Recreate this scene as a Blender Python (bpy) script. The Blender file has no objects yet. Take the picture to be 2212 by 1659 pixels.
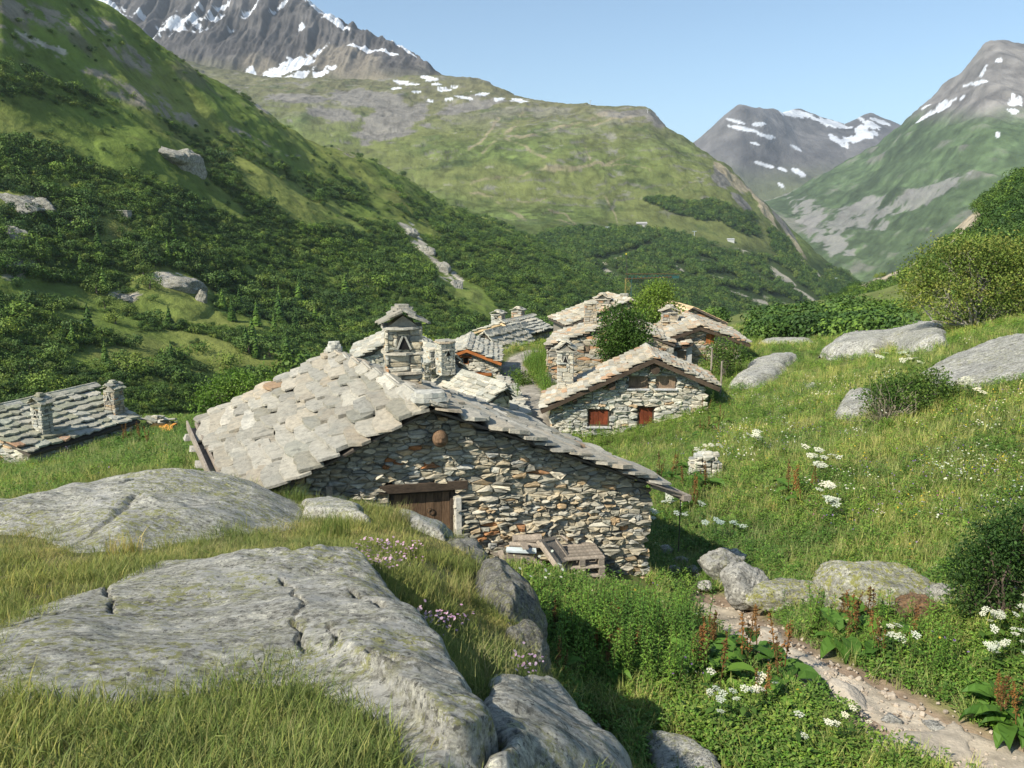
import bpy, math, random
import numpy as np
from mathutils import Matrix, Vector, Euler

# ------------------------------------------------------------------ camera, sky, sun, exposure
sc = bpy.context.scene
COL = sc.collection
FPX = 1720.0                      # focal length for a 2212 px wide frame
PITCH = math.radians(10.84)
cam_d = bpy.data.cameras.new('camera')
cam_d.sensor_width = 36.0
cam_d.lens = 36.0 * FPX / 2212.0
cam_d.clip_start = 0.1
cam_d.clip_end = 40000
cam = bpy.data.objects.new('camera', cam_d)
COL.objects.link(cam)
cam.location = (0, 0, 0)
cam.rotation_euler = (math.radians(90) - PITCH, 0, 0)
sc.camera = cam

SUN_TO = Vector((-0.77, -0.64, 0.0)).normalized()
SUN_EL = math.radians(41)
world = bpy.data.worlds.new('World')
sc.world = world
world.use_nodes = True
wn = world.node_tree
sky = wn.nodes.new('ShaderNodeTexSky')
sky.sky_type = 'NISHITA'
sky.sun_disc = False
sky.sun_elevation = SUN_EL
sky.sun_rotation = math.atan2(SUN_TO.x, SUN_TO.y)
sky.altitude = 2000
sky.air_density = 1.0
sky.dust_density = 1.0
sky.ozone_density = 1.0
wn.nodes['Background'].inputs['Strength'].default_value = 0.135
wb = wn.nodes.new('ShaderNodeMix'); wb.data_type = 'RGBA'; wb.blend_type = 'MULTIPLY'; wb.inputs[0].default_value = 1.0
wb.inputs[7].default_value = (0.99, 1.035, 0.95, 1)      # daylight white balance of the camera
wn.links.new(sky.outputs[0], wb.inputs[6])
wn.links.new(wb.outputs[2], wn.nodes['Background'].inputs['Color'])
sun_d = bpy.data.lights.new('sun', 'SUN')
sun_d.energy = 5.0
sun_d.angle = math.radians(0.53)
sun_d.color = (1.0, 0.93, 0.80)
sun = bpy.data.objects.new('sun', sun_d)
COL.objects.link(sun)
sdir = Vector((SUN_TO.x * math.cos(SUN_EL), SUN_TO.y * math.cos(SUN_EL), math.sin(SUN_EL)))
sun.rotation_euler = sdir.to_track_quat('Z', 'Y').to_euler()
sc.view_settings.view_transform = 'Standard'
sc.view_settings.look = 'None'
sc.view_settings.exposure = 0.58
sc.view_settings.gamma = 1.0
sc.view_settings.use_curve_mapping = False
sc.cycles.max_bounces = 5
sc.cycles.diffuse_bounces = 3
sc.cycles.glossy_bounces = 2
sc.cycles.transmission_bounces = 3
sc.cycles.transparent_max_bounces = 4
sc.cycles.volume_bounces = 0
sc.cycles.caustics_reflective = False
sc.cycles.caustics_refractive = False
sc.cycles.use_denoising = True

# ------------------------------------------------------------------ projection helpers (photo measurements -> metres)
CP, SP = math.cos(PITCH), math.sin(PITCH)
def ray(u, v):
    xc = (np.asarray(u, float) - 1106.0) / FPX
    yc = (829.5 - np.asarray(v, float)) / FPX
    yy = CP + yc * SP
    return xc / yy, (-SP + yc * CP) / yy       # x per metre of y, z per metre of y
def P(u, v, y):
    a, b = ray(u, v)
    return Vector((float(a) * y, y, float(b) * y))
def proj(X):
    X = np.asarray(X, float)
    d = X[..., 1] * CP - X[..., 2] * SP
    h = X[..., 1] * SP + X[..., 2] * CP
    d = np.where(d < 0.05, 0.05, d)
    return 1106 + FPX * X[..., 0] / d, 829.5 - FPX * h / d
def on_plane(u, v, p0, d):
    """point where the line of sight (u,v) meets the vertical plane through p0 along direction d"""
    a, b = ray(u, v)
    nx, ny = -d[1], d[0]
    y = (p0[0] * nx + p0[1] * ny) / (float(a) * nx + ny)
    return Vector((float(a) * y, y, float(b) * y))

# ------------------------------------------------------------------ noise
def _h(ix, iy, iz, seed):
    h = (ix.astype(np.uint32) * np.uint32(374761393) + iy.astype(np.uint32) * np.uint32(668265263)
         + iz.astype(np.uint32) * np.uint32(2246822519) + np.uint32((seed * 3266489917) & 0xffffffff))
    h = (h ^ (h >> np.uint32(13))) * np.uint32(1274126177)
    h = (h ^ (h >> np.uint32(15))) * np.uint32(2654435761)
    h = h ^ (h >> np.uint32(16))
    return h.astype(np.float64) / 2147483648.0 - 1.0
def vnoise(x, y, z=None, seed=0):
    x = np.asarray(x, float); y = np.asarray(y, float)
    z = np.zeros_like(x) if z is None else np.asarray(z, float)
    xi = np.floor(x).astype(np.int64); yi = np.floor(y).astype(np.int64); zi = np.floor(z).astype(np.int64)
    fx, fy, fz = x - xi, y - yi, z - zi
    fx = fx * fx * fx * (fx * (fx * 6 - 15) + 10); fy = fy * fy * fy * (fy * (fy * 6 - 15) + 10); fz = fz * fz * fz * (fz * (fz * 6 - 15) + 10)
    flat = not np.any(zi) and not np.any(fz)
    def layer(k):
        a = _h(xi, yi, zi + k, seed); b = _h(xi + 1, yi, zi + k, seed)
        c = _h(xi, yi + 1, zi + k, seed); d = _h(xi + 1, yi + 1, zi + k, seed)
        return (a + (b - a) * fx) * (1 - fy) + (c + (d - c) * fx) * fy
    l0 = layer(0)
    return l0 if flat else l0 + (layer(1) - l0) * fz
def fbm(x, y, z=None, oct=5, seed=0, gain=0.5, lac=2.03):
    t = 0; a = 1.0; s = 0.0; f = 1.0
    for o in range(oct):
        t = t + a * vnoise(np.asarray(x) * f + 17.3 * o, np.asarray(y) * f - 9.1 * o, None if z is None else np.asarray(z) * f + 5.7 * o, seed + o)
        s += a; a *= gain; f *= lac
    return t / s
def ridged(x, y, z=None, oct=5, seed=0):
    t = 0; a = 1.0; s = 0.0; f = 1.0
    for o in range(oct):
        t = t + a * (1 - np.abs(vnoise(np.asarray(x) * f + 3.3 * o, np.asarray(y) * f + 7.7 * o, None if z is None else np.asarray(z) * f, seed + o)) * 2)
        s += a; a *= 0.5; f *= 2.07
    return t / s
def sstep(a, b, x):
    t = np.clip((x - a) / (b - a), 0, 1)
    return t * t * (3 - 2 * t)
def lerp(a, b, t):
    return a + (b - a) * t

# ------------------------------------------------------------------ mesh helpers
def mesh(name, V, F, mat=None, smooth=False, col=None, fcol=None):
    """triangle/quad mesh from arrays; col = per-vertex colours, fcol = per-face colours (attribute 'tint')"""
    V = np.ascontiguousarray(V, dtype=np.float32); F = np.ascontiguousarray(F, dtype=np.int32)
    k = F.shape[1]
    me = bpy.data.meshes.new(name)
    me.vertices.add(len(V)); me.vertices.foreach_set('co', V.ravel())
    me.loops.add(F.size); me.loops.foreach_set('vertex_index', F.ravel())
    me.polygons.add(len(F))
    me.polygons.foreach_set('loop_start', np.arange(0, F.size, k, dtype=np.int32))
    if smooth:
        me.polygons.foreach_set('use_smooth', np.ones(len(F), dtype=bool))
    else:
        me.polygons.foreach_set('use_smooth', np.zeros(len(F), dtype=bool))
    if col is not None:
        at = me.attributes.new('tint', 'FLOAT_COLOR', 'POINT')
        c = np.ones((len(V), 4), np.float32); c[:, :3] = col
        at.data.foreach_set('color', c.ravel())
    if fcol is not None:
        at = me.attributes.new('tint', 'FLOAT_COLOR', 'FACE')
        c = np.ones((len(F), 4), np.float32); c[:, :3] = fcol
        at.data.foreach_set('color', c.ravel())
    if mat is not None:
        me.materials.append(mat)
    me.update(calc_edges=True)
    return me
def obj(name, me, parent=None, label=None, category=None, group=None, kind=None):
    o = bpy.data.objects.new(name, me)
    COL.objects.link(o)
    if parent is not None: o.parent = parent
    if label: o['label'] = label
    if category: o['category'] = category
    if group: o['group'] = group
    if kind: o['kind'] = kind
    return o
def thing(name, loc, label, category, group=None):
    o = obj(name, None, None, label, category, group)
    o.empty_display_size = 0.2
    o.location = loc
    return o
class MB:
    """collects triangles"""
    def __init__(s): s.V = []; s.F = []; s.C = []; s.n = 0
    def add(s, V, F, c=(0.5, 0.5, 0.5)):
        V = np.asarray(V, float); F = np.asarray(F, int)
        s.V.append(V); s.F.append(F + s.n); s.n += len(V)
        c = np.asarray(c, float)
        s.C.append(np.tile(c, (len(F), 1)) if c.ndim == 1 else c)
        return s
    def arrays(s): return np.concatenate(s.V), np.concatenate(s.F), np.concatenate(s.C)
    def build(s, name, mat, off=(0, 0, 0), smooth=False):
        V, F, C = s.arrays()
        return mesh(name, V - np.asarray(off, float), F, mat, smooth, fcol=C)
BOXF = np.array([[0, 2, 1], [0, 3, 2], [4, 5, 6], [4, 6, 7], [0, 1, 5], [0, 5, 4], [1, 2, 6], [1, 6, 5], [2, 3, 7], [2, 7, 6], [3, 0, 4], [3, 4, 7]])
def box(c, ax, ay, az, jit=0.0, rng=None):
    """box from centre and three half-axis vectors"""
    c, ax, ay, az = (np.asarray(t, float) for t in (c, ax, ay, az))
    sg = [(-1, -1, -1), (1, -1, -1), (1, 1, -1), (-1, 1, -1), (-1, -1, 1), (1, -1, 1), (1, 1, 1), (-1, 1, 1)]
    V = np.array([c + a * ax + b * ay + d * az for a, b, d in sg])
    if jit: V = V + rng.normal(0, jit, V.shape)
    return V, BOXF
def tube(pts, rad, n=7, cap=True):
    pts = np.asarray(pts, float); m = len(pts)
    V = []; F = []
    for i in range(m):
        t = pts[min(i + 1, m - 1)] - pts[max(i - 1, 0)]
        t = t / (np.linalg.norm(t) + 1e-9)
        a = np.cross(t, (0.31, 0.95, 0.07) if abs(t[1]) < 0.9 else (1, 0, 0)); a /= np.linalg.norm(a) + 1e-9
        b = np.cross(t, a)
        for k in range(n):
            th = 2 * math.pi * k / n
            V.append(pts[i] + rad[i] * (math.cos(th) * a + math.sin(th) * b))
    for i in range(m - 1):
        for k in range(n):
            p, q = i * n + k, i * n + (k + 1) % n
            F += [[p, q, q + n], [p, q + n, p + n]]
    if cap:
        V.append(pts[0]); V.append(pts[-1]); a, b = len(V) - 2, len(V) - 1
        for k in range(n):
            F.append([a, (k + 1) % n, k]); F.append([b, (m - 1) * n + k, (m - 1) * n + (k + 1) % n])
    return np.array(V), np.array(F)
def prism(poly, o, ex, ey, ez, d0, d1):
    """star-shaped polygon (2-D) in the frame (o,ex,ey), extruded along ez from d0 to d1"""
    poly = np.asarray(poly, float); n = len(poly)
    o, ex, ey, ez = (np.asarray(t, float) for t in (o, ex, ey, ez))
    c = poly.mean(0)
    V = [o + p[0] * ex + p[1] * ey + d0 * ez for p in poly] + [o + p[0] * ex + p[1] * ey + d1 * ez for p in poly]
    V += [o + c[0] * ex + c[1] * ey + d0 * ez, o + c[0] * ex + c[1] * ey + d1 * ez]
    F = []
    for k in range(n):
        q = (k + 1) % n
        F += [[k, q, q + n], [k, q + n, k + n], [2 * n, q, k], [2 * n + 1, k + n, q + n]]
    return np.array(V), np.array(F)
def grid_faces(nr, nc):
    i = np.arange(nr - 1)[:, None] * nc + np.arange(nc - 1)[None, :]
    i = i.ravel()
    return np.stack([i, i + 1, i + 1 + nc, i + nc], 1)

# ------------------------------------------------------------------ materials
def new_mat(name, rough=0.9):
    m = bpy.data.materials.new(name); m.use_nodes = True
    nt = m.node_tree
    b = nt.nodes['Principled BSDF']
    b.inputs['Roughness'].default_value = rough
    b.inputs['Specular IOR Level'].default_value = 0.25
    return m, nt, b
def nd(nt, t, **k):
    n = nt.nodes.new(t)
    for a, v in k.items():
        if a.startswith('i_'):
            n.inputs[int(a[2:])].default_value = v
        else:
            setattr(n, a, v)
    return n
def noise_n(nt, scale, detail=4, rough=0.6, vec=None, dist=0.0):
    n = nd(nt, 'ShaderNodeTexNoise'); n.inputs['Scale'].default_value = scale
    n.inputs['Detail'].default_value = detail; n.inputs['Roughness'].default_value = rough; n.inputs['Distortion'].default_value = dist
    if vec is None:
        g = nt.nodes.get('GEO') or nd(nt, 'ShaderNodeNewGeometry', name='GEO'); vec = g.outputs['Position']
    nt.links.new(vec, n.inputs['Vector'])
    return n.outputs['Fac']
def ramp(nt, fac, stops):
    r = nd(nt, 'ShaderNodeValToRGB')
    el = r.color_ramp.elements
    while len(el) < len(stops): el.new(0.5)
    for e, (p, c) in zip(el, stops):
        e.position = p; e.color = (*c, 1) if len(c) == 3 else c
    nt.links.new(fac, r.inputs[0])
    return r.outputs[0]
def mixc(nt, fac, a, b, mode='MIX'):
    m = nd(nt, 'ShaderNodeMix', data_type='RGBA', blend_type=mode)
    if isinstance(fac, (int, float)): m.inputs[0].default_value = fac
    else: nt.links.new(fac, m.inputs[0])
    for i, x in ((6, a), (7, b)):
        if isinstance(x, tuple): m.inputs[i].default_value = (*x[:3], 1)
        else: nt.links.new(x, m.inputs[i])
    return m.outputs[2]
def bump(nt, b, h, dist, strength=1.0, prev=None):
    n = nd(nt, 'ShaderNodeBump'); n.inputs['Strength'].default_value = strength; n.inputs['Distance'].default_value = dist
    nt.links.new(h, n.inputs['Height'])
    if prev is not None: nt.links.new(prev, n.inputs['Normal'])
    if b is not None: nt.links.new(n.outputs[0], b.inputs['Normal'])
    return n.outputs[0]
def tint_out(nt, src):
    if src == 'obj':
        return nd(nt, 'ShaderNodeObjectInfo').outputs['Color']
    return nd(nt, 'ShaderNodeAttribute', attribute_name='tint').outputs['Color']

def stone_mat(name, src, fine=14.0, bd=0.02, lich=0.35, layered=False):
    m, nt, b = new_mat(name, 0.92)
    t = tint_out(nt, src)
    n1 = noise_n(nt, fine, 6, 0.7)
    c = mixc(nt, 1.0, t, ramp(nt, n1, [(0.25, (0.60, 0.60, 0.60)), (0.5, (1, 1, 1)), (0.8, (1.35, 1.33, 1.28))]), 'MULTIPLY')
    n2 = noise_n(nt, fine * 0.23, 5, 0.65)
    c = mixc(nt, ramp(nt, n2, [(0.52, (0, 0, 0)), (0.66, (lich, lich, lich))]), c, (0.25, 0.245, 0.21))
    n3 = noise_n(nt, fine * 0.5, 5, 0.7, dist=0.6)
    c = mixc(nt, ramp(nt, n3, [(0.60, (0, 0, 0)), (0.68, (lich, lich, lich))]), c, (0.10, 0.10, 0.085))
    nt.links.new(c, b.inputs['Base Color'])
    h = noise_n(nt, fine * 1.7, 6, 0.7)
    if layered:
        g = nt.nodes.get('GEO'); mp = nd(nt, 'ShaderNodeMapping'); mp.inputs['Scale'].default_value = (1, 1, 5)
        nt.links.new(g.outputs['Position'], mp.inputs['Vector'])
        h = noise_n(nt, fine, 5, 0.7, mp.outputs[0])
    bump(nt, b, h, bd, 0.9)
    return m
M_STONE_O = stone_mat('stone_by_piece', 'obj', layered=True)
M_STONE_A = stone_mat('stone_joined', 'attr', layered=True)
M_SLAB_O = stone_mat('roof_slab_by_piece', 'obj', 9.0, 0.03, 0.7)
M_SLAB_A = stone_mat('roof_slab_joined', 'attr', 9.0, 0.03, 0.7)

def tint_mat(name, rough=0.9, fine=8.0, bd=0.0, lo=0.7, hi=1.3, src='attr'):
    m, nt, b = new_mat(name, rough)
    t = tint_out(nt, src)
    n1 = noise_n(nt, fine, 5, 0.65)
    c = mixc(nt, 1.0, t, ramp(nt, n1, [(0.25, (lo,) * 3), (0.75, (hi,) * 3)]), 'MULTIPLY')
    nt.links.new(c, b.inputs['Base Color'])
    if bd: bump(nt, b, noise_n(nt, fine * 2, 5, 0.7), bd)
    return m
def wood_mat(name, c1, c2, scale=(3, 3, 3), rough=0.85):
    m, nt, b = new_mat(name, rough)
    tc = nd(nt, 'ShaderNodeTexCoord'); mp = nd(nt, 'ShaderNodeMapping'); mp.inputs['Scale'].default_value = scale
    nt.links.new(tc.outputs['Object'], mp.inputs['Vector'])
    n = noise_n(nt, 6, 6, 0.7, mp.outputs[0], 0.3)
    c = ramp(nt, n, [(0.3, c1), (0.7, c2)])
    n2 = noise_n(nt, 2.5, 4, 0.6)
    c = mixc(nt, 1.0, c, ramp(nt, n2, [(0.3, (0.7, 0.7, 0.7)), (0.7, (1.25, 1.25, 1.25))]), 'MULTIPLY')
    oi = nd(nt, 'ShaderNodeObjectInfo')
    c = mixc(nt, 1.0, c, ramp(nt, oi.outputs['Random'], [(0, (0.72, 0.72, 0.72)), (1, (1.25, 1.22, 1.18))]), 'MULTIPLY')
    nt.links.new(c, b.inputs['Base Color'])
    bump(nt, b, n, 0.006)
    return m
M_WOODG = wood_mat('weathered_grey_wood', (0.16, 0.135, 0.11), (0.40, 0.35, 0.29), (8, 1.5, 8))
M_WOODD = wood_mat('dark_old_wood', (0.035, 0.026, 0.02), (0.11, 0.08, 0.055), (1.5, 8, 8))
M_DOOR = wood_mat('brown_door_wood', (0.05, 0.03, 0.018), (0.21, 0.135, 0.08), (10, 10, 0.8))
M_SHUT = wood_mat('red_brown_shutter_wood', (0.10, 0.022, 0.010), (0.20, 0.055, 0.022), (9, 9, 1), 0.6)
M_SHUTG = wood_mat('grey_brown_shutter_wood', (0.14, 0.10, 0.07), (0.30, 0.22, 0.15), (9, 9, 1))
M_ORANGE = wood_mat('orange_stained_wood', (0.26, 0.09, 0.025), (0.40, 0.15, 0.045), (2, 2, 2), 0.6)
M_PALE = wood_mat('new_pale_timber', (0.50, 0.36, 0.20), (0.68, 0.52, 0.32), (2, 2, 2), 0.7)
M_DARK, _nt, _b = new_mat('dark_interior', 1.0)
_b.inputs['Base Color'].default_value = (0.012, 0.011, 0.01, 1)
M_MORTAR = tint_mat('wall_core', 1.0, 20, 0.01)
M_GEN = tint_mat('plain_tinted', 0.8, 10, 0.003, 0.8, 1.2)

def rock_mat(name, base=(0.27, 0.26, 0.24), yellow=0.5, s=1.0, white=0.6, dark=0.6, ly=(0.42, 0.56)):
    m, nt, b = new_mat(name, 0.93)
    g = nd(nt, 'ShaderNodeNewGeometry', name='GEO'); mp = nd(nt, 'ShaderNodeMapping')
    mp.inputs['Rotation'].default_value = (0, 0, 0.45); mp.inputs['Scale'].default_value = (1.0, 3.2, 2.0)
    nt.links.new(g.outputs['Position'], mp.inputs['Vector']); fol = mp.outputs[0]     # foliation of the gneiss
    n1 = noise_n(nt, 2.2 * s, 8, 0.72, fol)
    c = ramp(nt, n1, [(0.38, tuple(x * 0.62 for x in base)), (0.5, base), (0.62, tuple(x * 1.35 for x in base))])
    n5 = noise_n(nt, 16 * s, 5, 0.85)
    c = mixc(nt, 1.0, c, ramp(nt, n5, [(0.40, (0.55, 0.55, 0.54)), (0.5, (1, 1, 1)), (0.60, (1.5, 1.5, 1.46))]), 'MULTIPLY')
    nA = noise_n(nt, 1.3 * s, 9, 0.82, fol, 0.6)
    c = mixc(nt, ramp(nt, nA, [(0.52, (0, 0, 0)), (0.57, (white,) * 3)]), c, (0.56, 0.55, 0.51))
    nB = noise_n(nt, 1.3 * s, 9, 0.82, None, 0.8)
    c = mixc(nt, ramp(nt, nB, [(0.56, (0, 0, 0)), (0.61, (dark,) * 3)]), c, (0.11, 0.11, 0.095))
    nC = noise_n(nt, 10 * s, 5, 0.8)
    nD = noise_n(nt, 0.9 * s, 5, 0.65)
    sp = nd(nt, 'ShaderNodeMath', operation='MULTIPLY')
    nt.links.new(ramp(nt, nC, [(0.50, (0, 0, 0)), (0.55, (1, 1, 1))]), sp.inputs[0])
    nt.links.new(ramp(nt, nD, [(ly[0], (0, 0, 0)), (ly[1], (yellow,) * 3)]), sp.inputs[1])
    c = mixc(nt, sp.outputs[0], c, (0.36, 0.36, 0.11))
    nE = noise_n(nt, 24 * s, 3, 0.6)
    c = mixc(nt, ramp(nt, nE, [(0.60, (0, 0, 0)), (0.64, (white,) * 3)]), c, (0.60, 0.59, 0.55))
    c = mixc(nt, ramp(nt, nE, [(0.36, (0.75, 0.75, 0.75)), (0.40, (0, 0, 0))]), c, (0.09, 0.09, 0.08))
    nt.links.new(c, b.inputs['Base Color'])
    p = bump(nt, None, noise_n(nt, 3 * s, 10, 0.75, fol), 0.14 / s, 1.0)
    bump(nt, b, noise_n(nt, 28 * s, 6, 0.78), 0.02 / s, 1.0, p)
    return m
M_ROCK = rock_mat('lichen_gneiss', (0.48, 0.465, 0.40), 0.8, 1.25, 0.85, 0.4)
M_ROCKY = rock_mat('yellow_lichen_gneiss', (0.42, 0.41, 0.33), 1.0, 1.0, 0.35, 0.15, (0.30, 0.42))
M_ROCKD = rock_mat('dark_crag_rock', (0.17, 0.165, 0.145), 0.35, 1.8, 0.3, 0.8)
M_ROCKF = rock_mat('hillside_outcrop', (0.30, 0.285, 0.245), 0.15, 0.16, 0.4, 0.6)
M_ROCKB = rock_mat('rusty_brown_rock', (0.20, 0.115, 0.06), 0.1, 2.0, 0.1, 0.5)
M_ROCKG = rock_mat('pale_grey_rock', (0.40, 0.39, 0.35), 0.3, 0.8, 0.6, 0.35)
M_GROUND = tint_mat('soil_and_turf', 0.98, 5.0, 0.03, 0.6, 1.4)
M_PATH = tint_mat('trodden_earth', 0.98, 9.0, 0.02, 0.75, 1.25)

def leaf_mat(name, trans=0.25, var=0.35):
    """leaf colour from the face's tint, varied per plant and by place; some light passes through"""
    m = bpy.data.materials.new(name); m.use_nodes = True
    nt = m.node_tree; b = nt.nodes['Principled BSDF']; out = nt.nodes['Material Output']
    b.inputs['Roughness'].default_value = 0.6; b.inputs['Specular IOR Level'].default_value = 0.2
    t = tint_out(nt, 'attr')
    oi = nd(nt, 'ShaderNodeObjectInfo')
    c = mixc(nt, 1.0, t, ramp(nt, oi.outputs['Random'], [(0, (1 - var, 1 - var * 0.8, 1 - var)), (0.5, (1, 1, 1)), (1, (1 + var * 1.3, 1 + var, 1 + var * 0.3))]), 'MULTIPLY')
    nn = noise_n(nt, 0.35, 4, 0.6)
    c = mixc(nt, 1.0, c, ramp(nt, nn, [(0.3, (0.70, 0.80, 0.75)), (0.7, (1.35, 1.18, 1.0))]), 'MULTIPLY')
    n3 = noise_n(nt, 0.028, 4, 0.6)
    c = mixc(nt, 1.0, c, ramp(nt, n3, [(0.38, (0.74, 0.80, 0.86)), (0.62, (1.16, 1.12, 0.96))]), 'MULTIPLY')
    nt.links.new(c, b.inputs['Base Color'])
    tr = nd(nt, 'ShaderNodeBsdfTranslucent'); nt.links.new(c, tr.inputs[0])
    mx = nd(nt, 'ShaderNodeMixShader'); mx.inputs[0].default_value = trans
    nt.links.new(b.outputs[0], mx.inputs[1]); nt.links.new(tr.outputs[0], mx.inputs[2])
    nt.links.new(mx.outputs[0], out.inputs[0])
    return m
M_LEAF = leaf_mat('leaves')
M_GRASS = leaf_mat('grass_blades', 0.3, 0.3)
M_FAR = leaf_mat('scrub_leaves', 0.12, 0.4)
M_PETAL = leaf_mat('petals', 0.3, 0.08)
def hill_mat(name, s, bd):
    m, nt, b = new_mat(name, 1.0)
    b.inputs['Specular IOR Level'].default_value = 0.05
    t = tint_out(nt, 'attr')
    n1 = noise_n(nt, s, 7, 0.75)
    c = mixc(nt, 1.0, t, ramp(nt, n1, [(0.28, (0.55, 0.55, 0.55)), (0.5, (1, 1, 1)), (0.75, (1.4, 1.38, 1.3))]), 'MULTIPLY')
    nt.links.new(c, b.inputs['Base Color'])
    bump(nt, b, noise_n(nt, s * 1.3, 7, 0.72), bd, 0.8)
    return m
# ------------------------------------------------------------------ near terrain
def tps(pts, vals, lam=0.02):
    pts = np.asarray(pts, float); vals = np.asarray(vals, float); n = len(pts)
    def K(a, b):
        d2 = ((a[:, None, :] - b[None, :, :]) ** 2).sum(-1)
        return 0.5 * d2 * np.log(d2 + 1e-9)
    A = np.zeros((n + 3, n + 3)); A[:n, :n] = K(pts, pts) + lam * np.eye(n)
    A[:n, n] = 1; A[:n, n + 1:] = pts; A[n, :n] = 1; A[n + 1:, :n] = pts.T
    w = np.linalg.solve(A, np.concatenate([vals, np.zeros(3)]))
    def f(x, y):
        q = np.stack([np.ravel(x), np.ravel(y)], 1).astype(float)
        out = np.empty(len(q))
        for i in range(0, len(q), 20000):
            s = q[i:i + 20000]
            out[i:i + 20000] = K(s, pts) @ w[:n] + w[n] + s @ w[n + 1:]
        return out.reshape(np.shape(x))
    return f
def warp(x, y):        # distances shrink with range so that far control points do not dominate
    r = np.hypot(x, y) + 1e-6
    k = np.log1p(r / 3.0) / r
    return np.asarray(x) * k * 3, np.asarray(y) * k * 3
def height_fn(uvy, xyz, lam):
    pts = [tuple(P(*t)) for t in uvy] + list(xyz)
    a = np.array(pts); wx, wy = warp(a[:, 0], a[:, 1])
    f = tps(np.stack([wx, wy], 1), a[:, 2], lam)
    def g(x, y):
        wx, wy = warp(np.asarray(x, float), np.asarray(y, float))
        return f(wx, wy)
    return g
LOW = height_fn(
    [(1100, 1290, 10.5), (1150, 1450, 8.5), (1400, 1659, 6.8), (1700, 1659, 6.8), (2130, 1640, 7.2), (2300, 1659, 7.0), (1900, 1500, 8.5),
     (1650, 1370, 10.8), (1560, 1330, 13), (1410, 1262, 13.6), (1500, 1225, 15.5), (1900, 1330, 11.3), (2150, 1340, 9.8),
     (1790, 1110, 16.5), (2100, 1150, 14), (2212, 1000, 17), (1700, 1000, 22), (1520, 1035, 21.5), (1450, 960, 30), (1300, 948, 34),
     (1185, 952, 33.5), (1530, 855, 36.5), (1900, 900, 24), (2150, 840, 23), (2212, 720, 30), (1650, 840, 38), (1750, 760, 46),
     (1650, 740, 60), (1900, 740, 52), (2080, 710, 40), (1850, 680, 90), (1150, 880, 38), (1108, 800, 52), (1150, 772, 56),
     (0, 1090, 18), (200, 1000, 24), (370, 940, 30), (100, 1000, 26.5), (-200, 1010, 26), (430, 985, 22)],
    [(0, 45, -8.9), (-8, 30, -8.3), (10, 60, -8.5), (-5, 70, -9.8), (0, 95, -16), (-25, 42, -10.5), (-38, 52, -16), (-16, 58, -13),
     (-60, 90, -30), (-100, 110, -36), (0, 130, -30), (-30, 80, -22), (-40, 150, -45), (40, 120, -12), (60, 80, -3), (60, 40, 1), (90, 130, 0), (30, 10, -1.5),
     (25, 22, -1.8), (14, 3, -4), (-40, 20, -7.5), (-40, 5, -5), (-22, 10, -6), (12, -8, -4), (150, 120, 12), (-150, 60, -32), (-150, 200, -60), (0, 250, -58),
     (-10, 3, -4), (0, 0, -4.5), (-6, 12.5, -6.2), (-2, 14, -6.3), (60, 200, -22), (150, 240, -5), (20, 170, -32), (100, 300, -45)], 0.004)
UPP = height_fn(
    [(0, 1659, 2.0), (700, 1659, 2.2), (0, 1500, 2.75), (500, 1500, 2.95), (0, 1330, 4.0), (400, 1400, 3.6), (800, 1240, 5.8),
     (1000, 1540, 3.1), (900, 1400, 3.9), (950, 1300, 6.2), (1000, 1400, 5.0), (1100, 1480, 4.4), (1190, 1570, 3.9), (1000, 1190, 9),
     (1080, 1290, 8), (1140, 1400, 6.3), (0, 1180, 7.2), (300, 1190, 7.0), (650, 1130, 9.6), (400, 1022, 11.5), (100, 1062, 10.3),
     (590, 1068, 12.2), (400, 1200, 6.5), (700, 1150, 8.5), (850, 1110, 10.8), (930, 1150, 11.7)],
    [(-10, 6, -2.9), (-14, 11, -3.8), (0, 0, -1.5), (-6, -2, -1.0), (3, -3, -1.6), (4, 3, -3.0), (3, 10, -4.8), (-30, 0, -3)], 0.004)
EDGE = np.array([tuple(P(*t))[:2] for t in
    [(850, 1100, 12.4), (960, 1150, 11.6), (1020, 1192, 9.5), (1092, 1292, 8.0), (1150, 1400, 6.4), (1182, 1480, 5.1), (1290, 1580, 4.0), (1360, 1659, 3.4)]]
    + [(1.4, 1.5), (2.0, -4), (-16, -6), (-22, 4)] +
    [tuple(P(*t))[:2] for t in [(-300, 1150, 8.8), (0, 1086, 10.0), (100, 1060, 10.7), (250, 1035, 11.5), (400, 1020, 12.0), (490, 1032, 12.2), (590, 1064, 12.9)]])
def sdist(x, y, poly):
    """signed distance to a polygon, positive inside"""
    x = np.asarray(x, float); y = np.asarray(y, float)
    d = np.full(x.shape, 1e9); ins = np.zeros(x.shape, bool)
    n = len(poly)
    for i in range(n):
        ax, ay = poly[i]; bx, by = poly[(i + 1) % n]
        ex, ey = bx - ax, by - ay
        t = np.clip(((x - ax) * ex + (y - ay) * ey) / (ex * ex + ey * ey + 1e-12), 0, 1)
        d = np.minimum(d, np.hypot(x - ax - t * ex, y - ay - t * ey))
        c = ((ay > y) != (by > y)) & (x < (bx - ax) * (y - ay) / (by - ay + 1e-12) + ax)
        ins ^= c
    return np.where(ins, d, -d)
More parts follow.
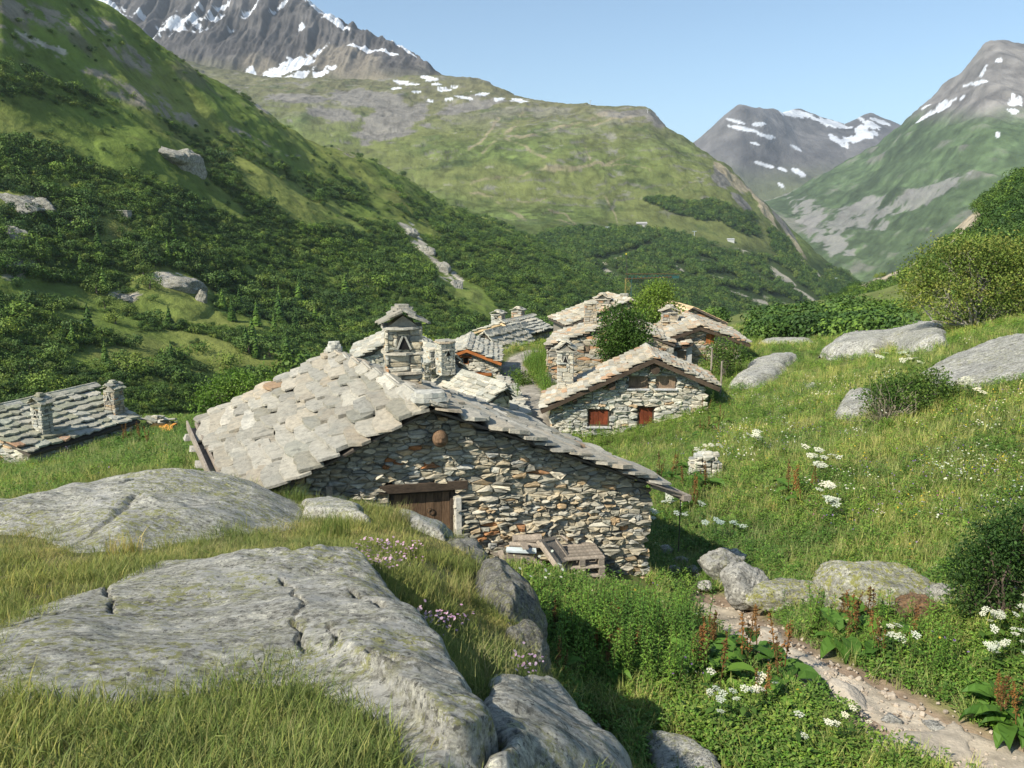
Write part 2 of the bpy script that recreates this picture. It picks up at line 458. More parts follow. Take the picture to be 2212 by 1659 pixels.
def H(x, y):
    x = np.asarray(x, float); y = np.asarray(y, float)
    sd = sdist(x, y, EDGE) + 0.15 * fbm(x * 1.3, y * 1.3, oct=3, seed=3)
    s = sstep(-0.8, 0.12, sd)
    lo, up = LOW(x, y), UPP(x, y)
    r = np.hypot(x, y)
    nz = 0.10 * fbm(x * 0.5, y * 0.5, oct=4, seed=5) * np.minimum(1, r / 8) + 0.03 * fbm(x * 2.2, y * 2.2, oct=4, seed=6) + np.clip(r - 40, 0, 100) * 0.010 * fbm(x * 0.06, y * 0.06, oct=4, seed=9)
    return lo + (np.maximum(up, lo) - lo) * s + nz
def hit(u, v, y0=1.6, y1=200.0):
    """where the line of sight (u,v) meets the ground"""
    a, b = ray(u, v)
    ys = np.geomspace(y0, y1, 900)
    f = float(b) * ys - H(float(a) * ys, ys)
    k = np.nonzero(f < 0)[0]
    i = k[0] if len(k) else len(ys) - 1
    lo, hi = ys[max(i - 1, 0)], ys[i]
    for _ in range(12):
        m = 0.5 * (lo + hi)
        if float(b) * m - float(H(np.array([float(a) * m]), np.array([m]))[0]) < 0: hi = m
        else: lo = m
    return Vector((float(a) * hi, hi, float(b) * hi))

def hits(u, v, y0=1.6, y1=200.0):
    a, b = ray(np.asarray(u, float), np.asarray(v, float)); n = len(a)
    ys = np.geomspace(y0, y1, 260)
    X = a[:, None] * ys; Y = np.broadcast_to(ys, X.shape)
    f = b[:, None] * ys - H(X, Y)
    neg = f < 0; k = np.where(neg.any(1), neg.argmax(1), len(ys) - 1)
    lo = ys[np.maximum(k - 1, 0)]; hi = ys[k].copy(); lo = lo.copy()
    for _ in range(8):
        m = 0.5 * (lo + hi); g = b * m - H(a * m, m) < 0
        hi = np.where(g, m, hi); lo = np.where(g, lo, m)
    return np.stack([a * hi, hi, b * hi], 1)

# rocks lying in the ground: outline in the photograph, thickness, edge width, material, label
SLABS = [
 ('bedrock', 'large lichen-spotted bedrock slab split by cracks, below the grass strip', M_ROCK, 0.24, 0.12,
  [(-150, 1530), (-150, 1420), (0, 1340), (120, 1300), (250, 1262), (330, 1218), (450, 1212), (560, 1216), (640, 1240), (775, 1232), (830, 1300), (905, 1395), (965, 1462), (1012, 1560), (1075, 1659), (1085, 1740), (900, 1740), (875, 1650), (800, 1560), (640, 1478), (500, 1492), (300, 1522), (60, 1532)],
  [[(618, 1290), (640, 1320), (652, 1345), (636, 1385), (650, 1410), (660, 1440)], [(238, 1262), (236, 1310), (250, 1360)], [(720, 1400), (716, 1440)], [(760, 1340), (830, 1390)], [(20, 1380), (180, 1345), (330, 1330)], [(800, 1480), (860, 1520), (1000, 1560)]]),
 ('bedrock', 'broad domed bedrock slab running up to the left corner of the nearest stone house', M_ROCK, 0.22, 0.40,
  [(-200, 1140), (0, 1092), (100, 1066), (250, 1040), (400, 1026), (490, 1040), (590, 1072), (650, 1082), (690, 1110), (640, 1138), (560, 1152), (420, 1168), (290, 1192), (170, 1192), (60, 1155), (-200, 1160)],
  [[(300, 1110), (240, 1150), (170, 1180)], [(300, 1065), (270, 1080)], [(480, 1070), (500, 1078)]]),
 ('bedrock', 'small flat bedrock block beside the grass tuft below the nearest house', M_ROCK, 0.16, 0.18,
  [(655, 1095), (720, 1092), (780, 1110), (795, 1135), (730, 1128), (660, 1120)], []),
 ('bedrock', 'flat mossy rock ledge just below the wooden door of the nearest house', M_ROCK, 0.14, 0.2,
  [(860, 1118), (930, 1122), (990, 1148), (1015, 1180), (960, 1170), (890, 1142)], []),
 ('bedrock', 'grey lichen rock hump at the bottom edge of the photo, right of the large slab', M_ROCK, 0.22, 0.3,
  [(1075, 1522), (1200, 1512), (1290, 1570), (1335, 1640), (1350, 1720), (1090, 1720), (1050, 1600)], []),
 ('bedrock', 'low lichen rock half hidden in grass at the bottom edge, beside the shaded dock plants', M_ROCK, 0.15, 0.2,
  [(1385, 1590), (1480, 1605), (1555, 1650), (1570, 1710), (1420, 1700)], []),
 ('bedrock', 'smooth pale rock slab on the meadow at the right edge of the photo', M_ROCKG, 0.22, 0.5,
  [(1985, 812), (2060, 775), (2130, 745), (2212, 730), (2330, 740), (2330, 800), (2212, 815), (2120, 838), (2030, 842)], [[(2020, 820), (2100, 790)]]),
 ('bedrock', 'rounded grey rock slab rising beside the shuttered house, with grass on its right', M_ROCKG, 0.6, 0.9,
  [(1575, 838), (1620, 800), (1660, 782), (1722, 778), (1690, 805), (1640, 838)], []),
 ('bedrock', 'broad humped rock outcrop with a mossy cleft below the spreading tree', M_ROCKG, 0.8, 1.2,
  [(1780, 772), (1818, 742), (1850, 722), (1900, 708), (1960, 700), (2026, 712), (2030, 752), (1975, 766), (1930, 752), (1880, 770)], [[(1885, 705), (1925, 735), (1905, 760)]]),
 ('bedrock', 'long low flat rock in the grass in front of the alder thicket', M_ROCKG, 0.3, 0.7,
  [(1640, 742), (1690, 728), (1750, 732), (1750, 742)], []),
 ('bedrock', 'rounded boulder poking out beside the half-dead bush on the meadow', M_ROCKG, 0.35, 0.4,
  [(1800, 905), (1830, 862), (1880, 852), (1895, 880), (1850, 908)], []),
 ('bedrock', 'bare buried rock dome on the footpath at the bottom right', M_PATH, 0.10, 0.35,
  [(1905, 1615), (1960, 1585), (2060, 1572), (2110, 1600), (2110, 1640), (2000, 1650)], []),
]
def xy(pts): return hits([t[0] for t in pts], [t[1] for t in pts])[:, :2]
ROCKPOLY = []
for r in SLABS:
    ROCKPOLY.append(xy(r[5]))
def on_rock(x, y, pad=0.0):
    m = np.zeros(np.shape(x), bool)
    for p in ROCKPOLY:
        bb0, bb1 = p.min(0) - 0.5, p.max(0) + 0.5
        k = (x > bb0[0]) & (x < bb1[0]) & (y > bb0[1]) & (y < bb1[1])
        if k.any():
            idx = np.nonzero(k)[0]
            m[idx] |= sdist(x[idx], y[idx], p) > pad
    return m
# ways
WAYPTS = [(2240, 1700, ), (2120, 1640), (1990, 1590), (1850, 1500), (1740, 1440), (1640, 1380), (1575, 1345), (1552, 1310)]
WAY = xy(WAYPTS)
ROADPTS = [(1168, 925), (1152, 880), (1140, 840), (1118, 810), (1108, 795), (1125, 778), (1150, 768)]
ROAD = np.array([tuple(P(u, v, y))[:2] for (u, v), y in zip(ROADPTS, (34.5, 38, 44, 49.5, 53, 56, 59))])
def dist_line(x, y, L):
    d = np.full(np.shape(x), 1e9)
    for (ax, ay), (bx, by) in zip(L[:-1], L[1:]):
        ex, ey = bx - ax, by - ay
        t = np.clip(((x - ax) * ex + (y - ay) * ey) / (ex * ex + ey * ey + 1e-12), 0, 1)
        d = np.minimum(d, np.hypot(x - ax - t * ex, y - ay - t * ey))
    return d

# the ground: one sheet of rings about the viewpoint
rr = np.concatenate([np.geomspace(1.0, 60, 330), np.geomspace(60.6, 330, 70)])
th = np.linspace(math.radians(-62), math.radians(62), 420)
R_, T_ = np.meshgrid(rr, th, indexing='ij')
gx = R_ * np.sin(T_); gy = R_ * np.cos(T_) - 0.4
gz = H(gx, gy)
n1 = fbm(gx * 0.35, gy * 0.35, oct=5, seed=21)[..., None]; n2 = fbm(gx * 1.7, gy * 1.7, oct=5, seed=22)[..., None]
gcol = np.array([0.11, 0.135, 0.036]) * (1 + 0.5 * n1) + np.array([0.05, 0.035, 0.012]) * np.clip(n2 * 1.4, 0, 1)
upm = sstep(-0.5, 0.2, sdist(gx, gy, EDGE))[..., None]
gcol = lerp(gcol, np.array([0.115, 0.105, 0.042]) * (1 + 0.5 * n2), upm * 0.75)
soil = sstep(0.25, 0.5, fbm(gx * 0.9 + 9, gy * 0.9, oct=5, seed=25))[..., None]
gcol = lerp(gcol, np.array([0.11, 0.075, 0.048]) * (1 + 0.4 * n2), soil * upm * 0.8)
dw = dist_line(gx, gy, WAY)[..., None]
gcol = lerp(gcol, np.array([0.27, 0.20, 0.14]) * (1 + 0.35 * n2), 1 - sstep(0.30, 0.75, dw - 0.1 + 0.25 * n2))
dr = dist_line(gx, gy, ROAD)[..., None]
gcol = lerp(gcol, np.array([0.26, 0.235, 0.19]) * (1 + 0.2 * n2), 1 - sstep(0.6, 1.0, dr + 0.3 * n2))
V = np.stack([gx, gy, gz], -1).reshape(-1, 3)
GROUND = obj('ground', mesh('ground', V, grid_faces(len(rr), len(th)), M_GROUND, True, col=np.clip(gcol, 0.005, 1).reshape(-1, 3)), kind='structure')

def strip(name, L, width, lift, colr, label_noise):
    pts = np.array(L); seg = np.concatenate([[0], np.cumsum(np.hypot(*np.diff(pts, axis=0).T))])
    n = int(seg[-1] / 0.10) + 2
    s = np.linspace(0, seg[-1], n)
    # smooth resample
    cx = np.interp(s, seg, pts[:, 0]); cy = np.interp(s, seg, pts[:, 1])
    k = max(3, int(0.8 / 0.10)) | 1; ker = np.hanning(k + 2)[1:-1]; ker /= ker.sum()
    cx = np.convolve(np.pad(cx, k // 2, 'edge'), ker, 'valid'); cy = np.convolve(np.pad(cy, k // 2, 'edge'), ker, 'valid')
    tx, ty = np.gradient(cx), np.gradient(cy); l = np.hypot(tx, ty); nx, ny = -ty / l, tx / l
    m = 15; q = np.linspace(-1, 1, m)
    wv = width * (1 + 0.35 * fbm(s * 0.9, s * 0, oct=3, seed=33))
    x = cx[:, None] + nx[:, None] * q[None] * wv[:, None]; y = cy[:, None] + ny[:, None] * q[None] * wv[:, None]
    e = 1 - sstep(0.55, 1.0, np.abs(q)[None] + 0.25 * fbm(x * 2.5, y * 2.5, oct=3, seed=31))
    z = H(x, y) + lift * e - 0.03 * (1 - e) + (0.05 * fbm(x * 3, y * 3, oct=5, seed=34, gain=.62) + 0.03 * np.maximum(0, fbm(x * 6, y * 6, oct=3, seed=36))) * e
    nn = fbm(x * 2, y * 2, oct=5, seed=35)[..., None]
    c = np.array(colr) * (1 + 0.5 * nn); c = c * (1 + 0.35 * fbm(x * 9, y * 9, oct=4, seed=37)[..., None])
    return obj(name, mesh(name, np.stack([x, y, z], -1).reshape(-1, 3), grid_faces(n, m), M_PATH, True, col=c.reshape(-1, 3)), kind='structure')
strip('path', WAY, 0.46, 0.03, (0.40, 0.345, 0.265), 1)
strip('road', ROAD, 0.75, 0.06, (0.29, 0.265, 0.22), 1)

def rock_patch(i):
    name, label, mat, thick, ew, _, cracks = SLABS[i]
    poly = ROCKPOLY[i]
    b0, b1 = poly.min(0) - 0.25, poly.max(0) + 0.25
    size = max(b1 - b0)
    near = np.hypot(*poly.mean(0))
    st = max(size / 300, 0.004 * near)
    xs = np.arange(b0[0], b1[0], st); ys = np.arange(b0[1], b1[1], st)
    X, Y = np.meshgrid(xs, ys)
    sd = sdist(X, Y, poly) + ew * 0.35 * fbm(X / ew * 0.8, Y / ew * 0.8, oct=4, seed=40 + i)
    ewf = ew
    if i == 0:
        sh = xy([(640, 1242), (775, 1236), (830, 1302), (905, 1397), (965, 1464), (1012, 1560), (1072, 1659)])
        dr_ = dist_line(X, Y, sh); far_ = sstep(0.15, 0.9, dr_); ewf = lerp(0.07, 0.5, np.maximum(far_, sstep(1.1, 1.7, dr_ / (np.abs(sd) + 0.04)))); thick = lerp(0.20, 0.10, far_)
    if i == 1:
        ewf = 0.9
    t = np.clip((sd + 0.10 * ew) / ewf, 0, 1)
    soft = sstep(0.2, 0.8, ewf + 0 * X) if i < 2 else 0.0
    prof = np.sqrt(np.clip(1 - (1 - t) ** 2.6, 0, 1)) * (1 - soft) + sstep(0, 1, t) * soft
    Z = H(X, Y)
    n1 = fbm(X * 0.9 / max(ew, .3) * 0.4, Y * 0.9 / max(ew, .3) * 0.4, oct=5, seed=60 + i)
    n2 = fbm(X * 4, Y * 4, oct=5, seed=80 + i)
    lay = np.abs(fbm(X * 1.2 + Y * 0.5, Y * 5 - X * 1.5, oct=4, seed=90 + i))
    top = thick * prof + (np.minimum(thick * 0.22, 0.05 if i == 0 else 9) * n1 + np.minimum(0.05, thick * .2) * n2 - 0.06 * lay * np.minimum(1, thick * 3) - 0.06 * np.minimum(1, thick * 4) * sstep(0.86, 0.98, ridged(X * 0.8 + 3, Y * 0.8 + X * .3, oct=3, seed=70 + i))) * (np.clip(t * 2, 0, 1) * (1 - soft) + t ** 2 * soft) - 0.16 * (1 - sstep(-0.02, 0.1 * ew, sd + 0.10 * ew))
    for c in cracks:
        L = xy(c)
        jx = 0.05 * fbm(X * 5, Y * 5, oct=3, seed=7); jy = 0.05 * fbm(X * 5 + 50, Y * 5, oct=3, seed=8)
        d = dist_line(X + jx, Y + jy, L)
        w = (0.006 + 0.010 * np.clip(fbm(X * 4, Y * 4, oct=2, seed=12) + .3, 0, 1)) * near / 4
        top = top - 0.075 * np.exp(-(d / w) ** 2) * min(1.0, near / 4)
    Z = Z + top
    keep = sd > -0.28 * ew
    F = grid_faces(len(ys), len(xs))
    kf = keep.ravel()[F].any(1)
    F = F[kf]
    used, inv = np.unique(F, return_inverse=True)
    Vv = np.stack([X, Y, Z], -1).reshape(-1, 3)[used]
    n3 = fbm(Vv[:, 0] * 2, Vv[:, 1] * 2, oct=4, seed=35)[:, None]
    c = Vv[:, 1].mean(); ctr = np.array([Vv[:, 0].mean(), c, Vv[:, 2].min()])
    o = obj(name, mesh(name, Vv - ctr, inv.reshape(F.shape), mat, True, col=np.array((0.37, 0.32, 0.25)) * (1 + 0.3 * n3)), None, label, 'rock')
    o.location = ctr
for i in range(len(SLABS)): rock_patch(i)

# ------------------------------------------------------------------ hills and mountains: lofts between measured lines, roughened
def loft(rows, nc, seg, k=2):
    """rows: lists of (u,v,y) or world (x,y,z,'w'); resampled by arc length of u"""
    R = []
    for row in rows:
        a = np.array([tuple(P(*p)) for p in row])
        u = np.array([p[0] for p in row], float); u = (u - u[0]) / (u[-1] - u[0])
        q = np.linspace(0, 1, nc)
        y = np.exp(np.interp(q, u, np.log(a[:, 1])))
        # interpolate sight-line coordinates, then place at the interpolated distance
        uu = np.interp(q, u, [p[0] for p in row]); vv = np.interp(q, u, [p[1] for p in row])
        sm = np.hanning(9)[1:-1]; sm /= sm.sum()
        y = np.convolve(np.pad(y, 3, 'edge'), sm, 'valid')
        A, B = ray(uu, vv)
        R.append(np.stack([A * y, y, B * y], -1))
    R = np.array(R); n = len(R); out = []
    for i in range(n - 1):
        p0, p1, p2, p3 = R[max(i - 1, 0)], R[i], R[i + 1], R[min(i + 2, n - 1)]
        m = seg[i]
        for j in range(m + (1 if i == n - 2 else 0)):
            t = j / m
            out.append(0.5 * ((2 * p1) + (p2 - p0) * t + (2 * p0 - 5 * p1 + 4 * p2 - p3) * t * t + (3 * p1 - p0 - 3 * p2 + p3) * t ** 3) * 0.6 + 0.4 * (p1 + (p2 - p1) * t))
    return np.array(out)
def blobs(u, v, L, nz=0.0):
    m = np.zeros(np.shape(u))
    for b in L:
        cu, cv, ru, rv = b[:4]; ang = math.radians(b[4]) if len(b) > 4 else 0
        du, dv = u - cu, v - cv
        a = (du * math.cos(ang) + dv * math.sin(ang)) / ru; c = (-du * math.sin(ang) + dv * math.cos(ang)) / rv
        m = np.maximum(m, 1.0 - (a * a + c * c) + nz)
    return m
def streak(u, v, line, w):
    d = np.full(np.shape(u), 1e9)
    for (ax, ay), (bx, by) in zip(line[:-1], line[1:]):
        ex, ey = bx - ax, by - ay
        t = np.clip(((u - ax) * ex + (v - ay) * ey) / (ex * ex + ey * ey + 1e-9), 0, 1)
        d = np.minimum(d, np.hypot(u - ax - t * ex, v - ay - t * ey))
    return 1 - sstep(w * 0.5, w, d)
def normals_up(G):
    du = np.gradient(G, axis=0); dv = np.gradient(G, axis=1)
    n = np.cross(dv, du); n /= np.linalg.norm(n, axis=-1, keepdims=True) + 1e-12
    s = np.sign(n[..., 2:3]); s[s == 0] = 1
    return n * s
def skirt(G, z):
    f = G[:1].copy(); f[..., 2] = z
    b = G[-1:].copy(); b[..., 2] = z
    b[..., :2] *= 1.12
    return np.concatenate([f, G, b], 0)
GRASSC = np.array([0.135, 0.185, 0.042]); GRASSY = np.array([0.20, 0.225, 0.062]); DARKC = np.array([0.035, 0.058, 0.016])
ROCKC = np.array([0.21, 0.20, 0.18]); SCREE = np.array([0.24, 0.21, 0.165]); SNOW = np.array([0.62, 0.65, 0.70])
HILLS = {}
def hill(name, rows, nc, seg, amp, wl, seed, paint, s, bd, zfloor, rid=0.5, crest_keep=True):
    G = loft(rows, nc, seg)
    nr = G.shape[0]
    x, y, z = G[..., 0], G[..., 1], G[..., 2]
    N = normals_up(G)
    a = fbm(x / wl, y / wl, z / wl, oct=7, seed=seed, gain=.55) * (1 - rid) + (ridged(x / wl, y / wl, z / wl * 0.6, oct=5, seed=seed + 50)) * rid * 0.8
    sc_ = amp if np.isscalar(amp) else amp(G)
    G = G + N * (a * sc_)[..., None]
    # cliffs and ledges measured in the photograph
    u, v = proj(G)
    c, extra = paint(G, u, v, normals_up(G))
    if extra is not None: G = G + extra
    HILLS[name] = (G, u, v)
    G2 = skirt(G, zfloor); c2 = np.concatenate([c[:1], c, c[-1:]], 0)
    o = obj('hillside' if 'hill' in name else 'mountain', mesh(name, G2.reshape(-1, 3), grid_faces(G2.shape[0], nc), hill_mat(name + '_surface', s, bd), True, col=np.clip(c2, 0.002, 1).reshape(-1, 3)), kind='structure')
    return o
def cmix(c, d, m):
    return c + (np.asarray(d) - c) * np.clip(m, 0, 1)[..., None]

# --- the near hillside on the left
def forest_left(u, v, x, y, z):
    """share of scrub cover on the left hillside"""
    nz = fbm(x / 28, y / 28, z / 28, oct=5, seed=101); n2 = fbm(x / 90, y / 90, z / 90, oct=3, seed=102)
    # upper limit of scrub in the photograph, falling to the right
    lim = np.interp(u, [-200, 0, 150, 300, 420, 560, 700, 850, 1000, 1150, 1400], [150, 150, 190, 255, 300, 350, 395, 430, 455, 480, 500])
    f = sstep(-25, 70, v - lim + 55 * nz + 30 * n2)
    clear = blobs(u, v, [(b[0], b[1], b[2] * 1.25, b[3] * 1.4) + tuple(b[4:]) for b in [(170, 290, 190, 40, 18), (330, 330, 100, 40, 25), (60, 262, 110, 34, 10), (420, 395, 120, 20, 35), (640, 440, 130, 18, 22), (600, 400, 120, 16, 28), (820, 470, 120, 12, 15), (230, 650, 340, 17, 9), (60, 625, 140, 20, 8),
                         (390, 745, 100, 22, 8), (250, 775, 100, 20, -4), (560, 785, 80, 20, 6), (200, 695, 100, 18, 6), (370, 625, 75, 30, 14), (480, 790, 80, 20), (640, 460, 60, 12, 25), (1010, 640, 25, 60, -60), (920, 550, 70, 9, 52), (30, 440, 60, 18, 8)]], 0.5 * nz)
    gaps = sstep(-0.42, -0.12, fbm(x / 17 + 50, y / 17, z / 17, oct=4, seed=104) + 0.15)
    return f * (1 - sstep(-0.05, 0.25, clear)) * gaps
def paint_left(G, u, v, N):
    x, y, z = G[..., 0], G[..., 1], G[..., 2]
    n1 = fbm(x / 22, y / 22, z / 22, oct=6, seed=111); n2 = fbm(x / 70, y / 70, z / 70, oct=5, seed=112); n3 = fbm(x / 7, y / 7, z / 7, oct=4, seed=113)
    c = GRASSC * (1 + 0.5 * n1[..., None]); c = cmix(c, GRASSY, sstep(-0.1, 0.4, n2))
    hgt = sstep(330, 60, v + 0.25 * (u - 250) * -1)
    c = cmix(c, [0.12, 0.115, 0.05], 0.4 * sstep(0.1, 0.5, n1 + 0.5 * n3))
    # brownish heath and scree high up on the left
    up = sstep(150, -40, v - np.interp(u, [0, 240, 640], [90, 110, 160]))
    c = cmix(c, SCREE * 0.75, up * sstep(0.15, 0.45, n1 + 0.4 * n2 + .5 * n3) * .6)
    sc_ = np.maximum.reduce([streak(u, v, [(0, 65), (120, 130), (260, 190), (420, 260)], 22 + 14 * n1), streak(u, v, [(160, 40), (260, 110), (330, 140)], 26 + 16 * n1), streak(u, v, [(500, 280), (640, 340), (700, 360)], 9 + 6 * n1), streak(u, v, [(690, 290), (760, 340)], 10), streak(u, v, [(0, 15), (120, 40), (230, 60)], 24 + 10 * n1)])
    c = cmix(c, SCREE * 1.15, sc_ * sstep(0.0, 0.3, n3 + 0.6 * n1 + .5 * fbm(x / 2.2, y / 2.2, z / 2.2, oct=3, seed=118)))
    rock = np.maximum.reduce([blobs(u + 25 * n1, v + 12 * n3, [(50, 442, 40, 12, 6), (375, 622, 50, 18, 14), (920, 550, 80, 9, 52), (985, 600, 24, 9, 60), (870, 490, 30, 8, 30), (270, 640, 40, 10, 10), (150, 480, 30, 10, 25), (320, 545, 40, 10, 20), (780, 615, 60, 8, 8), (30, 560, 50, 60, 20), (480, 170, 60, 10, 38), (570, 230, 40, 8, 30), (95, 95, 70, 8, 25)], 0.9 * n3 + 0.8 * n1 + 0.5 * fbm(x / 2.5, y / 2.5, z / 2.5, oct=3, seed=114))])
    rm = sstep(0.05, 0.3, rock)
    c = cmix(c, (ROCKC * np.array([1.95, 1.85, 1.68])) * (1 + 0.7 * n3[..., None]), rm)
    steep = sstep(0.45, 0.28, N[..., 2] + 0.1 * n3); c = cmix(c, ROCKC * 0.7, steep * 0.6)
    f = forest_left(u, v, x, y, z)
    c = cmix(c, DARKC, f * 0.75 * (1 - rm))
    # the old road cut across the slope
    rd = streak(u, v, [(380, 462), (560, 470), (800, 472), (1010, 475)], 3)
    c = cmix(c, GRASSY, rd * 0.6)
    # ledges: pushed out where the photograph shows cliffs
    ex = np.zeros_like(G)
    lift = (0.5 + 0.5 * n2) * (1 + 0.8 * n1) * 0.55 * (9 * np.clip(blobs(u, v, [(330, 345, 130, 60, 20)]), 0, 1) ** 0.6 + 8 * np.clip(blobs(u, v, [(10, 560, 110, 60, 10)]), 0, 1) ** 0.5 + 6 * np.clip(blobs(u, v, [(370, 640, 95, 52, 12)]), 0, 1) ** 0.5 + 7 * np.clip(blobs(u, v, [(890, 560, 120, 50, 45)]), 0, 1) ** 0.5 + 5 * np.clip(blobs(u, v, [(40, 450, 90, 40, 0)]), 0, 1) ** 0.5 + 8 * np.clip(blobs(u, v, [(1120, 560, 120, 60, 35)]), 0, 1) ** 0.6)
    ex[..., 2] = lift; ex[..., 0] = lift * 0.5
    return c, ex
hill('left_hill', [
    [(-400, 1000, 95), (-200, 960, 105), (0, 940, 130), (300, 915, 160), (600, 860, 210), (900, 805, 290), (1200, 735, 420), (1420, 705, 560)],
    [(-400, 640, 180), (-200, 620, 190), (0, 610, 215), (300, 640, 250), (600, 640, 320), (900, 620, 430), (1200, 640, 540), (1420, 692, 590)],
    [(-400, 250, 270), (-200, 260, 275), (0, 270, 300), (300, 330, 350), (600, 400, 440), (900, 480, 590), (1200, 570, 740), (1420, 690, 640)],
    [(-400, -160, 340), (-200, -130, 345), (0, -105, 380), (240, 26, 440), (430, 168, 500), (640, 294, 590), (850, 380, 700), (960, 440, 780), (1060, 484, 870), (1130, 510, 910), (1230, 575, 850), (1320, 650, 730), (1420, 688, 680)],
    [(-400, 0, 500), (-200, 0, 500), (0, 50, 560), (240, 120, 600), (430, 250, 700), (640, 360, 800), (850, 430, 900), (960, 480, 980), (1060, 520, 1050), (1130, 545, 1050), (1230, 610, 1000), (1320, 680, 860), (1420, 705, 760)]],
    520, [90, 130, 130, 20], lambda G: 4 + 0.012 * G[..., 1], 60, 7, paint_left, 0.09, 2.0, -150, 0.5)

# --- the green dome in the middle
def paint_dome(G, u, v, N):
    x, y, z = G[..., 0], G[..., 1], G[..., 2]
    n1 = fbm(x / 110, y / 110, z / 110, oct=6, seed=121); n2 = fbm(x / 320, y / 320, z / 320, oct=5, seed=122); n3 = fbm(x / 30, y / 30, z / 30, oct=4, seed=123)
    c = np.array([0.105, 0.140, 0.043]) * (1 + 0.5 * n1[..., None]) * (1 + 0.55 * n3[..., None]) * (1 + 0.6 * fbm(x / 9, y / 9, z / 9, oct=3, seed=129)[..., None]); c = cmix(c, [0.140, 0.160, 0.055], sstep(-0.1, 0.4, n2))
    hi = sstep(330, 200, v + 25 * n1 - 0.05 * (u - 1100))
    c = cmix(c, [0.150, 0.140, 0.085], hi * 0.75)
    c = cmix(c, ROCKC, sstep(0.05, 0.35, n1 + 0.5 * n3) * hi * 0.8)
    c = cmix(c, ROCKC * 1.1, sstep(0.30, 0.5, fbm(x / 38, y / 38, z / 14, oct=5, seed=125, gain=.6)) * 0.7 * sstep(500, 430, v))
    c = cmix(c, [0.055, 0.085, 0.03], sstep(0.18, 0.45, fbm(x / 55 + 7, y / 55, z / 40, oct=5, seed=119, gain=.6)) * 0.6)
    c = cmix(c, ROCKC * 0.9, sstep(0.0, 0.3, blobs(u, v, [(850, 270, 90, 40, -20), (790, 215, 90, 20, 5), (640, 215, 70, 12), (1010, 235, 80, 12, -10), (720, 250, 60, 14, 8), (1420, 262, 40, 14, 30), (1350, 250, 60, 8, 0), (1640, 420, 40, 14, 45), (1560, 390, 30, 20, 45), (1700, 500, 60, 7, 56), (1600, 440, 30, 9, 40)], 0.9 * n3 + 0.5 * n1)))
    c = cmix(c, np.array([0.34, 0.29, 0.20]), sstep(0.1, 0.4, blobs(u, v, [(1590, 400, 40, 12, 48), (1650, 455, 50, 7, 52), (1720, 530, 40, 5, 55), (1560, 370, 25, 10, 40)], 0.9 * n3)))
    uw = u + 9 * fbm(u / 40, v / 40, oct=4, seed=126); vw = v + 9 * fbm(u / 40 + 9, v / 40, oct=4, seed=127)
    tr = np.maximum.reduce([streak(uw, vw, L, w * (0.75 + 0.5 * n1)) for L, w in [
        ([(1090, 300), (1200, 285), (1290, 255), (1350, 248)], 5), ([(1020, 400), (1100, 385), (1180, 372), (1300, 355), (1345, 345)], 6), ([(1085, 300), (1130, 320), (1180, 345)], 5),
        ([(1120, 440), (1180, 430), (1230, 425)], 3), ([(1180, 455), (1215, 465), (1245, 492), (1190, 470)], 3.2), ([(1300, 420), (1320, 450), (1335, 490)], 3), ([(1265, 325), (1275, 345)], 3), ([(1010, 330), (1060, 290), (1075, 262)], 5),
        ([(1310, 356), (1400, 375), (1480, 392)], 2), ([(1400, 420), (1440, 418), (1500, 395)], 2.5), ([(960, 410), (1060, 430), (1110, 470), (1130, 480)], 6), ([(1340, 262), (1380, 248)], 6), ([(1130, 250), (1090, 300), (1040, 330)], 5), ([(1240, 280), (1330, 262)], 4)]])
    c = cmix(c, [0.29, 0.245, 0.165], tr * sstep(-0.35, 0.25, n3 + 0.4 * n1) * 0.7)
    roadm = np.maximum(streak(u, v, [(1275, 575), (1300, 570), (1360, 552), (1400, 535), (1425, 522)], 4.0), 0)
    sn = blobs(u, v, [(870, 180, 22, 5, 15), (925, 172, 22, 7, 20), (960, 198, 16, 4, 5), (900, 203, 14, 4), (1000, 215, 18, 3, 5), (985, 192, 12, 4), (1040, 208, 14, 3), (855, 193, 12, 4), (1080, 217, 14, 3), (1120, 221, 22, 3.5, 8), (930, 222, 10, 3), (895, 186, 16, 3), (945, 186, 12, 3), (1020, 200, 10, 3), (970, 218, 12, 3)], 1.5 * n3 + 0.6 * fbm(u / 9, v / 3, oct=4, seed=128) - 0.15)
    c = cmix(c, SNOW, sstep(0.05, 0.2, sn))
    f = sstep(490, 540, v + 28 * n1 + np.interp(u, [1100, 1250, 1500, 1700, 1850], [20, 8, -10, -30, -60]))
    c = cmix(c, [0.030, 0.052, 0.018], f * 0.85)
    f2 = sstep(0.1, 0.5, blobs(u, v, [(1530, 460, 110, 18, 8), (1450, 440, 60, 10, 8), (1590, 480, 80, 20, 30)], 0.9 * n1 + 0.5 * n3))
    c = cmix(c, [0.035, 0.055, 0.02], f2 * 0.8)
    sc_ = sstep(0.0, 0.4, blobs(u, v, [(1340, 605, 70, 5, 38), (1310, 590, 16, 9, 45), (1470, 585, 20, 5, 40), (1640, 600, 50, 5, 35), (1690, 600, 45, 9, 35), (1740, 640, 50, 7, 35), (1600, 640, 60, 6, 15), (1560, 605, 40, 6, 10), (1530, 570, 30, 5, 20), (1760, 590, 40, 5, 42), (1700, 660, 60, 6, 20), (1480, 600, 35, 4, 10), (1640, 660, 30, 6, 30), (1610, 545, 30, 4, 20)], 1.1 * n3 + 0.2 * n1))
    c = cmix(c, [0.36, 0.33, 0.27], sc_ * 0.95)
    c = cmix(c, [0.50, 0.46, 0.38], roadm)
    ph = z / 26 + 1.6 * n1 + 0.5 * n2; saw = ph - np.floor(ph)
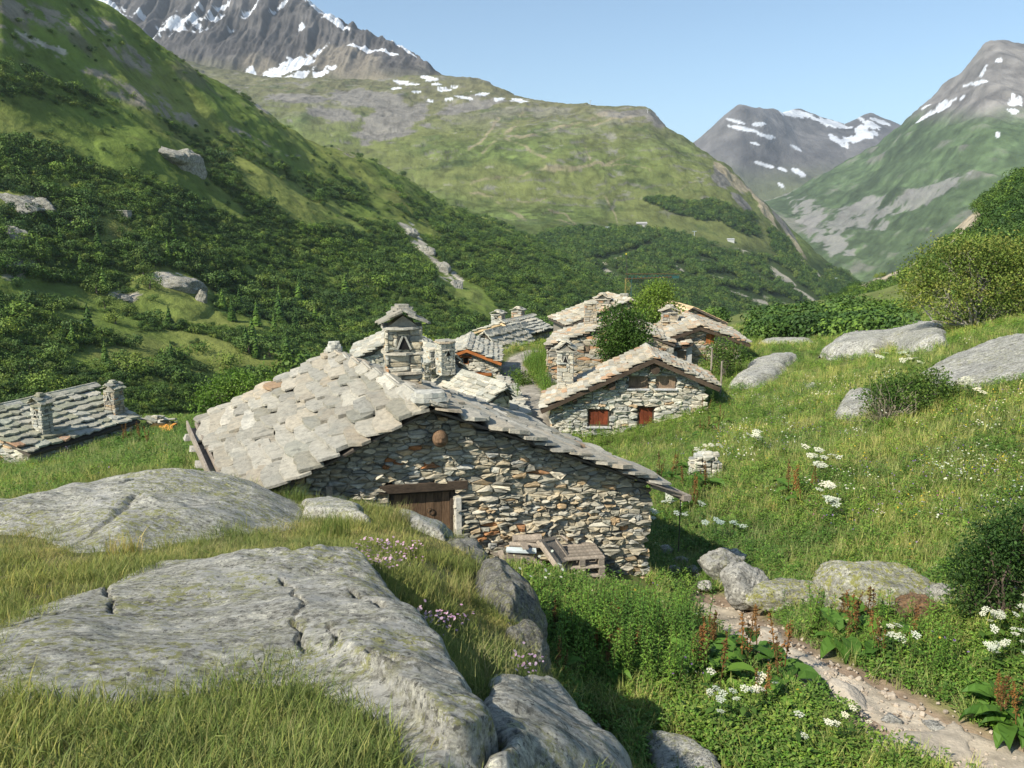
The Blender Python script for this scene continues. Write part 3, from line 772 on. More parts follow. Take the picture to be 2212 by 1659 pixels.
    band = sstep(0.86, 0.97, saw) * sstep(-0.05, 0.25, fbm(x / 70 + 3, y / 70, z / 40, oct=4, seed=117)) * sstep(520, 440, v)
    c = cmix(c, ROCKC * 0.75, band * 0.75)
    c = c * (1 - 0.28 * sstep(0.1, 0.4, fbm(x / 14, y / 14, z / 14, oct=3, seed=116)) * sstep(540, 450, v))[..., None]
    ex = np.zeros_like(G); ex[..., 2] = 3.2 * (1 - saw) * sstep(520, 440, v) + 5 * ridged(x / 60, y / 200, z / 90, oct=4, seed=115) * sstep(520, 430, v); ex[..., 1] = -3.0 * saw * sstep(520, 440, v)
    return c, ex
hill('dome', [
    [(900, 830, 640), (1100, 780, 660), (1300, 740, 720), (1500, 715, 850), (1700, 690, 1100), (1890, 650, 1500)],
    [(560, 600, 1000), (1000, 560, 1050), (1240, 520, 1150), (1500, 530, 1250), (1700, 585, 1350), (1870, 632, 1560)],
    [(400, 300, 1700), (700, 380, 1500), (900, 410, 1450), (1130, 440, 1380), (1400, 430, 1450), (1580, 450, 1480), (1720, 530, 1500), (1865, 626, 1580)],
    [(300, 160, 2200), (560, 200, 2100), (800, 230, 2000), (1000, 275, 1800), (1150, 290, 1700), (1300, 300, 1650), (1420, 320, 1600), (1530, 380, 1560), (1650, 460, 1560), (1760, 560, 1570), (1860, 622, 1590)],
    [(300, 130, 2500), (560, 180, 2400), (800, 188, 2350), (960, 174, 2300), (1050, 190, 2200), (1110, 215, 2100), (1180, 229, 2050), (1280, 231, 1950), (1400, 246, 1850), (1442, 283, 1800), (1500, 328, 1750), (1560, 368, 1700), (1640, 432, 1650), (1700, 484, 1630), (1760, 548, 1620), (1855, 620, 1610)],
    [(300, 220, 2900), (560, 260, 2800), (800, 260, 2800), (960, 260, 2700), (1110, 280, 2500), (1280, 290, 2300), (1442, 330, 2100), (1560, 410, 1900), (1700, 520, 1750), (1855, 630, 1660)]],
    620, [70, 60, 70, 60, 12], lambda G: 8 + 0.016 * G[..., 1] * sstep(800, 1600, G[..., 1]), 260, 8, paint_dome, 0.022, 8.0, -150, 0.55)

# --- the rock peak with snowfields behind
def paint_peak(G, u, v, N):
    x, y, z = G[..., 0], G[..., 1], G[..., 2]
    n1 = fbm(x / 180, y / 180, z / 180, oct=6, seed=131); n3 = fbm(x / 45, y / 45, z / 45, oct=4, seed=133)
    c = np.array([0.078, 0.073, 0.070]) * (1 + 0.6 * n1[..., None]) * (1 + 0.6 * n3[..., None])
    gul = fbm(x / 26, y / 200, z / 260, oct=5, seed=134)
    c = c * (1 + 0.55 * gul[..., None])
    c = cmix(c, [0.17, 0.165, 0.085], sstep(125, 185, v + 22 * n1 - 0.04 * (u - 700)) * 0.8)
    c = cmix(c, SCREE * 0.8, sstep(0, 0.5, blobs(u, v, [(760, 150, 120, 45, 20), (560, 150, 60, 40, 30)], n1)) * 0.7)
    sn = blobs(u, v, [(400, 55, 75, 20, -8), (350, 72, 35, 8, -35), (300, 32, 14, 7), (460, 40, 30, 8, -20), (610, 150, 70, 16, -25), (575, 172, 55, 9, 0), (640, 165, 45, 10, -20), (670, 128, 50, 7, -38), (555, 8, 40, 7, -35), (600, 10, 24, 4, -40), (540, 155, 20, 14, 45), (690, 20, 50, 6, 28), (730, 50, 40, 5, 28), (800, 108, 40, 3.5, 8), (840, 115, 20, 3, 10), (700, 155, 30, 9, -20), (500, 60, 12, 6), (650, 60, 10, 8, 40), (480, 12, 20, 4, -30), (430, 18, 10, 5), (760, 100, 12, 3), (220, 8, 60, 14, 25), (870, 105, 30, 3, 30)], 1.2 * n3 + 0.7 * n1 + 0.9 * fbm((u + v) / 14, (u - v) / 7, oct=4, seed=136) - 0.15)
    c = cmix(c, SNOW, sstep(0.0, 0.3, sn))
    ex = np.zeros_like(G); ex[..., 2] = 26 * gul * sstep(200, 60, v); ex[..., 1] = -30 * gul * sstep(200, 60, v)
    return c, ex
hill('peak', [
    [(150, 260, 2500), (400, 260, 2500), (600, 250, 2500), (800, 240, 2500), (1000, 220, 2500)],
    [(150, 110, 2800), (400, 150, 2800), (600, 170, 2750), (800, 170, 2700), (1000, 200, 2600)],
    [(100, 40, 3200), (250, 40, 3200), (400, 30, 3200), (600, 60, 3100), (760, 110, 2950), (880, 150, 2800), (1000, 205, 2700)],
    [(100, -30, 3500), (200, -10, 3500), (262, 14, 3450), (300, -30, 3450), (420, -90, 3500), (560, -60, 3450), (655, 4, 3350), (700, 32, 3300), (760, 62, 3200), (830, 93, 3100), (885, 118, 3000), (920, 142, 2900), (950, 166, 2850), (1000, 215, 2800)],
    [(100, 100, 4000), (400, 60, 4000), (600, 80, 3900), (760, 150, 3600), (885, 190, 3400), (1000, 260, 3100)]],
    420, [50, 70, 80, 12], lambda G: 60 + 0 * G[..., 1], 420, 9, paint_peak, 0.012, 14.0, -150, 0.7)

# --- far summits
def paint_far(G, u, v, N):
    x, y, z = G[..., 0], G[..., 1], G[..., 2]
    n1 = fbm(x / 400, y / 400, z / 400, oct=6, seed=141); n3 = fbm(x / 110, y / 110, z / 110, oct=4, seed=143)
    c = np.array([0.125, 0.12, 0.12]) * (1 + 0.6 * n1[..., None]) * (1 + 0.6 * n3[..., None])
    c = cmix(c, [0.13, 0.15, 0.07], sstep(330, 420, v + 25 * n1) * 0.9)
    sn = blobs(u, v, [(1720, 247, 35, 8, 8), (1790, 265, 50, 8, 14), (1850, 298, 45, 10, -12), (1880, 268, 30, 7, 25), (1860, 285, 20, 14, -45), (1600, 277, 35, 4, 12), (1660, 295, 25, 5, 12), (1655, 357, 25, 4, 15), (1690, 366, 14, 4, 20), (1725, 373, 18, 5, 28), (1690, 402, 12, 3, 35), (1640, 268, 14, 4), (1590, 262, 20, 3, 15), (1810, 305, 22, 7, 35), (1900, 262, 24, 4, 20), (1630, 310, 16, 3, 15), (1720, 320, 14, 3, 30)], 1.2 * n3 + 0.8 * fbm((u + v) / 14, (u - v) / 7, oct=4, seed=146))
    c = cmix(c, SNOW, sstep(0.05, 0.2, sn))
    return c, None
hill('far_peaks', [
    [(1400, 560, 4600), (1650, 540, 4600), (1850, 560, 4600), (2100, 560, 4600)],
    [(1400, 420, 5000), (1600, 390, 5200), (1750, 390, 5200), (1900, 380, 5200), (2100, 400, 5200)],
    [(1400, 400, 5800), (1512, 308, 5800), (1556, 266, 5700), (1598, 236, 5600), (1640, 240, 5700), (1690, 252, 6000), (1722, 243, 6300), (1770, 256, 6300), (1825, 270, 6300), (1880, 250, 6400), (1930, 268, 6400), (2000, 300, 6400), (2100, 330, 6400)],
    [(1400, 480, 6800), (1600, 330, 6700), (1722, 340, 7400), (1880, 340, 7500), (2100, 400, 7500)]],
    300, [40, 90, 10], 95, 900, 10, paint_far, 0.005, 40.0, -150, 0.7)

# --- the big mountain on the right
def paint_right(G, u, v, N):
    x, y, z = G[..., 0], G[..., 1], G[..., 2]
    n1 = fbm(x / 260, y / 260, z / 260, oct=6, seed=151); n2 = fbm(x / 700, y / 700, z / 700, oct=4, seed=152); n3 = fbm(x / 60, y / 60, z / 60, oct=4, seed=153)
    diag = fbm((x + 0.8 * z) / 60, (y) / 300, (z - 0.6 * x) / 420, oct=5, seed=154)
    c = np.array([0.080, 0.118, 0.055]) * (1 + 0.5 * n1[..., None]) * (1 + 0.6 * n3[..., None]) * (1 + 0.5 * fbm(x / 20, y / 20, z / 20, oct=3, seed=157)[..., None])
    c = cmix(c, ROCKC * 0.95, sstep(0.22, 0.6, diag * .7 + 0.6 * n1 + 0.6 * n3 + 0.22 * sstep(350, 480, v)) * 0.7)
    c = cmix(c, np.array([0.26, 0.25, 0.245]), sstep(0.0, 0.5, blobs(u, v, [(1860, 470, 110, 35, -20), (1790, 520, 60, 30, 30), (1740, 450, 40, 30, 30), (2000, 420, 90, 20, -25)], 1.3 * n3 + 0.8 * n1 + 1.0 * fbm(x / 25, y / 25, z / 25, oct=4, seed=158))) * 0.75)
    c = cmix(c, np.array([0.19, 0.18, 0.172]) * (1 + 0.6 * n3[..., None]), sstep(275, 215, v + 30 * n1 - 0.05 * (u - 2050)))
    sn = blobs(u, v, [(2010, 245, 40, 6, -32), (2040, 235, 36, 4, -32), (2000, 232, 14, 3, -35), (2195, 218, 22, 12, 20), (2110, 180, 30, 5, -10), (2125, 150, 16, 5, -60), (2160, 130, 10, 4), (2190, 240, 16, 6), (2155, 292, 5, 5), (2080, 215, 12, 3, -35)], 1.2 * n3 + 0.8 * fbm((u + v) / 14, (u - v) / 7, oct=4, seed=156))
    c = cmix(c, SNOW, sstep(0.1, 0.25, sn))
    ex = np.zeros_like(G); ex[..., 2] = 18 * diag
    return c, ex
hill('right_mountain', [
    [(1500, 600, 3000), (1700, 590, 2900), (1880, 650, 2300), (2050, 680, 1700), (2300, 660, 1500), (2600, 600, 1400)],
    [(1500, 520, 3300), (1700, 490, 3300), (1880, 500, 2800), (2050, 480, 2300), (2300, 440, 2100), (2600, 400, 2000)],
    [(1500, 480, 3800), (1700, 420, 3900), (1800, 365, 3800), (1900, 310, 3700), (1985, 247, 3500), (2040, 197, 3400), (2088, 152, 3300), (2128, 98, 3250), (2160, 93, 3200), (2215, 108, 3150), (2300, 60, 3100), (2600, 150, 3000)],
    [(1500, 560, 4300), (1700, 500, 4400), (1900, 400, 4300), (2040, 290, 4200), (2160, 190, 4100), (2300, 160, 4000), (2600, 230, 3900)]],
    420, [110, 190, 12], 52, 600, 11, paint_right, 0.008, 22.0, -150, 0.65)

# --- the near slope on the right with scrub and cliffs
def paint_rs(G, u, v, N):
    x, y, z = G[..., 0], G[..., 1], G[..., 2]
    n1 = fbm(x / 14, y / 14, z / 14, oct=6, seed=161); n3 = fbm(x / 4, y / 4, z / 4, oct=4, seed=163)
    c = GRASSC * (1 + 0.4 * n1[..., None]); c = cmix(c, GRASSY, sstep(0, 0.4, n1))
    r = sstep(0, 0.3, blobs(u, v, [(2080, 492, 75, 20, -34), (2020, 545, 60, 10, -38), (1950, 585, 60, 9, -25), (1890, 610, 50, 7, -20), (2150, 450, 40, 10, -30), (2180, 470, 30, 8, -30), (1800, 672, 60, 8, -5)], 0.8 * n3))
    c = cmix(c, np.array([0.36, 0.31, 0.23]) * (1 + 0.5 * n3[..., None]), r)
    return c, None
hill('right_hill', [
    [(1600, 715, 150), (1750, 712, 125), (1880, 712, 105), (2000, 700, 85), (2212, 660, 65), (2500, 640, 55)],
    [(1600, 700, 260), (1750, 690, 220), (1880, 664, 170), (2000, 630, 135), (2212, 540, 110), (2500, 450, 90)],
    [(1600, 695, 420), (1750, 684, 400), (1830, 640, 340), (1880, 618, 300), (1950, 590, 250), (2010, 556, 225), (2060, 498, 205), (2130, 445, 190), (2212, 388, 175), (2500, 260, 150)],
    [(1600, 720, 600), (1750, 715, 600), (1880, 680, 500), (2060, 600, 380), (2212, 500, 330), (2500, 380, 300)]],
    260, [60, 90, 10], lambda G: 1.5 + 0.012 * G[..., 1], 30, 12, paint_rs, 0.25, 0.8, -150, 0.4)
# valley floor out to the horizon
vf = np.array([[-9000, 40, -152], [9000, 40, -152], [9000, 12000, -152], [-9000, 12000, -152]], float)
obj('valley_floor', mesh('valley_floor', vf, np.array([[0, 1, 2, 3]]), M_GROUND, False, col=GRASSC), kind='structure')
# ------------------------------------------------------------------ masonry, roof slabs
RNG = np.random.default_rng(7)
def stone_variant(rng):
    n = 9
    an = np.linspace(0, 2 * math.pi, n, endpoint=False) + rng.normal(0, 0.13, n)
    e = rng.uniform(0.28, 0.55)
    def se(t): return math.copysign(abs(t) ** e, t)
    r = rng.uniform(0.84, 1.05, n)
    ox = np.array([0.5 * se(math.cos(a)) for a in an]) * r; oy = np.array([0.5 * se(math.sin(a)) for a in an]) * r
    tx, ty = rng.normal(0, 0.16, 2)
    V = []
    for s, d in ((1.0, 0.0), (1.0, 0.62), (0.80, 1.0)):
        for k in range(n):
            V.append((ox[k] * s, oy[k] * s, d + (0 if d == 0 else tx * ox[k] + ty * oy[k] + rng.normal(0, 0.07))))
    V.append((rng.normal(0, .05), rng.normal(0, .05), 1.0 + rng.uniform(0.0, 0.15)))
    F = []
    for l in range(2):
        for k in range(n):
            p, q = l * n + k, l * n + (k + 1) % n
            F += [[p, q, q + n], [p, q + n, p + n]]
    for k in range(n): F.append([2 * n + k, 2 * n + (k + 1) % n, 3 * n])
    return np.array(V), np.array(F)
def slab_variant(rng):
    lo = [(-0.5 + rng.uniform(0, .06), rng.uniform(0.02, 0.15)), (-0.22 + rng.normal(0, .05), rng.uniform(-0.08, .08)), (0.05 + rng.normal(0, .05), rng.uniform(-.1, .06)), (0.3 + rng.normal(0, .04), rng.uniform(-.08, .1)), (0.5 - rng.uniform(0, .06), rng.uniform(0.02, .15))]
    up = [(0.5 + rng.normal(0, .03), 0.6), (0.46, 1.0), (-0.46, 1.0), (-0.5 + rng.normal(0, .03), 0.6)]
    pl = lo + up; n = len(pl)
    V = [(x, y, 0.0) for x, y in pl] + [(x * 0.985, y + (0.02 if k < 5 else 0), 1.0 + rng.normal(0, 0.12)) for k, (x, y) in enumerate(pl)]
    V.append((rng.normal(0, .1), 0.45, 1.0 + rng.uniform(0, .25))); V.append((0, .45, 0.0))
    F = []
    for k in range(n):
        q = (k + 1) % n
        F += [[k, q, q + n], [k, q + n, k + n], [n + k, n + q, 2 * n], [q, k, 2 * n + 1]]
    return np.array(V), np.array(F)
STONES = [stone_variant(RNG) for _ in range(22)]
SLABV = [slab_variant(RNG) for _ in range(16)]
STONE_ME = [mesh('stone', V, F, M_STONE_O) for V, F in STONES]
SLAB_ME = [mesh('slab', V, F, M_SLAB_O) for V, F in SLABV]
PAL_WALL = [((0.38, 0.345, 0.265), 5), ((0.31, 0.295, 0.235), 4), ((0.47, 0.405, 0.285), 5), ((0.52, 0.48, 0.385), 3), ((0.42, 0.31, 0.185), 1.2), ((0.40, 0.22, 0.11), 0.15), ((0.21, 0.20, 0.165), 1.5), ((0.37, 0.365, 0.325), 1.5)]
PAL_LIGHT = [((0.48, 0.455, 0.37), 6), ((0.39, 0.385, 0.34), 4), ((0.55, 0.52, 0.43), 4), ((0.46, 0.34, 0.21), 0.9), ((0.32, 0.325, 0.29), 2)]
PAL_WARM = [((0.44, 0.38, 0.28), 5), ((0.40, 0.31, 0.20), 3), ((0.35, 0.33, 0.28), 4), ((0.42, 0.24, 0.13), 1.2), ((0.27, 0.25, 0.21), 1.5)]
PAL_ROOF = [((0.345, 0.32, 0.262), 6), ((0.31, 0.292, 0.245), 5), ((0.355, 0.31, 0.238), 3), ((0.41, 0.385, 0.325), 1.5), ((0.26, 0.248, 0.20), 2), ((0.36, 0.255, 0.165), 0.2)]
PAL_ROOFR = [((0.43, 0.385, 0.295), 5), ((0.39, 0.355, 0.28), 4), ((0.46, 0.36, 0.25), 2.5), ((0.44, 0.28, 0.17), 0.8), ((0.48, 0.46, 0.39), 2)]
PAL_ROOFG = [((0.33, 0.325, 0.25), 5), ((0.38, 0.365, 0.295), 4), ((0.28, 0.28, 0.20), 3), ((0.43, 0.41, 0.34), 2), ((0.38, 0.24, 0.15), 0.4)]
PAL_ROOFL = [((0.44, 0.42, 0.345), 6), ((0.385, 0.375, 0.315), 5), ((0.48, 0.44, 0.35), 3), ((0.31, 0.305, 0.255), 2)]
def pick(pal, rng):
    w = np.array([p[1] for p in pal], float); w /= w.sum()
    c = np.array(pal[rng.choice(len(pal), p=w)][0])
    return np.clip(c * rng.uniform(0.82, 1.18) * (1 + np.array((0.5, 0.0, -0.6)) * rng.normal(0, 0.035)), 0.02, 0.6)

class Pieces:
    """pieces of masonry; the largest in view become objects, the rest one joined part"""
    def __init__(s, kind): s.kind = kind; s.L = []
    def add(s, vi, M, size, colr): s.L.append((size, vi, np.asarray(M, float), colr))
    def emit(s, parent, base, name, rest_name, cap=300, minpx=9.0):
        lib, mes, matA = (STONES, STONE_ME, M_STONE_A) if s.kind == 'stone' else (SLABV, SLAB_ME, M_SLAB_A)
        def px(t):
            q = t[2][:3, 3]; d = max(1.0, math.sqrt(q[0] ** 2 + q[1] ** 2 + q[2] ** 2))
            return t[0] / d * 796
        L = sorted(s.L, key=lambda t: -px(t)); rest = MB(); k = 0
        for t in L:
            if k < cap and px(t) >= minpx:
                o = obj(name, mes[t[1]], parent)
                M = t[2].copy(); M[:3, 3] -= np.asarray(base)
                o.matrix_basis = Matrix(M.tolist()); o.color = (*t[3], 1)
                k += 1
            else:
                V, F = lib[t[1]]
                rest.add(V @ t[2][:3, :3].T + t[2][:3, 3], F, t[3])
        if rest.n:
            o = obj(rest_name, rest.build(rest_name, matA, base), parent); o['kind'] = 'stuff'
        return k
def inpoly(px, py, poly):
    ins = False; n = len(poly)
    for i in range(n):
        ax, ay = poly[i]; bx, by = poly[(i + 1) % n]
        if (ay > py) != (by > py) and px < (bx - ax) * (py - ay) / (by - ay) + ax: ins = not ins
    return ins
def pack(poly, holes, cs, ch, rng, wmax=8, hmax=4, quoin=True):
    s0 = min(p[0] for p in poly); s1 = max(p[0] for p in poly); z0 = min(p[1] for p in poly); z1 = max(p[1] for p in poly)
    ns, nz = int((s1 - s0) / cs) + 1, int((z1 - z0) / ch) + 1
    ok = np.zeros((ns, nz), bool)
    for i in range(ns):
        for j in range(nz):
            x, z = s0 + (i + .5) * cs, z0 + (j + .5) * ch
            if inpoly(x, z, poly) and not any(a < x < b and c < z < d for a, b, c, d in holes): ok[i, j] = True
    out = []
    for j in range(nz):
        for i in range(ns):
            if not ok[i, j]: continue
            h = int(rng.choice([1, 2, 3, 4, 5], p=[.30, .34, .2, .11, .05])); h = min(h, hmax)
            w = int(np.clip(rng.normal(2.4 + 1.3 * h, 1.4), 2, wmax))
            if rng.random() < 0.2: w += 2
            a = 0
            while a < w and i + a < ns and ok[i + a, j]: a += 1
            b = 1
            while b < h and j + b < nz and ok[i:i + a, j + b].all(): b += 1
            ok[i:i + a, j:j + b] = False
            if a < 2 and b < 2 and rng.random() < 0.5: continue
            out.append((s0 + (i + a / 2) * cs, z0 + (j + b / 2) * ch, a * cs, b * ch))
    return out
def clip(poly, a, b, c):
    """part of a convex polygon where a*x+b*y <= c"""
    out = []; n = len(poly)
    for i in range(n):
        p, q = poly[i], poly[(i + 1) % n]; dp = a * p[0] + b * p[1] - c; dq = a * q[0] + b * q[1] - c
        if dp <= 0: out.append(p)
        if (dp < 0 < dq) or (dq < 0 < dp):
            t = dp / (dp - dq); out.append((p[0] + t * (q[0] - p[0]), p[1] + t * (q[1] - p[1])))
    return out
def rubble(poly, holes, h0, h1, asp, rng):
    """irregular stones that fill a convex wall outline: list of polygons"""
    s0 = min(p[0] for p in poly); s1 = max(p[0] for p in poly); z0 = min(p[1] for p in poly); z1 = max(p[1] for p in poly)
    seeds = []; z = z0
    while z < z1 + h1:
        h = rng.uniform(h0, h1) if rng.random() < .7 else h1 * rng.uniform(1.0, 1.5); s = s0 - rng.uniform(0, h * asp)
        while s < s1 + h * asp:
            L = h * asp * rng.uniform(.55, 1.55)
            if h > h1 * .8 and rng.random() < .35:
                seeds.append((s + L * .5 + rng.normal(0, .05) * L, z + h * .25)); seeds.append((s + L * .5 + rng.normal(0, .15) * L, z + h * .75))
            else: seeds.append((s + L * .5, z + h * (.5 + rng.normal(0, .22))))
            s += L
        z += h
    S = np.array(seeds); T = S / np.array((asp * .85, 1.0))
    ok = np.array([inpoly(p[0], p[1], poly) for p in seeds])
    out = []; R = h1 * 2.2; n = len(poly)
    for i in np.nonzero(ok)[0]:
        x, y = T[i]
        if any(a < S[i, 0] < b and c < S[i, 1] < d for a, b, c, d in holes): continue
        d = np.hypot(T[:, 0] - x, T[:, 1] - y); nb = np.argsort(d)[1:16]
        c = [(x - R, y - R), (x + R, y - R), (x + R, y + R), (x - R, y + R)]
        for j in nb:
            if d[j] > 2 * R: break
            ax, ay = T[j] - T[i]; c = clip(c, ax, ay, (ax * (T[j, 0] + x) + ay * (T[j, 1] + y)) / 2)
            if len(c) < 3: break
        c = [(p[0] * asp * .85, p[1]) for p in c]
        for k in range(n):
            (px, py), (qx, qy) = poly[k], poly[(k + 1) % n]
            nx, ny = qy - py, -(qx - px); c = clip(c, nx, ny, nx * px + ny * py)
            if len(c) < 3: break
        for a, b, e, f in holes:
            if len(c) < 3: break
            q = np.array(c)
            if q[:, 0].max() > a and q[:, 0].min() < b and q[:, 1].max() > e and q[:, 1].min() < f:
                g = [(a - S[i, 0], (1, 0, a)), (S[i, 0] - b, (-1, 0, -b)), (e - S[i, 1], (0, 1, e)), (S[i, 1] - f, (0, -1, -f))]
                c = clip(c, *max(g, key=lambda t: t[0])[1])
        if len(c) >= 3:
            q = np.array(c); ar = 0.5 * abs(np.dot(q[:, 0], np.roll(q[:, 1], 1)) - np.dot(q[:, 1], np.roll(q[:, 0], 1)))
            if ar > 0.12 * h0 * h0: out.append(q)
    return out
def stone_geo(q, w, nrm, O, depth, joint, rng):
    """a stone with the outline q in the wall plane"""
    c = q.mean(0); n = len(q); size = np.sqrt(np.ptp(q[:, 0]) * np.ptp(q[:, 1])) + 1e-6
    k0 = max(.55, 1 - joint * 2 / size); tx, ty = rng.normal(0, .25, 2)
    if n < 7:                                    # break long edges so that outlines are not straight
        r = []
        for i in range(n):
            p, e = q[i], q[(i + 1) % n]; r += [p, (p + e) / 2 + rng.normal(0, .035, 2) * np.hypot(*(e - p))]
        q = np.array(r); n = len(q)
    r = q - c; V = []; d = depth * rng.uniform(.6, 1.35)
    for sc_, dd in ((1.0, 0.0), (1.0, depth * .5), (k0, d * .82), (k0 * rng.uniform(.78, .9), d)):
        jz = rng.normal(0, .10 * d, n) if dd else np.zeros(n)
        if dd == depth * .5: jz = jz * 0
        zz = dd + ((r[:, 0] * tx + r[:, 1] * ty) * .5 if dd and sc_ < 1 else 0) + jz
        pq = c + r * sc_ * (1 + (rng.normal(0, .03, (n, 1)) if sc_ < 1 else 0))
        V.append(O + pq[:, :1] * w + pq[:, 1:] * UP_ + np.reshape(zz, (-1, 1)) * nrm if dd else O + pq[:, :1] * w + pq[:, 1:] * UP_ + np.zeros((n, 1)) * nrm)
    V.append((O + c[0] * w + c[1] * UP_ + nrm * d * rng.uniform(.95, 1.2))[None])
    F = []
    for l in range(3):
        for k in range(n):
            a, b = l * n + k, l * n + (k + 1) % n; F += [[a, b, b + n], [a, b + n, a + n]]
    for k in range(n): F.append([3 * n + k, 3 * n + (k + 1) % n, 4 * n])
    return np.concatenate(V), np.array(F)
UP_ = np.array((0, 0, 1.0))
def rubble_wall(parent, base, O, w, nrm, poly, holes, h0, h1, asp, depth, pal, rng, cap, minpx, joint=0.008, special=None, rest=None):
    L = []
    for q in rubble(poly, holes, h0, h1, asp, rng):
        V, F = stone_geo(q, w, nrm, O, depth, joint, rng)
        c = pick(pal, rng); m = q.mean(0)
        if special is not None:
            c2 = special(m[0], m[1]); c = c if c2 is None else np.asarray(c2)
        L.append((max(np.ptp(q[:, 0]), np.ptp(q[:, 1])) / np.linalg.norm(V[0]) * 796, V, F, c))
    L.sort(key=lambda t: -t[0]); mb = MB() if rest is None else rest; k = 0
    for px, V, F, c in L:
        if k < cap and px >= minpx:
            cen = V.mean(0); o = obj('stone', mesh('stone', V - cen, F, M_STONE_O), parent); o.location = cen - base; o.color = (*c, 1); k += 1
        else: mb.add(V, F, c)
    if rest is None and mb.n:
        o = obj('small_stones', mb.build('small_stones', M_STONE_A, base), parent); o['kind'] = 'stuff'
def wall_pieces(pc, O, w, nrm, rects, depth, pal, rng, special=None):
    up = np.array((0, 0, 1.0)); w = np.asarray(w, float); nrm = np.asarray(nrm, float); O = np.asarray(O, float)
    for s, z, a, b in rects:
        ang = rng.normal(0, 0.035)
        ex = w * math.cos(ang) + up * math.sin(ang); ey = -w * math.sin(ang) + up * math.cos(ang)
        M = np.eye(4); fl = rng.choice([-1, 1])
        M[:3, 0] = ex * a * 1.03; M[:3, 1] = ey * b * 1.04; M[:3, 2] = nrm * depth * rng.uniform(0.75, 1.3)
        M[:3, 3] = O + w * s + up * z
        c = pick(pal, rng)
        if special is not None:
            c2 = special(s, z); c = c if c2 is None else np.asarray(c2)
        pc.add(rng.integers(len(STONES)), M, max(a, b), c)
def slab_rows(pc, O, ex, vv, depth, rng, pal, wmin, wmax, expo, thk, lift=0.02, bias=0.0, rag=0.06, over=0.45):
    """slabs on a slope: O lower front corner, ex unit along the eave, vv vector from eave to ridge"""
    O = np.asarray(O, float); ex = np.asarray(ex, float); vv = np.asarray(vv, float)
    nrm = np.cross(ex, vv); nrm /= np.linalg.norm(nrm)
    if nrm[2] < 0: nrm = -nrm
    up = np.cross(nrm, ex); up /= np.linalg.norm(up)
    if up[2] < 0: up = -up
    flip = np.dot(np.cross(ex, up), nrm) < 0
    Ls = abs(np.dot(vv, up)); rows = max(2, int(round(Ls / expo)))
    for r in range(rows):
        t = r / rows
        a = rng.normal(0, rag)
        while a < depth - wmin * 0.3:
            wd = min(rng.uniform(wmin, wmax) * rng.choice([0.7, 1.0, 1.0, 1.3]), depth - a + rag)
            if wd < wmin * 0.35: break
            ln = expo * (1 + over) * rng.uniform(0.95, 1.25)
            ln = min(ln, (1 - t) * Ls + 0.03)
            th = rng.normal(0, 0.05) + bias * rng.uniform(0.3, 1.3)
            X = ex * math.cos(th) + up * math.sin(th); Y = -ex * math.sin(th) + up * math.cos(th)
            tilt = math.atan2(thk * 1.55, expo) * rng.uniform(0.7, 1.35); roll = rng.normal(0, .022)
            Yt = Y * math.cos(tilt) - nrm * math.sin(tilt); N = nrm * math.cos(tilt) + Y * math.sin(tilt)
            X, N = X * math.cos(roll) + N * math.sin(roll), N * math.cos(roll) - X * math.sin(roll)
            M = np.eye(4); tk = thk * rng.uniform(0.65, 1.4)
            M[:3, 0] = (-X if flip else X) * wd * 1.05; M[:3, 1] = Yt * ln; M[:3, 2] = N * tk
            jl = rng.normal(0, expo * 0.08)
            M[:3, 3] = O + vv * t + ex * (a + wd / 2) + up * jl + nrm * (lift + thk * 1.7 + rng.uniform(0, 0.025))
            pc.add(rng.integers(len(SLABV)), M, max(wd, ln * 0.8), pick(pal, rng))
            a += wd * rng.uniform(0.93, 1.0)
def V3(*a): return np.array(a, float)
UP = V3(0, 0, 1)

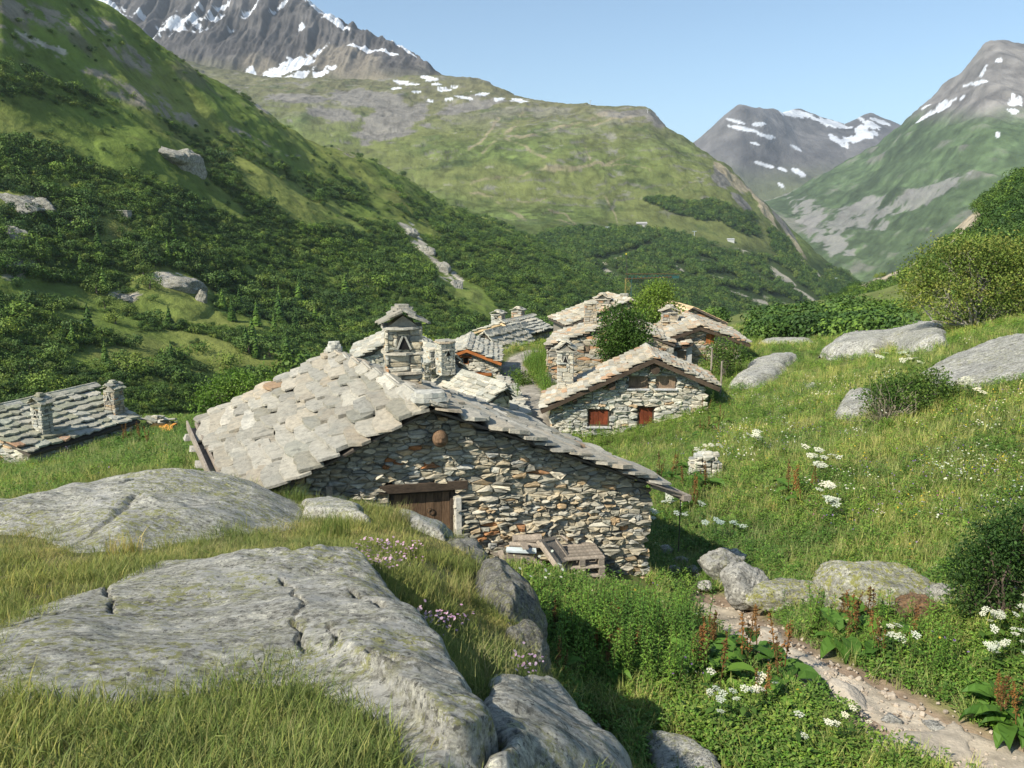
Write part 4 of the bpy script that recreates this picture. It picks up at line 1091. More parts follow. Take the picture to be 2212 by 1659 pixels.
def chimney(parent, base_off, c, ex, wx, wy, h, rng, pal, roofpal, cap='gable', courses=(), name='chimney', parts=False, knob=True, openings=True):
    """c: centre of the foot; ex: unit vector along the front face"""
    ex = np.asarray(ex, float); ey = np.cross(UP, ex); c = np.asarray(c, float)
    mb = MB(); hb = h * (0.78 if cap == 'gable' else 0.9)
    hop = h * 0.56
    mb.add(*box(c + UP * hb / 2, ex * (wx / 2 - 0.04), ey * (wy / 2 - 0.04), UP * hb / 2), (0.20, 0.185, 0.16))
    ch = obj(name, mb.build(name, M_MORTAR, base_off), parent)
    pc = Pieces('stone'); cs = max(0.05, wx / 9); chh = cs * 0.55
    ow = wx * 0.2
    holes = [(wx / 2 - ow, wx / 2 + ow, hop, hop + h * 0.15)] if openings else []
    for o, d, L in ((c - ex * wx / 2 - ey * (wy / 2 - 0.05), ex, wx), (c + ex * wx / 2 + ey * (wy / 2 - .05), -ex, wx), (c - ex * (wx / 2 - .05) + ey * wy / 2, -ey, wy), (c + ex * (wx / 2 - .05) - ey * wy / 2, ey, wy)):
        n = np.cross(d, UP)
        wall_pieces(pc, o, d, n, pack([(0, 0), (L, 0), (L, hb), (0, hb)], holes if L == wx else [], cs, chh, rng, 6, 4), 0.05, pal, rng)
    if openings:
        m2 = MB(); y = -(wy / 2 + 0.012); oh = h * 0.15
        m2.add(*prism([(-ow * .8, 0), (ow * .8, 0), (0, oh)], c + UP * hop + ey * y, ex, UP, ey, -0.012, 0.05), (0.012, 0.011, 0.01))
        o_ = obj('smoke_opening', m2.build('smoke_opening', M_GEN, base_off), ch)
        m2 = MB()
        for sg in (-1, 1):
            e_ = V3(0, 0, 0) + ex * sg * ow * .8 - UP * oh; l_ = np.linalg.norm(e_)
            m2.add(*box(c + UP * (hop + oh / 2) + ex * sg * (ow * .4 + .02) + ey * y, e_ * .5, ey * 0.035, np.cross(e_ / l_, ey) * .018), (0.40, 0.385, 0.33))
        obj('leaning_slabs', m2.build('leaning_slabs', M_STONE_A, base_off), o_)
    sl = Pieces('slab')
    def flat(z, k, th):
        M = np.eye(4); M[:3, 0] = ex * wx * k; M[:3, 1] = ey * wy * k; M[:3, 2] = UP * th; M[:3, 3] = c + UP * z - ey * wy * k * 0.5
        sl.add(rng.integers(len(SLABV)), M, wx * k, pick(roofpal, rng))
    for f in courses: flat(h * f, 1.16, 0.045)
    if cap == 'gable':
        flat(hb, 1.18, 0.05)
        g = MB(); gh = h * 0.125
        g.add(*prism([(-wx * .42, 0), (wx * .42, 0), (0, gh)], c + UP * (hb + 0.04), ex, UP, ey, -wy * .4, wy * .4), (0.27, 0.25, 0.21))
        obj('cap_gable', g.build('cap_gable', M_STONE_A, base_off), ch)
        for sg in (-1, 1):
            O = c + UP * (hb + 0.02) + ex * sg * wx * 0.62 - ey * wy * 0.60
            slab_rows(sl, O, ey, -ex * sg * wx * 0.62 + UP * gh * 1.3, wy * 1.2, rng, roofpal, wy * .5, wy * .7, wx * 0.4, 0.035)
        flat(hb + gh * 1.35 + 0.05, 0.6, 0.05)
        if knob: flat(hb + gh * 1.35 + 0.10, 0.4, 0.06)
    else:
        flat(hb, 1.2, 0.06); flat(hb + 0.07, 1.05, 0.05)
    pc.emit(ch, base_off, 'stone', 'small_stones', 120 if parts else 0, 7)
    sl.emit(ch, base_off, 'slab', 'thin_slabs', 60, 7)
    return ch

def house(name, label, apex, y, eaveL, eaveR, wall_ang, ridge_ang, depth, zb, rng, wallpal=PAL_LIGHT, roofpal=PAL_ROOF, front_over=0.3, side_over=0.35, cell=(0.11, 0.055),
          slab=(0.4, 0.8, 0.30, 0.045), openings=(), sides='', board=None, roof_cap=300, wall_cap=120, bias=0.0, wall_minpx=9, roof_minpx=9, special=None, fascia=M_WOODD, wallthick=0.10, roof_t=0.14, timber=False, wall_right=None):
    """a gabled stone house measured from the front verge of its roof"""
    A = P(apex[0], apex[1], y); wa = math.radians(wall_ang); ra = math.radians(ridge_ang)
    w = V3(math.cos(wa), math.sin(wa), 0); r = V3(-math.sin(ra), math.cos(ra), 0)
    n = V3(w[1], -w[0], 0)
    L = on_plane(eaveL[0], eaveL[1], A, w); R = on_plane(eaveR[0], eaveR[1], A, w)
    A, L, R = (np.array(t) for t in (A, L, R))
    base = V3(A[0], A[1], zb) + r * front_over
    t = thing(name, tuple(base), label, 'house')
    rt = roof_t                                    # roof build-up under the slabs
    sl = lambda X: float(np.dot(X - A, w))
    aL, aR = sl(L), sl(R)
    gl, gr = (L[2] - A[2]) / aL, (R[2] - A[2]) / aR
    O = V3(A[0], A[1], 0) + r * front_over      # wall face, s = 0 under the apex
    sL, sR = aL + side_over, aR - side_over
    if wall_right is not None: sR = float(np.dot(np.array(on_plane(wall_right[0], wall_right[1], O, w)) - O, w))
    drop = rt * 1.15
    roofz = lambda s: A[2] - drop + (gl if s < 0 else gr) * s
    poly = [(sL, zb), (sR, zb), (sR, roofz(sR)), (0, A[2] - drop), (sL, roofz(sL))]
    mb = MB(); D = depth - front_over - 0.2
    inset = wallthick
    pb = [(sL + inset, zb), (sR - inset, zb), (sR - inset, roofz(sR)), (0, A[2] - drop), (sL + inset, roofz(sL))]
    mb.add(*prism(pb, O, w, UP, r, inset, D), (0.20, 0.18, 0.15))
    wall = obj('wall', mb.build('wall', M_MORTAR, base), t)
    holes = []
    for op in openings:
        (u0, v0), (u1, v1) = op['px']
        p0 = np.array(on_plane(u0, v0, O, w)); p1 = np.array(on_plane(u1, v1, O, w))
        s0, s1 = float(np.dot(p0 - O, w)), float(np.dot(p1 - O, w)); z1, z0 = p0[2], p1[2]
        if s0 > s1: s0, s1 = s1, s0
        op['rect'] = (s0, s1, z0, z1)
        holes.append((s0, s1, z0, z1 + op.get('lint', 0)))
    rest = MB(); h0, h1, asp = cell[1] * 1.0, cell[1] * 2.4, 3.2
    rubble_wall(wall, base, O + r * inset * 0.9, w, n, poly, holes, h0, h1, asp, inset * .8, wallpal, rng, wall_cap, wall_minpx, min(.008, cell[1] * .12), special, rest)
    if 'R' in sides:
        hR = roofz(sR)
        rubble_wall(wall, base, O + w * (sR - inset * .9), r, V3(r[1], -r[0], 0), [(0, zb), (D, zb), (D, hR), (0, hR)], [], h0 * 1.3, h1 * 1.3, asp, inset * .8, wallpal, rng, 0, 99, .01, None, rest)
    if 'L' in sides:
        hL = roofz(sL)
        rubble_wall(wall, base, O + w * (sL + inset * .9) + r * D, -r, V3(-r[1], r[0], 0), [(0, zb), (D, zb), (D, hL), (0, hL)], [], h0 * 1.3, h1 * 1.3, asp, inset * .8, wallpal, rng, 0, 99, .01, None, rest)
    if rest.n:
        o = obj('small_stones', rest.build('small_stones', M_STONE_A, base), wall); o['kind'] = 'stuff'
    # openings: leaf set back in the stonework
    for op in openings:
        s0, s1, z0, z1 = op['rect']; k = op.get('kind', 'window'); m = op['mat']
        wd, hh = s1 - s0, z1 - z0
        cen = O + w * (s0 + s1) / 2 + UP * (z0 + z1) / 2 + r * (inset - 0.035)
        nb = op.get('boards', 5)
        fr = MB(); f = min(0.06, wd * .08)
        for a, b, c2, d in ((-wd / 2 + f / 2, 0, f / 2, hh / 2), (wd / 2 - f / 2, 0, f / 2, hh / 2), (0, hh / 2 - f / 2, wd / 2 - f - .003, f / 2), (0, -hh / 2 + f / 2, wd / 2 - f - .003, f / 2)):
            fr.add(*box(cen + w * a + UP * b - r * 0.012, w * c2, r * 0.035, UP * d))
        frame = obj(k, fr.build(k, op.get('frame', m), base), t)
        if op.get('dark'):
            d_ = MB(); d_.add(*box(cen + r * 0.02, w * (wd / 2 - f), r * 0.012, UP * (hh / 2 - f)))
            obj('pane', d_.build('pane', M_DARK, base), frame)
        else:
            iw = wd - 2 * f - 0.006
            for q in range(nb):
                bw = iw / nb; b_ = MB()
                b_.add(*box(cen + w * (-iw / 2 + (q + .5) * bw) + r * (0.004 + 0.004 * (q % 2)), w * (bw / 2 - 0.004), r * 0.018, UP * (hh / 2 - f - 0.004)))
                obj('board', b_.build('board', m, base), frame)
        if op.get('lintel') is not None:
            lb = MB(); e = op.get('lext', 0.15); lh = op.get('lh', 0.11)
            lb.add(*box(cen + UP * (hh / 2 + lh / 2 + 0.003) - r * 0.06, w * (wd / 2 + e), r * 0.09, UP * lh / 2))
            obj('lintel', lb.build('lintel', op['lintel'], base), frame)
        if op.get('sill'):
            lb = MB(); lb.add(*box(cen - UP * (hh / 2 + 0.035) - r * 0.10, w * (wd / 2 + 0.08), r * 0.13, UP * 0.03))
            obj('sill', lb.build('sill', M_SLAB_A, base), frame)
    # roof: deck and slabs
    deck = MB()
    for X, sg in ((L, -1), (R, 1)):
        vv = A - X
        q = np.array([X + r * .1, X + r * depth, A + r * depth, A + r * .1]); nn = np.cross(r, vv); nn /= np.linalg.norm(nn); nn = nn if nn[2] > 0 else -nn
        VV = np.concatenate([q - nn * (rt - .01), q - nn * 0.012])
        deck.add(VV, BOXF, (0.10, 0.085, 0.07))
    rf = obj('roof', deck.build('roof', M_MORTAR, base), t)
    if timber:
        for X in (L, R):
            vv = A - X; nn = np.cross(r, vv); nn /= np.linalg.norm(nn); nn = nn if nn[2] > 0 else -nn; nb = 13
            for q in range(nb):
                b_ = MB(); b_.add(*box(X + vv * (q + .5) / nb + r * depth / 2 + nn * (.03 + .012 * (q % 2)), r * (depth / 2 - rng.uniform(0, .12)), vv * .44 / nb, nn * .02))
                obj('roof_board', b_.build('roof_board', M_PALE, base), rf)
        return dict(t=t, base=base, A=A, L=L, R=R, w=w, r=r, n=n, O=O, depth=depth, poly=poly, rf=rf, wall=wall)
    sp = Pieces('slab')
    for X in (L, R):
        slab_rows(sp, X, r, A - X, depth, rng, roofpal, *slab[:2], slab[2], slab[3], bias=bias if X is L else -bias)
    # ridge slabs
    a = 0.0
    while a < depth:
        wd = rng.uniform(slab[0], slab[1])
        for sg, X in ((1, L), (-1, R)):
            e = (X - A); e /= np.linalg.norm(e)
            M = np.eye(4); M[:3, 0] = r * wd * 1.1 * sg; M[:3, 1] = -e * slab[2] * 1.0; M[:3, 2] = np.cross(r * sg, -e) * slab[3]
            if M[2, 2] < 0: M[:3, 0] *= -1; M[:3, 2] *= -1
            M[:3, 3] = A + r * (a + wd / 2) + e * slab[2] * 0.8 + UP * (slab[3] * 2.2)
            sp.add(rng.integers(len(SLABV)), M, wd, pick(roofpal, rng))
        a += wd
    sp.emit(rf, base, 'slab', 'thin_slabs', roof_cap, roof_minpx)
    if board is not None:                        # barge boards under the verge
        for X in (L, R):
            d = (A - X); ln = np.linalg.norm(d); d /= ln; nn = np.cross(r, d); nn = nn if nn[2] > 0 else -nn; nn /= np.linalg.norm(nn)
            b_ = MB(); b_.add(*box((A + X) / 2 - nn * 0.10 - r * 0.02 , d * (ln / 2 - 0.02), r * 0.03, nn * 0.085))
            obj('barge_board', b_.build('barge_board', board, base), t)
    return dict(t=t, base=base, A=A, L=L, R=R, w=w, r=r, n=n, O=O, depth=depth, poly=poly, rf=rf, wall=wall)

# ------------------------------------------------------------------ the nearest house
rg = np.random.default_rng(11)
WA, RA = 11.5, 26.7
w0 = V3(math.cos(math.radians(WA)), math.sin(math.radians(WA)), 0); r0 = V3(-math.sin(math.radians(RA)), math.cos(math.radians(RA)), 0)
corner = P(1410, 1250, 13.8)
yA = (P(940, 885, 1.0)); 
Apx = on_plane(940, 885, np.array(corner) - r0 * 0.35, w0)
def rust(s, z):
    # rust-red stones above the door as in the photograph
    if abs(s + 0.25) < 0.45 and abs(z - (Apx[2] - 1.0)) < 0.28 and rg.random() < 0.33: return np.array((0.34, 0.15, 0.06)) * rg.uniform(0.8, 1.25)
    if 0.9 < s < 1.7 and abs(z - (Apx[2] - 2.3)) < 0.15 and rg.random() < 0.12: return np.array((0.36, 0.18, 0.08))
    return None
MAIN = house('stone_house', 'nearest stone house with sunlit slab roof, big stepped chimney and plank door', (940, 885), Apx[1], (515, 1103), (1466, 1062), WA, RA, 6.6, corner[2] - 0.5, rg,
    PAL_WALL, PAL_ROOF, 0.38, 0.30, (0.066, 0.034), (0.65, 1.25, 0.28, 0.045),
    openings=[dict(px=((846, 1066), (986, 1190)), mat=M_DOOR, kind='door', boards=7, lintel=M_WOODD, lext=0.2, lh=0.14, lint=0.12, frame=M_WOODD)],
    roof_cap=300, wall_cap=300, bias=0.18, wall_minpx=8, roof_minpx=8, special=rust, wallthick=0.16, roof_t=0.06, wall_right=(1411, 1150))
mt, mbase = MAIN['t'], MAIN['base']
# stepped chimney
A0, rr0 = MAIN['A'], MAIN['r']
cy = 4.0
cpos = A0 + rr0 * cy
k = on_plane(872, 820, cpos + w0 * 0.42, w0)
chimney(MAIN['rf'], mbase, np.array(k) - UP * 0.35, w0, 0.74, 0.70, 1.86, rg, PAL_WALL, PAL_ROOF, 'gable', (0.28, 0.50), parts=True)
# capstones on the ridge ends
for (u, v), yy, sz in (((700, 752), None, 0.32), ((938, 880), None, 0.5)):
    q = A0 + rr0 * (6.45 if u < 800 else 0.25) + UP * 0.12
    for j in range(3 if u < 800 else 2):
        M = np.eye(4); s = sz * (1 - 0.16 * j)
        M[:3, 0] = w0 * s * 1.2; M[:3, 1] = np.array(V3(-w0[1], w0[0], 0)) * s; M[:3, 2] = UP * 0.07
        M[:3, 3] = q + UP * 0.07 * j - M[:3, 1] * 0.5
        o = obj('cap_stone', SLAB_ME[j + 2], MAIN['rf']); M[:3, 3] -= mbase; o.matrix_basis = Matrix(M.tolist()); o.color = (0.44, 0.43, 0.38, 1)
# carved wooden head on the end of the ridge beam
def carved_head(c, fwd, R=0.15):
    n, m = 28, 20; V = []; fwd = np.asarray(fwd); right = np.cross(fwd, UP)
    for i in range(m + 1):
        ph = math.pi * i / m - math.pi / 2
        for j in range(n):
            a = 2 * math.pi * j / n
            x, z, f = math.cos(ph) * math.sin(a), math.sin(ph), math.cos(ph) * math.cos(a)
            rad = 1.0
            if f > 0.2:
                rad += 0.42 * math.exp(-((x / 0.15) ** 2 + ((z + 0.10) / 0.22) ** 2))                 # nose
                rad += 0.17 * math.exp(-(((abs(x) - 0.33) / 0.25) ** 2 + ((z - 0.22) / 0.09) ** 2))   # brows
                rad -= 0.30 * math.exp(-(((abs(x) - 0.34) / 0.15) ** 2 + ((z - 0.06) / 0.10) ** 2))   # eyes
                rad -= 0.26 * math.exp(-((x / 0.30) ** 2 + ((z + 0.50) / 0.055) ** 2))                # mouth
                rad += 0.06 * math.exp(-((x / 0.28) ** 2 + ((z + 0.42) / 0.05) ** 2))
                rad += 0.14 * math.exp(-(((abs(x) - 0.5) / 0.2) ** 2 + ((z + 0.2) / 0.2) ** 2))
            V.append(np.asarray(c) + R * rad * (right * x * 0.92 + UP * z * 1.08 + fwd * f * 0.9))
    F = []
    for i in range(m):
        for j in range(n):
            p, q = i * n + j, i * n + (j + 1) % n
            F += [[p, q, q + n], [p, q + n, p + n]]
    return np.array(V), np.array(F)
hp = np.array(on_plane(948, 941, MAIN['O'], w0)) + MAIN['n'] * 0.20
hb = MB(); hb.add(*carved_head(hp, MAIN['n'], 0.14)); hb.add(*tube([hp - MAIN['n'] * 0.02, hp - MAIN['n'] * 0.4], [0.10, 0.10], 12))
obj('carved_head', hb.build('carved_head', M_DOOR, mbase, True), mt)
# wooden gutter along the left eave, standing on stone brackets, and the beam end under the right eave
L0 = MAIN['L']; el = []
g = MB()
eL = -w0
for s_, z_, hw, hh in ((0.14, -0.05, 0.09, 0.02), (0.05, 0.03, 0.018, 0.08), (0.23, 0.05, 0.018, 0.10)):
    g.add(*box(L0 + eL * s_ + rr0 * 3.0 + UP * z_, w0 * hw, rr0 * 3.2, UP * hh))
obj('gutter', g.build('gutter', M_WOODG, mbase), mt)
for d in (2.2, 3.4, 4.6, 5.8):
    b_ = MB(); b_.add(*box(L0 + eL * 0.12 + rr0 * d - UP * 0.13, w0 * 0.2, rr0 * 0.08, UP * 0.05, 0.02, rg), (0.36, 0.34, 0.30))
    obj('bracket_stone', b_.build('bracket_stone', M_STONE_A, mbase), mt)
R0 = MAIN['R']; g = MB()
p1 = np.array(on_plane(1478, 1066, R0, w0))
dd = (R0 - A0) / np.linalg.norm(R0 - A0)
g.add(*tube([p1 - UP * 0.05, p1 - dd * 0.6 - UP * 0.06 + rr0 * .1], [0.05, 0.05], 6))
g.add(*box(p1 - dd * 0.35 - UP * 0.02, dd * 0.4, rr0 * 0.06, UP * 0.012))
g.add(*box(p1 + rr0 * 2.5 - UP * 0.06, w0 * 0.07, rr0 * 2.6, UP * 0.05))
obj('eave_beam', g.build('eave_beam', M_WOODG, mbase), mt)
# small board on the wall left of the door
q = np.array(on_plane(712, 1068, MAIN['O'], w0)); b_ = MB(); b_.add(*box(q + MAIN['n'] * 0.06, w0 * 0.05, MAIN['n'] * 0.02, UP * 0.16))
obj('batten', b_.build('batten', M_WOODG, mbase), mt)
# limewashed door jamb
q0 = np.array(on_plane(990, 1075, MAIN['O'], w0)); q1 = np.array(on_plane(990, 1165, MAIN['O'], w0)); b_ = MB()
b_.add(*box((q0 + q1) / 2 + rr0 * 0.06, w0 * 0.045, rr0 * 0.09, UP * (q0[2] - q1[2]) / 2), (0.5, 0.48, 0.42))
obj('door_jamb', b_.build('door_jamb', M_MORTAR, mbase), mt)
# ring handle of the door
pts = [np.array(on_plane(932, 1106, MAIN['O'], w0)) + rr0 * 0.08 + w0 * 0.05 * math.sin(a) + UP * 0.05 * math.cos(a) for a in np.linspace(0, 2 * math.pi, 13)]
b_ = MB(); b_.add(*tube(pts, [0.008] * 13, 5)); obj('door_ring', b_.build('door_ring', M_WOODD, mbase), mt)

# ------------------------------------------------------------------ the other houses
shut = lambda u0, v0, u1, v1, m=M_SHUT, **k: dict(px=((u0, v0), (u1, v1)), mat=m, kind=k.pop('kind', 'shutter'), **k)
H2 = house('stone_house', 'grey stone house with two red-brown shutters below two grey ones', (1413, 774), 33.7, (1166, 886), (1558, 838), -4, -4, 3.7, P(1300, 955, 34)[2] - 0.6, np.random.default_rng(21),
    PAL_LIGHT, PAL_ROOFR, 0.4, 0.45, (0.115, 0.06), (0.38, 0.75, 0.27, 0.045),
    openings=[shut(1270, 884, 1316, 922, boards=4, sill=True, frame=M_WOODD), shut(1378, 879, 1412, 921, boards=3, frame=M_WOODD), shut(1359, 813, 1399, 840, M_SHUTG, boards=6, sill=True, lintel=M_WOODG, lext=.04, lh=.05), shut(1419, 813, 1459, 840, M_SHUTG, boards=6, sill=True, lintel=M_WOODG, lext=.04, lh=.05)],
    sides='L', board=M_WOODD, wallthick=0.2, wall_cap=150)
def beam_end(Hs, u, v, R, out=0.3):
    q = np.array(on_plane(u, v, Hs['O'], Hs['w'])); m = MB(); m.add(*tube([q + Hs['n'] * out, q - Hs['n'] * 0.3], [R, R], 10))
    obj('beam_end', m.build('beam_end', M_WOODD, Hs['base'], False), Hs['t'])
beam_end(H2, 1414, 797, 0.2); beam_end(H2, 1321, 832, 0.17); beam_end(H2, 1242, 866, 0.12, 0.2); beam_end(H2, 1516, 824, 0.16)
kk = np.array(P(1221, 818, 36.3)); chimney(H2['rf'], H2['base'], kk - UP * 0.5, H2['w'], 0.75, 0.75, 2.3, np.random.default_rng(22), PAL_LIGHT, PAL_ROOFL, 'gable', (0.55,), knob=True)

H3 = house('stone_house', 'reddish slab-roofed house behind the shuttered house, with orange shutter and plastered annex', (1514, 706), 46, (1325, 772), (1623, 744), -4, -6, 7.5, -9.4, np.random.default_rng(31),
    PAL_WARM, PAL_ROOFR, 0.35, 0.4, (0.15, 0.075), (0.45, 0.9, 0.34, 0.055), openings=[shut(1526, 722, 1543, 742, M_ORANGE, boards=3)], board=M_WOODD, wall_cap=40)
# plastered annex in front, with its own half roof
def annex():
    r = H3['r']; w = H3['w']; base = H3['base']
    p_hi = np.array(on_plane(1497, 741, H3['O'] - r * 1.2, w)); p_lo = np.array(on_plane(1325, 790, H3['O'] - r * 1.2, w))
    s = float(np.dot(p_hi - p_lo, w)); zb = -9.4
    m = MB(); m.add(*prism([(0.2, 0), (s, 0), (s, p_hi[2] - zb - .12), (0.2, p_lo[2] - zb - .1)], V3(p_lo[0], p_lo[1], zb) + r * 0.3, w, UP, r, 0, 0.9), (0.42, 0.42, 0.41))
    an = obj('annex', m.build('annex', M_MORTAR, base), H3['t'])
    pc = Pieces('slab'); slab_rows(pc, p_lo, r, p_hi - p_lo, 1.5, np.random.default_rng(5), PAL_ROOFR, .4, .8, .32, .05)
    pc.emit(an, base, 'slab', 'thin_slabs', 40, 8)
    d = p_hi - p_lo; ln = np.linalg.norm(d); d /= ln; b_ = MB(); b_.add(*box((p_hi + p_lo) / 2 - UP * 0.10, d * ln / 2, r * 0.03, UP * 0.07)); obj('barge_board', b_.build('barge_board', M_WOODD, base), an)
    c0 = np.array(on_plane(1463, 757, H3['O'] - r * 0.9, w)); c1 = np.array(on_plane(1482, 776, H3['O'] - r * 0.9, w)); cc = (c0 + c1) / 2
    b_ = MB(); wd = abs(np.dot(c1 - c0, w)); hh = abs(c1[2] - c0[2])
    for q in range(5): b_.add(*box(cc + w * wd * ((q + .5) / 5 - .5) - r * 0.03, w * wd * 0.095, r * 0.03, UP * hh / 2))
    obj('shutter', b_.build('shutter', M_SHUTG, base), an)
annex()
kk = np.array(P(1445, 707, 51)); chimney(H3['rf'], H3['base'], kk - UP * 0.6, H3['w'], 0.95, 0.9, 2.0, np.random.default_rng(32), PAL_WARM, PAL_ROOFR, 'gable', (0.5,), openings=False)

H4 = house('stone_house', 'tall warm-coloured ruined stone house behind the narrow chimney, with one tiny window', (1330, 700), 45, (1176, 750), (1460, 745), -4, -8, 6.0, -9.6, np.random.default_rng(41),
    PAL_WARM, PAL_ROOFR, 0.12, 0.1, (0.14, 0.07), (0.45, 0.9, 0.34, 0.055), openings=[shut(1262, 746, 1273, 760, M_SHUTG, boards=3)], sides='L', wall_cap=120)
kk = np.array(P(1275, 710, 48)); chimney(H4['rf'], H4['base'], kk - UP * 0.8, H4['w'], 0.75, 0.7, 2.6, np.random.default_rng(42), PAL_WARM, PAL_ROOFL, 'flat', (), openings=False)
H5 = house('stone_house', 'farthest slab-roofed house in the row, its ridge just below the crane', (1365, 650), 58, (1222, 706), (1470, 700), -4, 10, 6, -10, np.random.default_rng(51),
    PAL_WARM, PAL_ROOFR, 0.3, 0.3, (0.2, 0.10), (0.5, 1.0, 0.4, 0.06), wall_cap=0)
kk = np.array(P(1301, 674, 60)); chimney(H5['rf'], H5['base'], kk - UP * 0.6, H5['w'], 1.05, 1.0, 2.0, np.random.default_rng(52), PAL_WARM, PAL_ROOFR, 'gable', (0.6,), openings=False)
kk = np.array(P(1348, 652, 60)); chimney(H5['rf'], H5['base'], kk - UP * 0.4, H5['w'], 0.55, 0.55, 1.0, np.random.default_rng(53), PAL_WARM, PAL_ROOFL, 'flat', ())
H6 = house('timber_roofed_house', 'house under repair whose new roof is bare pale boards', (1500, 664), 62, (1452, 692), (1574, 699), -4, 6, 6.5, -11, np.random.default_rng(57),
    PAL_WARM, PAL_ROOFR, 0.3, 0.3, (0.2, 0.1), wall_cap=0, timber=True, board=M_PALE)
# left of the lane
def on_roof(Hs, X, u, v):
    """where the line of sight meets the slope that holds eave point X"""
    nn = np.cross(Hs['r'], Hs['A'] - X); a, b = ray(u, v); d = V3(float(a), 1.0, float(b))
    return d * (np.dot(nn, X) / np.dot(nn, d))
H7 = house('stone_house', 'small stone house with orange-stained roof edge, window and door by the lane', (1008, 754), 47, (944, 778), (1085, 784), -5, 1, 6.5, -9.8, np.random.default_rng(61),
    PAL_LIGHT, PAL_ROOFL, 0.3, 0.15, (0.13, 0.065), (0.4, 0.8, 0.34, 0.05), openings=[dict(px=((1001, 773), (1012, 787)), mat=M_ORANGE, kind='window', frame=M_ORANGE, dark=True, lintel=M_ORANGE, lext=.2, lh=.16, lint=.1), dict(px=((1031, 811), (1053, 838)), mat=M_ORANGE, kind='door', boards=4, lintel=M_ORANGE, lext=.25, lh=.16, lint=.1)],
    board=M_ORANGE, sides='R', wall_cap=60, roof_minpx=11)
H8 = house('stone_house', 'low house with even slab courses tucked right behind the nearest roof, beside the lane', (1094, 835), 33, (1054, 876), (1112, 862), 31, 31, 8.5, -9.6, np.random.default_rng(71),
    PAL_WALL, PAL_ROOFL, 0.15, 0.15, (0.13, 0.065), (0.38, 0.7, 0.25, 0.045), sides='R', wall_cap=40)
H9 = house('stone_house', 'long slab-roofed house with two small chimneys above the shaded side of the lane', (1083, 697), 66, (1020, 718), (1138, 727), -20, -27, 5.6, -10.6, np.random.default_rng(81),
    PAL_LIGHT, PAL_ROOFL, 0.3, 0.3, (0.2, 0.1), (0.5, 1.0, 0.42, 0.06), sides='R', board=M_PALE, wall_cap=0)
kk = np.array(P(1076, 698, 68)); chimney(H9['rf'], H9['base'], kk - UP * 0.5, H9['w'], 0.95, 0.95, 1.6, np.random.default_rng(82), PAL_LIGHT, PAL_ROOFL, 'gable', ())
kk = np.array(P(1119, 690, 71)); chimney(H9['rf'], H9['base'], kk - UP * 0.5, H9['w'], 0.95, 0.95, 1.6, np.random.default_rng(83), PAL_WARM, PAL_ROOFL, 'gable', (), openings=False)
H10 = house('stone_house', 'rough low lean-to of uneven slabs below the long roof, dark wall on the lane', (1046, 722), 60, (1015, 742), (1078, 763), -20, -27, 6.2, -10.4, np.random.default_rng(91),
    PAL_WARM, PAL_ROOFL, 0.2, 0.2, (0.2, 0.1), (0.5, 1.1, 0.5, 0.08), sides='R', wall_cap=0, bias=0.2)
H11 = house('stone_house', 'slab-roofed house whose gable shows left of the big stepped chimney', (866, 728), 41, (752, 782), (988, 802), 8, 8, 6, -10, np.random.default_rng(95),
    PAL_LIGHT, PAL_ROOFL, 0.25, 0.25, (0.15, 0.075), (0.45, 0.9, 0.36, 0.05), wall_cap=20, roof_minpx=11)
H12 = house('stone_house', 'low roof with flat-capped chimneys between the big stepped chimney and the orange-edged house', (978, 764), 37.5, (926, 806), (1004, 796), 28, 28, 6.5, -10, np.random.default_rng(94),
    PAL_LIGHT, PAL_ROOFL, 0.2, 0.2, (0.15, 0.075), (0.4, 0.8, 0.32, 0.05), wall_cap=20, roof_minpx=11)
def roof_chimney(Hs, X, u, v, vtop, wx, wy, seed, pal, rpal, cap, courses, **k):
    q = on_roof(Hs, X, u, v); h = (v - vtop) / FPX * q[1] * 1.02 + 0.3
    chimney(Hs['rf'], Hs['base'], q - UP * 0.3, Hs['w'], wx, wy, h, np.random.default_rng(seed), pal, rpal, cap, courses, **k)
roof_chimney(H12, H12['L'], 962, 795, 732, .72, .7, 96, PAL_LIGHT, PAL_ROOFR, 'flat', (0.7,))
roof_chimney(H12, H12['L'], 937, 792, 752, .55, .5, 97, PAL_LIGHT, PAL_ROOFL, 'flat', ())
roof_chimney(H12, H12['L'], 921, 820, 780, .36, .4, 98, PAL_WALL, PAL_ROOFL, 'flat', (0.6,))
# left-hand house: long slope towards the meadow
HL = house('stone_house', 'left-hand house of big grey-green slabs with two pillar chimneys below the wooded slope', (-75, 901), 27, (-230, 955), (59, 984), -17, -17, 5.3, -9.4, np.random.default_rng(99),
    PAL_LIGHT, PAL_ROOFG, 0.15, 0.12, (0.12, 0.06), (0.36, 0.66, 0.36, 0.055), wall_cap=30, sides='R')
roof_chimney(HL, HL['R'], 95, 938, 850, .48, .48, 103, PAL_LIGHT, PAL_ROOFG, 'gable', (0.6,), parts=True)
roof_chimney(HL, HL['R'], 249, 894, 824, .52, .5, 104, PAL_WARM, PAL_ROOFG, 'gable', (0.55,), parts=True)
